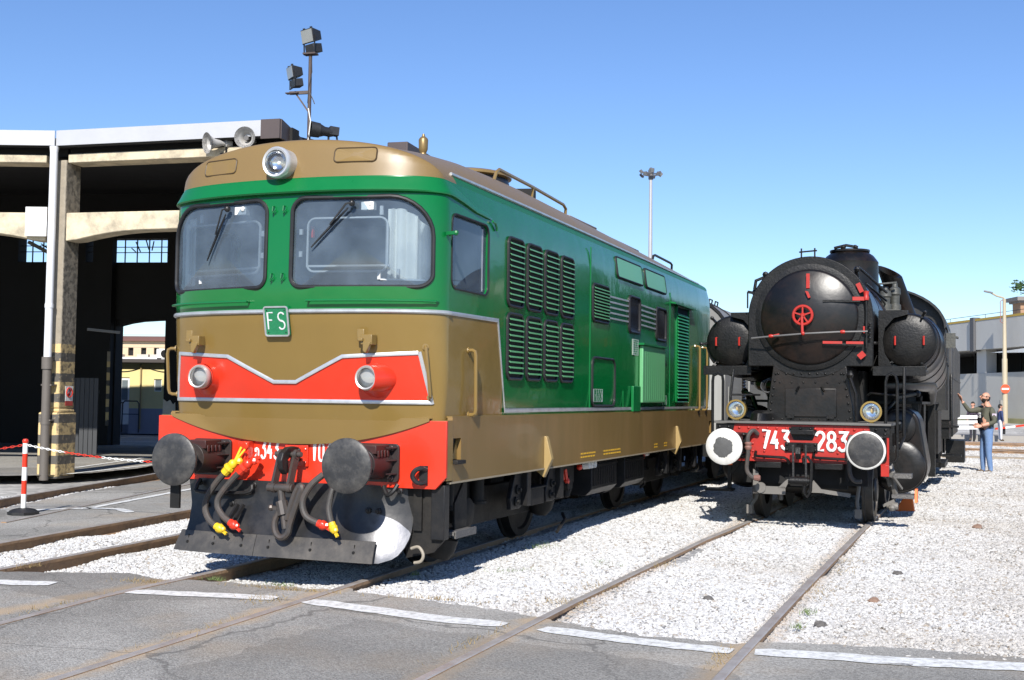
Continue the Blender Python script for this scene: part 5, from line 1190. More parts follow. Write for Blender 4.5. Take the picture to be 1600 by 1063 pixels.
def worn_glint(M_):
    # worn bare steel plus its sunlit highlight, painted in at the right end
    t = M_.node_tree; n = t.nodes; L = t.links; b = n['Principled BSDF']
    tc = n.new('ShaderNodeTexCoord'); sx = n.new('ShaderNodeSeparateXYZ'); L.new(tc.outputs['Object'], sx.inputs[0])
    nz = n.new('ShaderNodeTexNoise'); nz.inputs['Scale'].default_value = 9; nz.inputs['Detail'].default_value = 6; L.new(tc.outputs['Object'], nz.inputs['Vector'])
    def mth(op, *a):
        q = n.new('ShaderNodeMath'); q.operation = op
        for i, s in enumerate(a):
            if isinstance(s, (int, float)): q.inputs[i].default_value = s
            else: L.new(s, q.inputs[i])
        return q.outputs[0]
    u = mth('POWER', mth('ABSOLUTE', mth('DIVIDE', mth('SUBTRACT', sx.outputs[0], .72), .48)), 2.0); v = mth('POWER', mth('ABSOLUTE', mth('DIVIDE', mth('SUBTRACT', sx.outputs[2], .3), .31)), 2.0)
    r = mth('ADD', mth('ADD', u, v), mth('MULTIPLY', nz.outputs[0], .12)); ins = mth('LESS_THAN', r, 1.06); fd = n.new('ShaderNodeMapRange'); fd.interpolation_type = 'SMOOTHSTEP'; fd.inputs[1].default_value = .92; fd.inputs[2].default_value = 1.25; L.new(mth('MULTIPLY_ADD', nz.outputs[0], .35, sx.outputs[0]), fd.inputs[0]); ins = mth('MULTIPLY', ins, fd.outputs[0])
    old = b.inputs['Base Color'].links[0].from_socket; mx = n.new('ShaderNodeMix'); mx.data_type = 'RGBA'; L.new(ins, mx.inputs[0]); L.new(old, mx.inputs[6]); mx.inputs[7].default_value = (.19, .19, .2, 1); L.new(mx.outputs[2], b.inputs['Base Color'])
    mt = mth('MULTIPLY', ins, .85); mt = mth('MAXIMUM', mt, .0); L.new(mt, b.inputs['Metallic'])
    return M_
worn_glint(PLOUGH)
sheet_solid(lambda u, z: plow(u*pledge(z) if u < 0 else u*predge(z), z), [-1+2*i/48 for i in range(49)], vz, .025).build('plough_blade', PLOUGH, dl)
WEAR = mat('wear_strip', (.07, .065, .06), .5, .4, .15, 5, dirt=(.17, .15, .125), dirt_amt=.8, dscale=3, bump=.1, bscale=14)
for x0, x1 in ((-1.13, -.285), (-.28, .93)):
    def ws_(u, z, x0=x0, x1=x1):
        x = x0+(x1-x0)*u-(.06*(1-(z-.185)/.2) if x0 < -1 and u == 0 else 0); return (x, ply(z)+(plx(x) if x < 0 else 0)-.018-.012*(1-(z-.185)/.2), z)
    s_ = sheet_solid(ws_, [i/12 for i in range(13)], [.175, .23, .29, .36], .016).build('wear_strip', WEAR, dl)
    mb = MB()
    for i in range(3): x = x0+(x1-x0)*(.12+.36*i); mb.lathe(ws_((x-x0)/(x1-x0), .26), (0, -1, 0), [(0, .014), (.012, .012), (.012, 0)], 8); mb.box(x-.003, x+.003, ws_((x-x0)/(x1-x0), .3)[1]-.003, ws_((x-x0)/(x1-x0), .3)[1]+.01, .26, .325)
    mb.build('bolts', MATTBLK, s_, kind='stuff')
mb = MB()
for x, z in ((-.9, .6), (-.4, .8), (-.2, .78), (.12, .8), (.8, .62), (.9, .62), (1.1, .8), (-.62, .62), (-1.0, .8), (-.1, .55)): mb.lathe((x, ply(z)+.005, z), (0, -1, 0), [(0, .028), (.015, .028), (.02, .016), (.035, .015), (.035, 0)], 8)
for x in (-.52, -.46): mb.bar((x, -.12, .62), (x-.03, -.2, .5), .03, .03)
mb.build('plough_bolts', DARKST, dl, kind='stuff')
mb = MB(); mb.box(.05, .35, .02, .6, .25, .8); mb.box(-.35, -.05, .02, .6, .25, .8); mb.build('plough_stay', GRIME, dl)
# frame corner behind the plough
mb = MB(); mb.box(1.36, 1.49, .05, .16, .38, .86); mb.build('corner_post', DARKST, dl, bevel=.006)
mb = MB(); mb.box(1.1, 1.36, .1, .14, .4, .86); mb.box(1.18, 1.26, .07, .1, .45, .86); mb.prism([(1.1, .4), (1.49, .4), (1.36, .26), (1.1, .2)], (0, .14, 0), (1, 0, 0), (0, 0, 1), .04); mb.build('guard_plate', GRIME, dl)
mb = MB(); mb.tube(sm([(1.2, .0, .3), (1.28, -.02, .32), (1.33, -.03, .26), (1.31, -.03, .2), (1.24, -.02, .18)]), .014, 8); mb.build('hose_stub', mat('pale_pipe', (.3, .26, .2), .6), dl)
# louvres on the right side (and left)
def louvre(y0, y1, z0, z1, n, rad=.07, slat=LGREEN, sg_=1, gasket=True):
    t = MB(); X0 = sg_*1.471; t.tube([(sg_*1.482, y, z) for y, z in rrect(y0, y1, z0, z1, rad, 5)], .017, 6, closed=True); lv = t.build('louvre', RUBBER if gasket else GRNP, dl)
    t = MB(); pts = rrect(y0, y1, z0, z1, rad, 5); 
    if sg_ < 0: pts = pts[::-1]
    t.prism(pts, (X0, 0, 0), (0, sg_*1.0, 0) if sg_ > 0 else (0, 1, 0), (0, 0, 1), .004); t.build('backing', MATTBLK, lv)  # black plate in place of the shaded recess behind the slats
    t = MB(); h = (z1-z0-.06)/n; zc = 0
    w_ = (y1-y0)-.05; t.obox((0, 0, .008), (.026, w_, .004), V(sg_*.93, 0, -.36), V(0, 1, 0)); t.obox((sg_*.012, 0, -.001), (.004, w_, .013), V(1, 0, 0), V(0, 1, 0)); me_ = None
    for i in range(n):
        z = z0+.03+h*(i+.5)
        if me_ is None: s_ = t.build('slat', slat, lv, smooth=0); me_ = s_.data
        else: s_ = bpy.data.objects.new('slat', me_); COL.objects.link(s_); s_.parent = lv
        s_.location = (sg_*1.494, (y0+y1)/2, z)
for k in range(4):
    ya = 1.545+.56*k; louvre(ya, ya+.44, 2.565, 3.255, 11); louvre(ya, ya+.44, 1.83, 2.485, 11)
louvre(4.45, 5.15, 2.60, 3.06, 10)
# end louvre door
mb = MB(); mb.tube([(1.478, y, z) for y, z in rrect(8.98, 9.82, 1.60, 3.13, .03, 3)], .02, 6, closed=True); ld = mb.build('louvre_door', GRNP, dl)
mb = MB(); mb.box(1.471, 1.475, 9.0, 9.8, 1.62, 3.11); mb.build('backing', MATTBLK, ld)  # black plate painted as the shaded depth behind the door slats
t = MB(); t.obox((0, 0, 0), (.05, .74, .012), V(.6, 0, -.8), V(0, 1, 0)); me_ = None
for i in range(26):
    if me_ is None: s_ = t.build('slat', mat('door_green', (.02, .24, .07), .4, 0, .1, 5), ld, smooth=0); me_ = s_.data
    else: s_ = bpy.data.objects.new('slat', me_); COL.objects.link(s_); s_.parent = ld
    s_.location = (1.49, 9.4, 1.68+.0525*i)
mb = MB(); mb.prism([(0, 3.17), (.09, 3.15), (.09, 3.13), (0, 3.14)], (1.465, 10.1, 0), (1, 0, 0), (0, 0, 1), 1.5); mb.build('drip_rail', GRNP, dl)
# round-cornered windows with strips between
for y0, y1, z0, z1 in ((6.14, 6.71, 2.56, 3.045), (7.66, 8.27, 2.525, 3.0)):
    mb = MB(); mb.prism(rrect(y0, y1, z0, z1, .07, 5), (1.471, 0, 0), (0, 1, 0), (0, 0, 1), .005); p_ = mb.build('engine_window', mat('dark_glass', (.02, .021, .024), .08, 0, .2, 3, spec=.8), dl); mb = MB(); mb.tube([(1.477, y, z) for y, z in rrect(y0, y1, z0, z1, .07, 5)], .024, 6, closed=True); mb.build('gasket', RUBBER, p_)
mb = MB()
for k in range(5):
    z = 2.69+.07*k; mb.bar((1.478, 5.18, z-.01), (1.478, 6.11, z), .014, .022); mb.bar((1.478, 6.74, z), (1.478, 7.63, z-.01), .014, .022)
mb.build('trim_strips', SILVER, dl)
# shoulder hatches in pale green
for y0, y1 in ((5.56, 6.86), (7.06, 8.26)):
    pts = rrect(y0, y1, 0, .27, .05, 4); ux = V(0, 1, 0); uy = (V(Wd(3.52), 0, 3.52)-V(Wd(3.25), 0, 3.25)).normalized()
    mb = MB(); mb.prism(pts, (Wd(3.25)+.006, 0, 3.25), ux, uy, .018); h = mb.build('shoulder_hatch', LGREEN, dl, bevel=.004); mb = MB(); mb.tube([V(Wd(3.25)+.012, 0, 3.25)+ux*a+uy*b for a, b in pts], .018, 6, closed=True); mb.build('rim', RUBBER, h)
# lower panels: hatch outline, sliding panel, box, small plates
mb = MB(); mb.tube([(1.474, y, z) for y, z in rrect(4.47, 5.47, 1.55, 2.15, .1, 5)], .017, 6, closed=True); mb.build('hatch_seal', RUBBER, dl)
mb = MB(); mb.box(1.474, 1.53, 6.72, 8.04, 1.59, 2.40); sp_ = mb.build('sliding_panel', LGREEN, dl, bevel=.012)
mb = MB(); [mb.box(1.531, 1.533, 6.85+.12*i, 6.86+.12*i, 1.62, 2.36) for i in range(10)]; mb.build('ribs', LGREEN, sp_); mb = MB(); mb.box(1.472, 1.56, 6.66, 8.08, 2.402, 2.43); mb.build('hood', GRNP, sp_)
mb = MB(); mb.box(1.472, 1.51, 6.3, 6.68, 1.47, 1.82); mb.build('filler_box', GRNP, dl, bevel=.006)
PLQ = mat('plaque_grey', (.42, .47, .42), .5, 0, .1, 8)
def plaque(y0, y1, z0, z1):
    mb = MB(); mb.box(1.472, 1.478, y0, y1, z0, z1); p_ = mb.build('plaque', PLQ, dl)
    mb = MB(); n_ = 7
    for i in range(n_):
        z = z0+(z1-z0)*(i+.7)/(n_+.4); a = y0+.03; 
        while a < y1-.05: b = min(a+R.uniform(.03, .1), y1-.03); mb.box(1.478, 1.4795, a, b, z-.009, z+.009); a = b+.025
    mb.build('plaque_text', GRNP, p_, kind='stuff')
plaque(4.52, 4.92, 1.60, 1.76); plaque(6.36, 6.66, 2.25, 2.47); plaque(8.1, 8.35, 1.56, 1.7)
mb = MB(); mb.box(1.466, 1.478, 4.37, 4.40, 1.52, 3.5); mb.box(1.466, 1.476, 8.56, 8.585, 1.52, 3.3); mb.box(1.466, 1.474, 5.9, 5.92, 1.53, 1.75); mb.build('panel_seam', GRNP, dl)
# yellow stencils on the skirt
mb = MB()
for y0, n_ in ((3.95, 3), (4.9, 2), (5.3, 2), (7.5, 1), (8.1, 1)):
    for r_ in range(2):
        a = y0
        for k in range(n_*2): w_ = R.uniform(.05, .1); mb.box(1.5052, 1.5068, a, a+w_, .935+.04*r_, .953+.04*r_); a += w_+.03
mb.build('stencil_marks', mat('stencil_yellow', (.7, .4, .02), .6), dl)
# roof fittings
mb = MB(); o = V(.0, 2.64, 4.2)
mb.lathe(o, UZ, [(0, .05), (.01, .05), (.04, .022), (.1, .022), (.11, .042), (.15, .042), (.16, .025), (.18, .025), (.19, .04), (.2, .04), (.21, .035), (.25, .052), (.36, .055), (.38, .045), (.40, .02), (.43, .012), (.43, 0)], 16); mb.tube([(-.15, 2.64, 4.2), (-.4, 2.66, 4.19)], .012, 6); mb.build('whistle', mat('whistle_brass', (.25, .17, .07), .4, .5, .15, 8), dl)
mb = MB(); mb.lathe((.3, 3.15, 4.1), UZ, [(0, .52), (.07, .5), (.08, .55), (.11, .55), (.13, .5), (.14, .0)], 32); mb.build('roof_fan', BROWN, dl)
mb = MB(); mb.lathe((.3, 3.15, 4.095), UZ, [(0, .53), (.07, .51)], 32); mb.build('fan_ring', BLACK, dl)
mb = MB(); mb.tube([(.92, 2.5, 3.99), (.95, 2.52, 4.12), (.95, 2.6, 4.16), (.95, 3.7, 4.15), (.95, 4.85, 4.12), (.95, 4.95, 4.08), (.93, 4.97, 3.92)], .02, 8); mb.tube([(.95, 3.7, 4.14), (.93, 3.7, 3.98)], .018, 8); mb.build('roof_rail', BROWN, dl)
mb = MB(); mb.tube([(.97, 9.35, 3.86), (.99, 9.4, 3.99), (.99, 9.5, 4.01), (.99, 10.6, 4.0), (.99, 10.7, 3.98), (.97, 10.75, 3.84)], .02, 8); mb.build('roof_rail', DARKST, dl)
mb = MB(); mb.obox((.95, 6.9, 3.95), (.3, 2.4, .06), V(.89, 0, -.45), V(0, 1, 0)); mb.obox((.72, 5.7, 4.07), (.5, 1.2, .05), V(.95, 0, -.3), V(0, 1, 0)); mb.build('roof_plate', mat('roof_grey', (.24, .2, .17), .5, 0, .1, 3), dl, bevel=.01)
# ---- underframe and bogies
mb = MB(); mb.box(-1.3, 1.3, .2, 11.7, .95, 1.44); mb.build('underframe', MATTBLK, dl)
def bogie(yc):
    mb = MB()
    for sg_ in (1, -1):
        x = sg_*1.04; mb.prism([(yc-1.9, .45), (yc-1.5, .4), (yc-.9, .34), (yc+.9, .34), (yc+1.5, .4), (yc+1.9, .45), (yc+1.9, .8), (yc+1.2, .86), (yc+.5, .72), (yc-.5, .72), (yc-1.2, .86), (yc-1.9, .8)], (x-.03, 0, 0), (0, 1, 0), (0, 0, 1), .06)
    mb.box(-1.0, 1.0, yc-.2, yc+.2, .4, .8); bg_ = mb.build('bogie', GRIME, dl, bevel=.01)
    for w_ in (-1.25, 1.25):
        mb = MB(); y = yc+w_; mb.cyl((-.9, y, .5), (.9, y, .5), .08, n=12)
        for sg_ in (1, -1): mb.lathe((sg_*.70, y, .5), (sg_, 0, 0), [(-.02, .0), (-.02, .53), (.01, .53), (.02, .502), (.12, .497), (.12, .42), (.09, .40), (.09, .15), (.16, .12), (.16, 0)], 40)
        mb.build('wheelset', GRIME, bg_)
        mb = MB()
        for sg_ in (1, -1): mb.lathe((sg_*1.07, y, .5), (sg_, 0, 0), [(0, .16), (.12, .15), (.14, .1), (.14, 0)], 16); mb.box(sg_*1.1-.05, sg_*1.1+.05, y-.25, y+.25, .42, .58)
        for sg_ in (1, -1):
            for dd in (-.38, .38): mb.lathe((sg_*1.12, y+dd, .56), UZ, [(0, .1), (.03, .1), (.03, .075), (.28, .075), (.28, .1), (.31, .1), (.31, 0)], 14)
        mb.build('axlebox', GRIME, bg_)
bogie(2.55); bogie(9.2)
def bracket(y, mat_=DARKST):
    mb = MB(); mb.prism([(y, .93), (y-.18, .86), (y-.32, .6), (y-.3, .48), (y-.05, .48), (y+.02, .5), (y+.02, .93)], (1.33, 0, 0), (0, 1, 0), (0, 0, 1), .05); mb.box(1.3, 1.44, y+.021, y+.14, .5, .93)
    b_ = mb.build('bracket', mat_, dl, bevel=.008); mb = MB()
    for yy, zz_ in ((y-.13, .68), (y-.17, .56)): mb.lathe((1.383, yy, zz_), (1, 0, 0), [(0, .05), (.015, .05), (.02, .022), (.045, .02), (.045, 0)], 12)
    mb.build('pivot', GRIME, b_)
for y in (2.28, 3.38, 8.55, 9.45, 10.6): bracket(y)
mb = MB(); mb.box(1.2, 1.40, 2.45, 2.95, .48, .66); mb.box(1.2, 1.42, 2.4, 2.98, .661, .68); mb.build('sand_box', GRIME, dl, bevel=.008)
def step(y):
    mb = MB(); mb.prism([(y+.22, .88), (y+.26, .88), (y+.26, .42), (y-.02, .42), (y-.02, .66)], (1.36, 0, 0), (0, 1, 0), (0, 0, 1), .02); mb.build('step_hanger', GRIME, dl)
    mb = MB(); mb.box(1.26, 1.47, y-.2, y+.28, .385, .42); mb.box(1.455, 1.475, y-.2, y+.28, .36, .43); mb.build('step_tread', mat('step_tread', (.12, .115, .11), .6, .2, .3, 20, bump=.6, bscale=60), dl, bevel=.004)
step(.55); step(11.2)
mb = MB(); mb.lathe((1.15, 3.5, .4), V(.2, .1, 1), [(-.12, 0), (-.1, .1), (-.02, .15), (.1, .16), (.1, 0)], 16); mb.lathe((1.25, .5, .25), V(.2, .1, 1), [(-.1, 0), (-.09, .1), (0, .14), (.1, .15), (.1, 0)], 16); mb.build('sand_pipe_shoe', GRIME, dl)
mb = MB(); mb.prism([(3.65, .87), (4.45, .87), (4.45, .62), (4.1, .45), (3.75, .45)], (1.22, 0, 0), (0, 1, 0), (0, 0, 1), .04); mb.lathe((1.3, 4.0, .62), (1, 0, 0), [(0, .1), (.06, .1), (.06, 0)], 14); mb.lathe((1.32, 3.98, .46), UZ, [(0, .02), (.02, .045), (.1, .05), (.12, .03), (.12, 0)], 12); mb.build('brake_gear', GRIME, dl)
mb = MB(); [mb.bar((1.33, y, .8), (1.34, y+.03, .68), .03, .04) for y in (3.75, 3.88)]; mb.ball((1.34, 3.93, .66), .04, 8); mb.ball((1.34, 4.42, .8), .04, 8); mb.build('cock_handle', RED, dl)
mb = MB(); [mb.lathe((1.33, 4.62+.13*i, .82), (1, 0, 0), [(0, .06), (.08, .05), (.08, 0)], 10) for i in range(3)]; mb.lathe((1.33, 7.55, .86), (1, 0, 0), [(0, .06), (.08, .05), (.08, 0)], 10); mb.build('filler_cap', WHITE, dl)
mb = MB(); mb.lathe((1.33, 7.4, .84), (1, 0, 0), [(0, .08), (.05, .07), (.05, 0)], 10); mb.lathe((1.3, 10.95, .7), (1, 0, 0), [(0, .11), (.05, .11), (.05, 0)], 12); mb.build('end_cock', RED, dl)
for y0, y1 in ((4.8, 5.95), (6.35, 7.4)):
    mb = MB(); mb.prism([(1.0, .42), (1.3, .42), (1.38, .5), (1.38, .84), (1.0, .84)], (0, y1, 0), (1, 0, 0), (0, 0, 1), y1-y0); bb = mb.build('battery_box', DARKST, dl, bevel=.008); mb = MB(); [mb.box(1.381, 1.388, y0+.08+.1*i, y0+.13+.1*i, .54, .76) for i in range(int((y1-y0-.1)/.1))]; mb.box(1.381, 1.4, y0+.03, y1-.03, .79, .81); mb.build('rib', GRIME, bb)
mb = MB(); mb.lathe((1.1, 6.0, .5), (0, 1, 0), [(0, 0), (0, .15), (.25, .15), (.25, 0)], 18); mb.lathe((.4, 5.4, .55), (0, 1, 0), [(0, 0), (0, .3), (1.6, .3), (1.6, 0)], 20); mb.build('air_reservoir', GRIME, dl)
mb = MB(); mb.tube([(1.3, 7.4, .55), (1.35, 7.5, .45), (1.33, 7.6, .4), (1.3, 7.5, .35)], .02, 6); mb.tube([(1.2, 4.2, .25), (1.3, 4.0, .2), (1.3, 3.7, .08)], .02, 6); mb.build('sand_pipe', GRIME, dl)
# rear buffers of the locomotive
mb = MB()
for x in (-.875, .875): mb.cyl((x, 11.86, 1.05), (x, 12.3, 1.05), .13, n=16); mb.cyl((x, 12.3, 1.05), (x, 12.42, 1.05), .235, n=24)
mb.box(-1.5, 1.5, 11.862, 11.9, .85, 1.42); mb.build('rear_buffers', DARKST, dl)
# ================================================================= GREY CARRIAGE behind the diesel
CGREY = mat('carriage_grey', (.36, .365, .355), .5, 0, .1, 2, dirt=(.24, .235, .22), dirt_amt=.5, dscale=1.2, streak=3)
CROOF = mat('carriage_roof', (.2, .195, .185), .6, 0, .15, 2)
cg = thing('grey_carriage', 'grey railway carriage coupled behind the green locomotive', 'carriage', (0, 13.2, 0))
def csec(ins=0):
    p = [(-1.46+ins, .95), (1.46-ins, .95), (1.46-ins, 3.0)]
    for i in range(1, 12): a = pi*i/12; p.append(((1.46-ins)*cos(a), 3.0+(.78-ins)*sin(a)))
    return p+[(-1.46+ins, 3.0)]
mb = MB(); mb.prism([(-1.45, .95), (1.45, .95), (1.45, 2.95), (-1.45, 2.95)], (0, 20, 0), (1, 0, 0), (0, 0, 1), 20); mb.build('body', CGREY, cg, bevel=.02)
rp_ = [(1.47*cos(pi*i/20), 2.95+.80*sin(pi*i/20)) for i in range(21)]
mb = MB(); mb.prism(rp_, (0, 20.02, 0), (1, 0, 0), (0, 0, 1), 20.04); cr = mb.build('roof', CROOF, cg)
mb = MB(); mb.tube([(1.49*cos(pi*i/20), -.03, 2.95+.82*sin(pi*i/20)) for i in range(21)], .03, 6); mb.tube([(1.49*cos(pi*i/20), 1.3, 2.95+.82*sin(pi*i/20)) for i in range(21)], .012, 6); mb.build('roof_edge', DARKST, cr)
mb = MB()
for y in (.5, 1.6, 2.2): mb.tube([(.8, y, 3.62), (.82, y, 3.72), (.82, y+.28, 3.72), (.8, y+.28, 3.62)], .015, 6)
for i in range(9): mb.obox((.35, .6+.28*i, 3.77), (.3, .16, .06), (1, 0, -.25), (0, 1, 0))
mb.build('roof_rail', DARKST, cr)
mb = MB(); mb.box(-.45, .45, -.35, -.001, 1.0, 2.95); mb.build('gangway', MATTBLK, cg); mb = MB(); mb.box(.62, 1.0, -.03, -.001, 1.05, 2.9); mb.box(1.12, 1.16, -.04, -.001, 1.05, 2.8); mb.build('end_panel', CGREY, cg, bevel=.004)
mb = MB(); mb.box(1.451, 1.475, 2.6, 3.3, 1.0, 2.85); dr_ = mb.build('door', CGREY, cg, bevel=.006); mb = MB(); mb.prism(rrect(2.72, 3.18, 2.0, 2.7, .05, 4), (1.476, 0, 0), (0, 1, 0), (0, 0, 1), .006); mb.build('pane', mat('dark_glass', (.02, .021, .024)), dr_)
for k in range(8):
    y = 4.2+1.7*k; mb = MB(); mb.prism(rrect(y, y+1.1, 1.9, 2.7, .06, 4), (1.451, 0, 0), (0, 1, 0), (0, 0, 1), .01); mb.build('window', mat('dark_glass', (.02, .021, .024)), cg)
mb = MB(); [mb.obox((1.47, 1.95, 1.25+.06*i), (.04, .28, .03), V(.7, 0, -.7), V(0, 1, 0)) for i in range(24)]; mb.build('louvre', DARKST, cg)
mb = MB(); mb.box(1.451, 1.46, .35, 1.5, 1.0, 1.9); mb.build('side_panel', CGREY, cg)
mb = MB(); mb.lathe((1.455, 1.0, 1.55), (1, 0, 0), [(0, .0), (.005, .16), (0, .17)], 20, sy=1); mb.build('yellow_mark', mat('mark_yellow', (.65, .5, .12), .6), cg)
mb = MB(); mb.box(-1.4, 1.4, .1, 19.9, .55, .949); mb.build('underframe', MATTBLK, cg)
mb = MB()
for y in (2.2, 4.4, 15.8, 18):
    for s_ in (-1, 1): mb.lathe((s_*.72, y, .46), (s_, 0, 0), [(0, 0), (0, .46), (.12, .46), (.12, 0)], 28)
mb.build('wheels', GRIME, cg)
mb = MB()
for x in (-.875, .875): mb.cyl((x, 0, 1.05), (x, -.5, 1.05), .12, n=14); mb.cyl((x, -.5, 1.05), (x, -.6, 1.05), .23, n=24)
mb.build('buffers', DARKST, cg)

# ================================================================= BLACK STEAM LOCOMOTIVE (local: x right, y back from the beam, z up)
sl = thing('steam_locomotive', 'black steam locomotive with red buffer beam, red handwheel and side drums', 'locomotive', ST, STH)
BOIL = mat('boiler_black', (.0055, .0052, .005), .36, .0, .35, 3, bump=.12, bscale=16, dirt=(.035, .024, .018), dirt_amt=.6, dscale=2.2, spec=.45)
BOILG = mat('boiler_gloss', (.0045, .0042, .004), .32, .0, .3, 3, bump=.08, bscale=9, dirt=(.04, .021, .014), dirt_amt=.55, dscale=2.0, spec=.42)
IRON = mat('rough_iron', (.0045, .0043, .0042), .42, .0, .4, 6, bump=.18, bscale=34, dirt=(.022, .019, .016), dirt_amt=.5, dscale=5, spec=.35)
BRASS = mat('brass_ring', (.45, .3, .1), .3, .8, .15, 8)
SRED = mat('beam_red', (.42, .022, .014), .4, 0, .12, 6, dirt=(.13, .03, .025), dirt_amt=.6, dscale=3, bump=.1, bscale=30)
TRED = mat('fitting_red', (.42, .022, .014), .4, 0, .15, 8, dirt=(.2, .03, .02), dirt_amt=.5, dscale=8)
UX, UY = V(1, 0, 0), V(0, 1, 0)
# buffer beam
mb = MB(); mb.box(-1.1, 1.1, 0, .04, .845, 1.335); mb.box(1.0, 1.1, -.002, .04, .70, .845); mb.build('buffer_beam', SRED, sl, bevel=.004)
mb = MB(); mb.box(-1.13, 1.13, -.05, 2.4, 1.34, 1.37); mb.build('front_deck', mat('deck_steel', (.14, .135, .125), .55, .3, .2, 5), sl, bevel=.004)
mb = MB()
for s_ in (-1, 1): mb.prism([(s_*1.11, 1.335), (s_*.86, 1.335), (s_*.88, 1.25), (s_*1.0, 1.2), (s_*1.11, 1.2)][::-s_], (0, -.001, 0), UX, V(0, 0, 1), .015)
gp = mb.build('corner_gusset', IRON, sl)
riv = MB()
for i in range(14): 
    x = -.80+1.6*i/13
    if abs(x) > .17: riv.ball((x, -.003, 1.285), .018, 8)
for s_ in (-1, 1):
    for z in (1.18, 1.08, .98, .9): riv.ball((s_*.47+.0, -.003, z), .017, 8); riv.ball((s_*.62, -.003, z), .017, 8)
    riv.ball((s_*.25, -.003, .9), .017, 8)
riv.build('beam_rivets', SRED, sl, kind='stuff')
riv = MB()
for s_ in (-1, 1):
    for x, z in ((1.06, 1.29), (.94, 1.29), (1.05, 1.235)): riv.ball((s_*x, -.016, z), .02, 8)
riv.build('rivets', IRON, gp, kind='stuff')
dg_ = MB(); w_ = mat('number_white', (.8, .8, .78)); sh = .235
lettering('743', (-.495, -.008, 1.015), UX, V(0, 0, 1), sh, .085, .043, .019, dg_, .9); lettering('283', (.20, -.008, 1.01), UX, V(0, 0, 1), sh, .098, .045, .020, dg_, .9); dg_.build('running_number', w_, sl)
mb = MB(); mb.prism([(-.15, 1.31), (-.18, 1.26), (-.12, 1.13), (.12, 1.13), (.18, 1.26), (.15, 1.31)], (0.03, -.002, 0), UX, V(0, 0, 1), -.04+.0-.0); mb.box(-.12, .18, -.10, -.04, 1.21, 1.27); [mb.ball((a, -.045, b_), .018, 8) for a in (-.13, 0, .13) for b_ in (1.285,)]; mb.build('lamp_iron', IRON, sl, bevel=.005)
# hook and coupling
mb = MB(); mb.box(-.2, .22, -.03, -.001, .985, 1.105); [mb.ball((a, -.035, b_), .02, 8) for a in (-.17, .19) for b_ in (1.01, 1.08)]; mb.build('hook_plate', IRON, sl, bevel=.004)
mb = MB(); mb.prism([(-.03, 1.09), (-.2, 1.1), (-.3, 1.05), (-.32, .97), (-.26, .9), (-.2, .93), (-.23, .99), (-.2, 1.03), (-.03, 1.02)], (-.02, 0, 0), UY, V(0, 0, 1), .06)
for x in (-.07, .09): mb.bar((x, -.2, 1.08), (x+.01, -.24, .66), .025, .05)
mb.cyl((-.12, -.24, .62), (.15, -.24, .62), .045, n=12); mb.cyl((-.09, -.24, .62), (.12, -.24, .62), .06, n=12); mb.bar((-.16, -.25, .655), (.0, -.25, .655), .02, .025); mb.tube([(.08, -.22, .84), (.06, -.22, .9), (.12, -.22, .93), (.17, -.23, .86), (.16, -.25, .5), (.12, -.25, .42), (.08, -.25, .48), (.09, -.25, .6)], .022, 8); mb.build('screw_coupling', IRON, sl)
# buffers: left with a white face, right dark with a white rim
BWH = mat('buffer_white', (.62, .61, .57), .5, 0, .06, 8, dirt=(.3, .28, .25), dirt_amt=.5, dscale=9)
bl_ = buffer(sl, -.875, 1.05, 0, BWH, IRON); br_ = buffer(sl, .875, 1.05, 0, BUFM, IRON)
mb = MB(); mb.lathe((-.885, -.644, 1.045), (0, -1, 0), [(0, .125), (.003, .115), (.006, .0)], 64)
for k, p in enumerate(mb.v[:]):
    c = Vector((-.885, p[1], 1.045)); d = Vector(p)-c
    if d.length > .01: mb.v[k] = tuple(c+d*(1+.2*(vnoise(cos(atan2(d.z, d.x))*2+9, sin(atan2(d.z, d.x))*2+3)-.5)+R.uniform(-.05, .05)))
mb.build('grease_patch', mat('grease', (.075, .075, .074), .7, 0, .3, 14, bump=.2, bscale=60), bl_)
mb = MB(); mb.lathe((.875, -.6, 1.05), (0, -1, 0), [(0, .2365), (.024, .2365), (.0345, .2215), (.036, .212)], 48); mb.build('white_rim', BWH, br_)
# hoses and hand bars at the beam
def shose(pts, r=.028, name='brake_hose', m_=None):
    mb = MB(); P_ = [Vector(p) for p in pts]; S_ = []
    for i in range(len(P_)-1):
        a = P_[max(i-1, 0)]; b = P_[i]; c = P_[i+1]; d = P_[min(i+2, len(P_)-1)]
        for k in range(5): t_ = k/5; S_.append(.5*((2*b)+(c-a)*t_+(2*a-5*b+4*c-d)*t_*t_+(3*b-a-3*c+d)*t_**3))
    S_.append(P_[-1]); mb.tube(S_, r, 8); return mb.build(name, m_ or HOSE, sl)
h1 = shose([(-.55, -.03, 1.2), (-.6, -.1, 1.25), (-.66, -.14, 1.16), (-.655, -.15, .95), (-.67, -.16, .75), (-.62, -.17, .66), (-.55, -.17, .63)])
mb = MB(); mb.lathe((-.655, -.14, 1.0), UZ, [(0, .04), (.03, .05), (.05, .04), (.08, .05), (.1, .035), (.1, 0)], 10); mb.lathe((-.57, -.17, .635), UX, [(0, .035), (.06, .045), (.08, .03), (.08, 0)], 10); mb.build('coupling_head', mat('hose_cap', (.2, .1, .08), .6), h1)
shose([(.68, -.03, 1.14), (.64, -.1, 1.2), (.62, -.12, 1.1), (.62, -.13, .9), (.64, -.15, .72), (.70, -.16, .64), (.78, -.17, .64)])
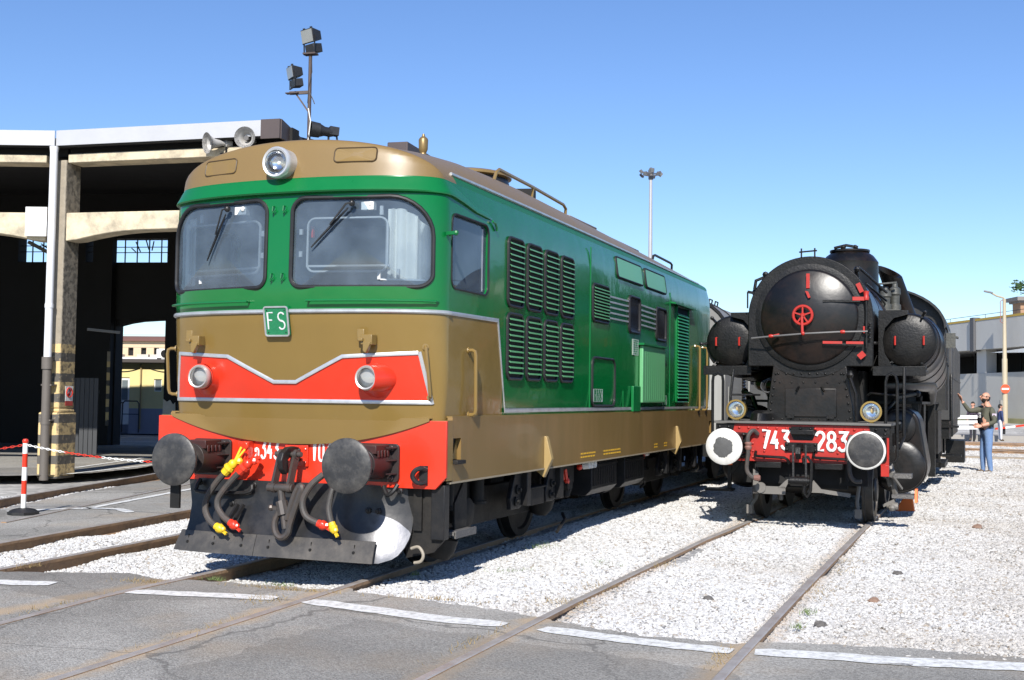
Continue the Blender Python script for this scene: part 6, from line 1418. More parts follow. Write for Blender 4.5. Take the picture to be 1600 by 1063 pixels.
for x0, x1 in ((-.58, -.16), (.17, .62)):
    mb = MB(); mb.tube([(x0, -.002, .97), (x0, -.06, .93), (x0+.03, -.07, .915), (x1-.04, -.07, .905), (x1, -.065, .88), (x1+.02, -.03, .83)], .02, 8); mb.build('steam_pipe', IRON, sl)
    mb = MB(); mb.box(x0+.02, x1-.08, -.09, -.002, .77, .845); mb.build('step_board', IRON, sl, bevel=.004)
# saddle below the smokebox with access door
mb = MB(); mb.add([(-.60, .83, 1.371), (.60, .83, 1.371), (.49, .80, 2.12), (-.49, .80, 2.12), (-.60, 2.2, 1.371), (.60, 2.2, 1.371), (.49, 2.2, 2.12), (-.49, 2.2, 2.12)], [(0, 1, 2, 3), (5, 4, 7, 6), (1, 5, 6, 2), (4, 0, 3, 7), (3, 2, 6, 7)]); sd_ = mb.build('smokebox_saddle', BOIL, sl, bevel=.008)
mb = MB(); mb.box(-.33, .36, .80, .826, 1.43, 1.82)
ac_ = mb.build('access_door', BOIL, sd_, bevel=.008)
mb = MB(); [mb.box(x-.05, x+.05, .785, .81, 1.41, 1.46) for x in (-.25, .28)]; [mb.bar((x, .79, 1.84), (x+dx, .74, 1.78), .02, .02) for x, dx in ((-.14, -.03), (.16, .04))]; mb.build('hinge', IRON, ac_)
riv = MB()
for k in range(7):
    z = 1.42+.1*k; xw = .60-.11*(z-1.371)/.75; riv.ball((-xw+.05, .822-.03*(z-1.37)/.75, z), .017, 8); riv.ball((xw-.05, .822-.03*(z-1.37)/.75, z), .017, 8)
for k in range(9): riv.ball((-.42+.105*k, .80, 2.02), .016, 8); riv.ball((-.5+.125*k, .83, 1.395), .014, 8)
for k in range(6): riv.ball((-.4+.16*k, .805, 1.9), .013, 8)
riv.build('rivets', IRON, sd_, kind='stuff')
# smokebox: keyhole front plate, barrel, ring and dished door
ZB = 2.795; RP = .84
kp = []
th0 = math.asin((2.12-ZB)/RP)
n_ = 40
for i in range(n_+1): a = 0+pi*i/n_; kp.append((RP*cos(a), ZB+RP*sin(a)))
kp += [(-RP, 2.12)]
xb_ = sqrt(RP**2-(2.12-ZB)**2)
for i in range(13): a = atan2(2.12-ZB, -xb_)+(2*(pi/2-(-atan2(2.12-ZB, -xb_)-pi/2))*0); 
a0 = pi+math.asin((ZB-2.12)/RP); a1 = 2*pi-math.asin((ZB-2.12)/RP)
for i in range(15): a = a0+(a1-a0)*i/14; kp.append((RP*cos(a), ZB+RP*sin(a)))
kp += [(RP, 2.12)]
mb = MB(); mb.prism(kp, (0, .80, 0), UX, V(0, 0, 1), -.05+.0); 
mb.v = [(x, y, z) for x, y, z in mb.v]; fp_ = mb.build('front_plate', IRON, sl, bevel=.012)
mb = MB(); mb.lathe((0, .85, ZB), UY, [(0, .81), (1.6, .81), (1.6, .79), (8.8, .79), (8.8, 0)], 56)
for y in (1.0, 2.44, 3.9, 5.4, 7): mb.ring((0, y, ZB), UY, .80, .016, 56, 6)
mb.build('boiler', BOILG, sl)
mb = MB(); mb.lathe((0, .80, ZB), (0, -1, 0), [(.0, .735), (.03, .73), (.035, .70), (.04, .655), (.04, .6)], 56); mb.build('door_ring', IRON, sl)
mb = MB(); mb.lathe((0, .765, ZB), (0, -1, 0), [(0, .655), (.02, .652), (.035, .62), (.075, .5), (.115, .36), (.14, .2), (.15, 0)], 56); sd2 = mb.build('smokebox_door', BOILG, sl, smooth=60)
DY = .62
hw = MB(); hc = V(-.055, .545, ZB+.01); hw.ring(hc, UY, .125, .02, 28, 8)
for k in range(5): a = pi/2+2*pi*k/5; hw.bar(tuple(hc), tuple(hc+V(cos(a)*.12, 0, sin(a)*.12)), .02, .028, (0, 1, 0))
hw.lathe(hc+V(0, .08, 0), (0, -1, 0), [(0, .03), (.09, .035), (.11, .02), (.11, 0)], 12); hw.build('handwheel', TRED, sl)
mb = MB(); mb.bar(tuple(hc+V(-.01, -.02, -.02)), tuple(hc+V(-.0, -.04, -.25)), .03, .025); mb.ball(tuple(hc+V(0.01, -.04, -.25)), .028, 10); mb.build('lever', TRED, sl)
mb = MB(); mb.tube([(-.76, .62, 2.50), (-.45, .56, 2.525), (0, .5, 2.555), (.4, .54, 2.575), (.78, .64, 2.585)], .013, 8); mb.build('hand_rail', mat('dull_rail', (.2, .19, .18), .45, .5), sl)
mb = MB(); [mb.lathe((x, y-.03, z), UX, [(-.03, 0), (-.03, .02), (0, .028), (.03, .02), (.03, 0)], 10) for x, y, z in ((-.48, .59, 2.525), (.47, .58, 2.575))]; mb.bar((-.46, .6, 2.53), (-.38, .62, 2.55), .03, .03); mb.build('rail_stanchion', TRED, sl)
mb = MB(); mb.obox((.0, .655, 3.28), (.045, .03, .2), UX, UY); mb.prism([(0, 0), (.04, -.01), (.07, -.09), (.04, -.1)], (-.03, .62, 3.14), UX, V(0, 0, 1), .03); mb.build('door_latch', TRED, sl)
mb = MB(); mb.bar((.2, .63, 3.0), (.68, .71, 3.0), .02, .03); mb.bar((.2, .64, 2.42), (.7, .71, 2.415), .02, .03); mb.build('hinge_strap', IRON, sl)
mb = MB(); mb.bar((.2, .62, 2.44), (.45, .66, 2.437), .02, .035); mb.bar((.5, .67, 2.437), (.72, .71, 2.435), .02, .035); mb.bar((.58, .69, 3.03), (.74, .73, 3.03), .03, .05); mb.bar((.645, .745, 3.24), (.70, .745, 3.12), .03, .06); mb.bar((.66, .74, 2.24), (.73, .74, 2.30), .03, .08); mb.lathe((.755, .735, 3.01), UZ, [(0, 0), (0, .035), (.04, .04), (.06, .03), (.12, .04), (.13, 0)], 12); mb.bar((.73, .745, 2.57), (.73, .745, 2.66), .02, .03); mb.build('hinge_lug', TRED, sl)
mb = MB(); mb.cyl((.755, .735, 2.36), (.755, .735, 3.06), .017, n=10); mb.build('hinge_pin', IRON, sl)
riv = MB(); [riv.ball((.80-.0, .745, 2.5+.065*k), .02, 8) for k in range(4)]; riv.build('hinge_bolts', IRON, sl, kind='stuff')
mb = MB(); mb.bar((-.14, .8, ZB+.90), (.1, .8, ZB+.915), .02, .02); [mb.bar((x, .8, ZB+.83), (x, .8, ZB+.95), .02, .02) for x in (-.11, .07)]; mb.build('lamp_holder', IRON, sl)
# side pre-heater drums with doors and frames
for s_ in (1, -1):
    cx = s_*1.235; cz = 2.51; yd = 1.62
    dax = V(s_*-.155, 6.6, -.26).normalized(); mb = MB(); mb.lathe((cx, yd+.1, cz-.03), dax, [(0, 0), (0, .40), (.12, .41), (.14, .43), (.5, .455), (.55, .475), (.6, .475), (.6, .46), (6.6, .46), (6.6, 0)], 48)
    for y in (2.4, 4.2, 6.4): mb.ring(V(cx, yd+.1, cz-.03)+dax*(y-.7), dax, .462, .012, 48, 6)
    dm = mb.build('preheater_drum', BOILG, sl)
    mb = MB(); mb.lathe((cx, yd+.1, cz+.0), (0, -1, 0), [(0, .385), (.03, .38), (.06, .365), (.075, .345), (.1, .2), (.108, 0)], 44); d_ = mb.build('drum_door', IRON, dm, smooth=60)
    mb = MB(); [mb.tube([(cx+s_*.0+a, yd+.03, cz+.055), (cx+a, yd-.05, cz+.05), (cx+a, yd-.05, cz-.06), (cx+a, yd+.03, cz-.065)], .014, 6) for a in ((-.17, .21) if s_ > 0 else (-.22, .12))]; mb.build('door_handle', TRED, d_)
    mb = MB()
    for k in range(5):
        a = radians((60, 130, 235, 300, 185)[k]); p = V(cx+cos(a)*.37, yd+.02, cz+sin(a)*.37); q = V(cx+cos(a)*.45, yd-.02, cz+sin(a)*.45); mb.bar(tuple(p), tuple(q), .035, .04, (0, 1, 0)); mb.ball(tuple(q), .03, 8); mb.cyl(tuple(p+V(0, .05, 0)), tuple(p+V(0, -.07, 0)), .016, n=8)
    mb.build('door_clamp', IRON, d_)
    mb = MB(); xi, xo = s_*.845, s_*(1.30); pts = [(xi, 2.15), (s_*1.02, 2.15), (s_*.99, 2.22), (s_*.93, 2.32), (s_*.90, 2.5), (s_*.93, 2.68), (s_*1.05, 2.82), (s_*1.235, 2.87), (s_*1.235, 2.93), (xi, 2.93)]
    if s_ > 0: pts = pts[::-1]
    mb.prism(pts, (0, yd+.05, 0), UX, V(0, 0, 1), .12 if s_ < 0 else .12); mb.box(min(s_*.845, s_*1.2), max(s_*.845, s_*1.2), yd+.11, yd+.6, 2.1, 2.9); mb.build('drum_frame', IRON, sl)
    mb = MB(); mb.box(min(s_*.82, s_*1.50), max(s_*.82, s_*1.50), .95, 1.7, 2.06, 2.085); mb.box(min(s_*.82, s_*1.50), max(s_*.82, s_*1.50), .93, .95, 2.0, 2.13); mb.build('upper_footplate', IRON, sl, bevel=.004)
# dome, chimneys, boiler fittings
mb = MB(); mb.lathe((.03, 5.6, 3.3), UZ, [(0, .56), (.2, .5), (.26, .485), (.72, .48), (.76, .485), (.80, .46), (.88, .4), (.93, .33), (.95, .31), (.95, .34), (.985, .34), (.985, 0)], 48); mb.build('steam_dome', BOILG, sl)
mb = MB(); mb.tube([(-.2, 5.3, 4.3), (0, 5.28, 4.34), (.2, 5.3, 4.3)], .025, 6); mb.ball((-.05, 5.3, 4.31), .05, 8); mb.ball((.15, 5.3, 4.31), .04, 8); mb.build('dome_fitting', IRON, sl)
mb = MB(); mb.lathe((-.1, 8.3, 3.35), UZ, [(0, .35), (.4, .32), (.5, .2), (.5, 0)], 28); mb.build('sand_box', BOIL, sl)
for s_ in (1, -1):
    mb = MB(); o_ = V(s_*.96, 7.3, 2.9); e_ = V(s_*.60, 6.8, 4.02); ax = (e_-o_).normalized(); u_, v_, a_ = frame(ax); N = 28; ringv = []
    for t_, r_, th in ((0, .17, 0), (1, .16, 0)):
        for k in range(N):
            an = 2*pi*k/N; p = o_+(e_-o_)*t_+u_*cos(an)*r_*1.25+v_*sin(an)*r_
            if t_ == 1: p += a_*(-(p.x-e_.x)*s_*.9)
            ringv.append(p)
    for k in range(N): an = 2*pi*k/N; p = o_+(e_-o_)*.9+u_*cos(an)*.14*1.25+v_*sin(an)*.14; ringv.append(p)
    mb.add(ringv, [(k, (k+1) % N, N+(k+1) % N, N+k) for k in range(N)]+[(N+k, N+(k+1) % N, 2*N+(k+1) % N, 2*N+k) for k in range(N)]+[tuple(2*N+k for k in range(N))]); mb.build('side_chimney', BOILG, sl)
PUMP = mat('pump_grey', (.06, .062, .055), .5, .1, .3, 8, bump=.3, bscale=30, dirt=(.12, .11, .09), dirt_amt=.5, dscale=8)
mb = MB()
for x, y, h in ((.66, 5.2, .42), (.80, 5.35, .5), (.72, 5.6, .4)): mb.lathe((x, y, 3.18), UZ, [(0, .1), (.12, .1), (.13, .075), (h*.55, .08), (h*.6, .1), (h*.8, .09), (h*.85, .05), (h, .04), (h, 0)], 14)
mb.box(.5, .9, 5.0, 5.7, 3.08, 3.2); mb.bar((.55, 5.1, 3.64), (.85, 5.1, 3.66), .03, .03); mb.build('feed_pump', PUMP, sl, bevel=.005)
mb = MB(); mb.tube([(.42, 2.6, 3.62), (.47, 2.6, 3.66), (.55, 3.2, 3.6), (.72, 4.6, 3.45)], .022, 8); mb.tube([(.45, 2.7, 3.5), (.44, 2.6, 3.6)], .03, 8); mb.ball((.45, 2.6, 3.63), .05, 8); mb.tube([(.55, 3.0, 3.45), (.6, 4.0, 3.42), (.66, 5.1, 3.3)], .014, 6); mb.tube([(.5, 3.4, 3.5), (.75, 4.2, 3.28)], .02, 6); mb.build('boiler_pipe', IRON, sl)
mb = MB(); c_ = V(-.86, 1.5, 3.23); mb.tube([(-.66, 1.5, 3.38), (-.76, 1.48, 3.42), (-.85, 1.45, 3.38), (-.87, 1.45, 3.25)], .025, 8); mb.ball(c_+V(.0, 0, -.02), .06, 8); mb.ball((-.72, 1.48, 3.47), .045, 8); mb.bar((-.97, 1.45, 3.22), (-.78, 1.45, 3.18), .035, .04); mb.bar((-.97, 1.45, 3.22), (-.97, 1.45, 2.98), .02, .02); mb.build('whistle_valve', IRON, sl)
# cab
CABM = mat('cab_black', (.016, .016, .016), .45, 0, .3, 3, bump=.15, bscale=12, dirt=(.04, .036, .033), dirt_amt=.5)
ce = [(1.5*cos(pi*i/24), 3.15+.86*sin(pi*i/24)) for i in range(25)]
fw = [(-1.47, 1.5), (1.47, 1.5)]+[(1.47*cos(pi*i/24), 3.15+.83*sin(pi*i/24)) for i in range(25)]
mb = MB(); mb.prism(fw, (0, 9.5, 0), UX, V(0, 0, 1), .04); cw = mb.build('cab_front', CABM, sl)
mb = MB(); N = len(ce); mb.add([(x, y, z) for y in (9.2, 12.2) for x, z in ce]+[(x*.975, y, z-.035) for y in (9.2, 12.2) for x, z in ce], [(k, k+1, N+k+1, N+k) for k in range(N-1)]+[(3*N+k, 3*N+k+1, 2*N+k+1, 2*N+k) for k in range(N-1)]+[(2*N+k, 2*N+k+1, k+1, k) for k in range(N-1)]); mb.build('cab_roof', CABM, sl)
mb = MB(); wall_open(mb, V(1.43, 0, 0), UY, UX, 9.54, 11.6, 1.5, 3.16, .04, [(10.1, 10.8, 2.4, 3.0)]); wall_open(mb, V(-1.47, 0, 0), UY, UX, 9.54, 11.6, 1.5, 3.16, .04, [(10.1, 10.8, 2.4, 3.0)]); mb.build('cab_side', CABM, sl)
fx_ = [(.92, 2.7), (1.30, 2.7), (1.30, 3.05)]+[(1.11+.19*cos(pi*i/10), 3.1+.22*sin(pi*i/10)) for i in range(11)]+[(.92, 3.05)]
for s_ in (1, -1):
    pts = [(x*s_, z) for x, z in fx_]; pts = pts if s_ > 0 else pts[::-1]
    mb = MB(); mb.prism(pts, (0, 9.455, 0), UX, V(0, 0, 1), .006); w2 = mb.build('cab_window', mat('cab_pane', (.14, .15, .155), .2, 0, .2, 4, spec=.7), cw); mb = MB(); mb.tube([(x, 9.43, z) for x, z in pts], .035, 8, closed=True); mb.tube([(x*1.0, 9.38, z+.05) for x, z in pts[3:14]], .03, 6); mb.build('window_hood', CABM, w2)
mb = MB(); mb.obox((1.6, 9.9, 3.0), (.22, .5, .03), V(.9, 0, -.3), UY); mb.box(1.48, 1.66, 9.64, 9.67, 2.75, 3.05); mb.build('cab_wing', PUMP, sl)
mb = MB(); mb.cyl((1.25, 9.2, 2.4), (1.25, 9.2, 2.95), .05, n=10); mb.cyl((1.25, 9.2, 2.85), (1.25, 9.2, 2.9), .1, n=12); mb.cyl((1.42, 9.3, 2.35), (1.42, 9.3, 2.65), .07, n=10); mb.cyl((1.42, 9.3, 2.48), (1.42, 9.3, 2.54), .1, n=10); mb.bar((1.3, 9.2, 2.4), (1.52, 9.4, 2.38), .05, .05); mb.bar((1.5, 9.4, 1.5), (1.5, 9.4, 2.4), .025, .025); mb.build('valve_stand', IRON, sl)
# running plate, frames
mb = MB(); mb.box(-1.35, 1.35, 3.0, 11.6, 1.62, 1.66); mb.build('running_plate', IRON, sl)
mb = MB(); mb.box(-.6, -.56, .04, 11.6, .62, 1.36); mb.box(.56, .6, .04, 11.6, .62, 1.36); mb.box(-.56, .56, .3, .36, .5, .86); mb.box(-.56, .56, 2.3, 9.5, .95, 2.1); mb.build('main_frame', MATTBLK, sl)
mb = MB(); mb.box(-.78, .82, .22, .26, .55, .84); mb.build('front_stretcher', MATTBLK, sl)
mb = MB(); mb.box(-.62, -.2, .02, .06, .42, .52); mb.prism([(-.62, .42), (-.55, .42), (-.55, .7), (-.62, .74)], (0, .06, 0), UX, V(0, 0, 1), .04); mb.lathe((-.52, .05, .5), (0, -1, 0), [(0, .07), (.05, .07), (.05, 0)], 14); mb.prism([(-.3, .5), (-.2, .5), (-.12, .66), (-.2, .6)], (0, .05, 0), UX, V(0, 0, 1), .03); mb.bar((.1, .05, .5), (.62, .05, .44), .04, .05); mb.prism([(.08, .46), (.3, .46), (.16, .62)], (0, .05, 0), UX, V(0, 0, 1), .03); mb.build('guard_bracket', mat('dusty_steel', (.16, .15, .135), .6, .1, .2, 6), sl)
mb = MB(); mb.box(-.98, -.57, 3.2, 9.3, 1.4, 2.4); mb.box(.57, .98, 3.2, 9.3, 1.4, 2.4); mb.build('dark_filler', MATTBLK, sl)  # added black boxes, fill the gap under the drums with dark
# leading wheels with guard irons
WHEEL = mat('wheel_steel', (.075, .068, .06), .5, .4, .25, 7, dirt=(.15, .13, .11), dirt_amt=.6, dscale=5)
def wset(y, r, name, x=.752):
    w_ = MB(); w_.cyl((-.8, y, r), (.8, y, r), .09, n=12)
    for s_ in (1, -1): w_.lathe((s_*(x-.07), y, r), (s_, 0, 0), [(-.012, r*.6), (-.012, r+.028), (.015, r+.03), (.03, r+.002), (.125, r-.006), (.13, r-.02), (.13, r*.85), (.09, r*.83), (.08, r*.3), (.13, .17), (.16, .15), (.16, 0)], 48)
    return w_.build(name, WHEEL, sl)
wset(1.42, .43, 'leading_wheelset')
for y in (3.55, 5.15, 6.75, 8.35): wset(y, .685, 'driving_wheelset')
mb = MB()
for s_ in (1, -1): mb.tube([(s_*.62, .75, .75), (s_*.66, .72, .5), (s_*.70 if s_ < 0 else s_*.64, .66, .3), (s_*.77 if s_ < 0 else s_*.66, .62, .2)], .026, 6); mb.box((s_*.77 if s_ < 0 else s_*.66)-.04, (s_*.77 if s_ < 0 else s_*.66)+.04, .58, .66, .10, .22)
mb.build('guard_iron', mat('dusty_steel', (.16, .15, .135)), sl)
mb = MB(); mb.cyl((-.35, .6, .45), (-.35, .6, .3), .03, n=10); mb.ball((-.35, .6, .45), .05, 8); mb.lathe((.95, 1.6, .2), UX, [(0, .03), (.1, .06), (.15, .05), (.15, 0)], 10); mb.bar((.9, 1.6, .2), (1.05, 1.6, .28), .04, .04); mb.ball((1.02, 1.55, .18), .05, 8); mb.build('drain_cock', mat('dusty_steel', (.16, .15, .135)), sl)
# cylinders: lower steam cylinder and valve chest in one casing
def hull2(c0, r0, c1, r1, n=16):
    d = (Vector(c1)-Vector(c0)); L_ = d.length; a = atan2(d.y, d.x); b = math.acos((r0-r1)/L_); p = []
    for i in range(n+1): t_ = a+b+(2*pi-2*b)*i/n; p.append((c0[0]+r0*cos(t_), c0[1]+r0*sin(t_)))
    for i in range(n+1): t_ = a-b+2*b*i/n; p.append((c1[0]+r1*cos(t_), c1[1]+r1*sin(t_)))
    return p
for s_ in (1, -1):
    c0 = (s_*1.08, .74); c1 = (s_*1.10, 1.30); pts = hull2(c0, .39, c1, .28)
    mb = MB(); mb.prism(pts, (0, 3.0, 0), UX, V(0, 0, 1), 1.0); cy = mb.build('cylinder_casing', BOILG, sl, bevel=.03, seg=3)
    mb = MB(); mb.lathe((c0[0], 2.0, c0[1]), (0, -1, 0), [(0, .37), (.03, .36), (.05, .33), (.06, .2), (.06, 0)], 40); mb.lathe((c1[0]-s_*.02, 2.0, c1[1]), (0, -1, 0), [(0, .24), (.04, .235), (.06, .2), (.07, .1), (.1, .08), (.12, 0)], 32); mb.build('cylinder_cover', BOIL, cy)
    mb = MB(); mb.prism([(s_*.78, .9), (s_*1.05, .82), (s_*1.07, .66), (s_*.95, .55), (s_*.78, .6)], (0, 1.9, 0), UX, V(0, 0, 1), .03) if s_ > 0 else None
    if s_ > 0: [mb.lathe((x, 1.86, z), (0, -1, 0), [(0, .03), (.04, .03), (.04, 0)], 8) for x, z in ((.92, .8), (1.0, .72), (.9, .66))]; mb.build('bracket_plate', IRON, cy)
    mb = MB(); mb.tube([(s_*.75, 2.9, 1.9), (s_*1.05, 3.3, 1.92), (s_*1.25, 4.2, 1.94), (s_*1.32, 5.2, 1.95), (s_*1.34, 5.6, 1.9), (s_*1.3, 5.9, 1.7)], .13, 14); mb.build('exhaust_pipe', BOILG, sl)
    # motion: rods, crosshead, links
    mb = MB(); mb.bar((s_*1.08, 3.0, .74), (s_*1.08, 4.0, .74), .06, .06); mb.box(s_*1.08-.06, s_*1.08+.06, 3.7, 4.1, .56, .92); mb.bar((s_*1.02, 3.1, .95), (s_*1.02, 4.6, .95), .08, .06); mb.bar((s_*1.12, 3.9, .74), (s_*1.12, 6.75, .6), .05, .1); mb.bar((s_*1.0, 3.5, .5), (s_*1.0, 8.4, .5), .05, .09); mb.bar((s_*1.15, 3.2, 1.3), (s_*1.15, 5.2, 1.25), .05, .05); mb.bar((s_*1.15, 5.2, 1.5), (s_*1.15, 5.2, .9), .07, .1); mb.bar((s_*1.15, 5.2, .95), (s_*1.12, 6.75, .85), .05, .06); mb.bar((s_*1.2, 3.9, 1.3), (s_*1.2, 3.95, .7), .04, .06); mb.build('motion_rod', mat('rod_steel', (.13, .12, .105), .45, .4, .3, 5), sl)
    mb = MB(); mb.box(s_*1.25-.05, s_*1.25+.05, 3.05, 3.1, .5, 1.65); mb.prism([(4.9, 1.62), (5.6, 1.62), (5.3, .9), (5.1, .9)], (s_*1.22, 0, 0), UY, V(0, 0, 1), .06); mb.box(s_*1.3-.06, s_*1.3+.06, 7.2, 7.4, .3, 1.62); mb.box(s_*1.2-.2, s_*1.2+.2, 7.6, 9.2, .7, 1.5); mb.box(s_*1.35-.15, s_*1.35+.1, 9.6, 11.4, .35, .45); mb.box(s_*1.35-.02, s_*1.35+.02, 9.6, 9.65, .35, 1.5); mb.build('motion_bracket', IRON, sl)
    mb = MB(); mb.tube([(s_*1.3, 3.3, 1.75), (s_*1.25, 3.4, 1.4), (s_*1.28, 3.6, 1.2)], .05, 8); mb.tube([(s_*.9, 1.9, 1.5), (s_*1.05, 2.3, 1.72), (s_*1.28, 2.9, 1.78)], .03, 8); mb.ball((s_*1.28, 2.9, 1.78), .06, 8); mb.build('lubricator_pipe', IRON, sl)
# lamps
for s_ in (-1, 1):
    c = V(s_*.87, .15, 1.52); mb = MB(); mb.lathe(c, (0, -1, 0), [(-.2, 0), (-.2, .09), (-.15, .12), (0, .122), (.0, .135), (.03, .135), (.03, .112), (.01, .11)], 32); mb.bar(tuple(c+V(0, .1, -.1)), tuple(c+V(0, .1, -.17)), .05, .05); lm = mb.build('headlamp', BRASS, sl)
    mb = MB(); mb.lathe(c, (0, -1, 0), [(.005, .11), (-.03, .1), (-.07, .07), (-.09, 0)], 28); mb.build('reflector', CHROME, lm); mb = MB(); mb.ball(c+V(0, .03, .01), (.014, .014, .03), 8); mb.build('bulb', mat('bulb_amber', (.6, .42, .15), .3), lm)
    mb = MB(); mb.lathe(c, (0, -1, 0), [(.03, 0), (.025, .06), (.012, .112)], 28); mb.build('lens', LENS, lm)
# handrails on the front
def strail(pts, r=.02, name='handrail'): mb = MB(); mb.tube(pts, r, 8); return mb.build(name, IRON, sl)
strail([(-1.16, .0, .95), (-1.16, .0, 1.9), (-1.15, .0, 1.97), (-1.09, .0, 2.0), (-1.03, 0, 1.97), (-1.02, 0, 1.9), (-1.02, 0, 1.36)])
strail([(-.98, .3, 1.36), (-.98, .3, 1.7), (-.96, .4, 2.06)], .018); strail([(-.98, .3, 1.72), (-.70, .35, 1.72), (-.62, .5, 1.72)], .014)
strail([(1.06, .0, 1.36), (1.06, 0, 1.9), (1.08, 0, 1.98), (1.13, 0, 2.01), (1.18, 0, 1.98), (1.2, 0, 1.9), (1.2, 0, .95), (1.18, 0, .9), (1.12, 0, .88)])
strail([(1.25, .6, 2.1), (1.25, .5, 1.5), (1.25, .5, 1.2), (1.2, .3, 1.05)], .022); strail([(.80, .4, 1.73), (.84, .38, 1.76), (1.05, .3, 1.74), (1.2, .3, 1.73)], .015)
strail([(.63, .7, 1.36), (.63, .65, 1.75), (.56, .68, 1.95), (.53, .72, 2.0)], .02); mb = MB(); mb.ball((.55, .7, 2.0), .05, 8); mb.cyl((.55, .7, 1.94), (.55, .7, 2.06), .03, n=8); mb.build('valve', IRON, sl)
mb = MB(); mb.box(1.0, 1.16, .03, .09, 1.0, 1.345); mb.cyl((1.17, .05, 1.1), (1.17, .05, 1.25), .04, n=8); [mb.ball((1.08, .02, z), .02, 8) for z in (1.05, 1.2, 1.3)]; mb.build('corner_plate', IRON, sl)
mb = MB(); mb.lathe((-.62, .62, 1.37), UZ, [(0, .16), (.0, .15), (.1, .13), (.14, .08), (.14, 0)], 18, sx=2); mb.build('sand_dome', IRON, sl); 
mb = MB()
for k in range(5): mb.ring((-.62+.02*k, 1.1+.02*k, 1.85), (R.uniform(-.5, .5), 1, R.uniform(-.3, .3)), .09+.01*k, .012, 20, 5)
mb.build('hose_coil', BLACK, sl)
# foot steps
def sstep(s_, orange):
    mb = MB(); mb.bar((s_*1.08, .45, .84), (s_*1.14, .55, .43), .05, .05); mb.bar((s_*1.08, .45, .55), (s_*1.0, .5, .84), .035, .035); mb.bar((s_*1.06, .2, .8), (s_*1.22, .5, .52), .03, .03); mb.tube([(s_*1.1, .2, .82), (s_*1.13, .18, .75), (s_*1.1, .2, .7)], .035, 8); mb.build('step_hanger', mat('dusty_steel', (.16, .15, .135)), sl)
    mb = MB(); mb.box(min(s_*1.1, s_*1.38), max(s_*1.1, s_*1.38), .4, .72, .40, .45); mb.box(min(s_*1.02, s_*1.35), max(s_*1.02, s_*1.35), .36, .6, .66, .72); st_ = mb.build('step_tread', mat('step_tread', (.12, .115, .11)), sl, bevel=.005)
    if orange: mb = MB(); mb.prism([(.45, .35), (.66, .35), (.68, .52), (.5, .52)], (s_*1.382, 0, 0), UY, V(0, 0, 1), .03); mb.build('orange_end', ORANGE, st_)
sstep(1, True)
mb = MB(); mb.bar((-1.02, .5, .84), (-1.03, .5, .42), .05, .05); mb.bar((-1.03, .5, .62), (-.85, .5, .84), .03, .04); mb.build('step_hanger', IRON, sl); mb = MB(); mb.box(-1.35, -.98, .4, .65, .40, .435); mb.build('step_tread', IRON, sl, bevel=.004)
mb = MB(); mb.box(-.92, -.84, -.3, -.25, .8, .835); mb.build('orange_tag', ORANGE, sl)
# tender
te = thing('coal_tender', 'dark grey slab sided tender coupled behind the black steam locomotive', 'tender', ST+SAX*0+SAY*12.3, STH)
TEND = mat('tender_grey', (.045, .045, .046), .5, .1, .25, 3, bump=.15, bscale=10, dirt=(.09, .085, .08), dirt_amt=.6, dscale=2)
mb = MB(); mb.box(-1.52, 1.52, .2, 7.6, 1.25, 3.05); tb = mb.build('tank', TEND, te, bevel=.03); mb = MB()
for i in range(6): mb.box(1.521, 1.535, .5+1.15*i, .55+1.15*i, 1.3, 3.0)
mb.box(1.521, 1.53, .2, 7.6, 2.2, 2.24); mb.build('strap', TEND, tb)
mb = MB(); mb.box(-1.45, 1.45, .1, 7.7, .85, 1.24); mb.build('frame', IRON, te); mb = MB()
for y in (1.3, 2.9, 5.0, 6.6):
    for s_ in (1, -1): mb.lathe((s_*.7, y, .5), (s_, 0, 0), [(0, 0), (0, .5), (.14, .5), (.14, 0)], 28); mb.box(s_*1.1-.1, s_*1.1+.1, y-.25, y+.25, .35, .85)
mb.build('wheels', IRON, te)
mb = MB(); mb.tube([(1.5, .1, .9), (1.5, .1, 2.2), (1.5, .15, 2.3)], .02, 6); mb.tube([(1.5, .45, .9), (1.5, .45, 2.2)], .02, 6); mb.box(1.3, 1.65, .05, .5, 1.1, 1.14); mb.box(1.3, 1.7, .05, .5, .45, .5); mb.box(1.35, 1.75, .8, 2.0, .3, .8); mb.build('cab_steps', IRON, te)
# orange wheel chock
oc = MB(); oc.add([(-.13, -.1, 0), (.17, -.1, 0), (.17, .1, 0), (-.13, .1, 0), (.02, -.08, .24), (.13, -.08, .26), (.13, .08, .26), (.02, .08, .24)], [(3, 2, 1, 0), (4, 5, 6, 7), (0, 1, 5, 4), (1, 2, 6, 5), (2, 3, 7, 6), (3, 0, 4, 7)]); o = oc.build('wheel_chock', ORANGE, bevel=.01); pt = ST+SAX*1.06+SAY*2.6; o.location = (4.84, 10.1, -.05); tag(o, 'orange wheel chock on gravel below the right cylinder of the steam locomotive', 'wheel chock')
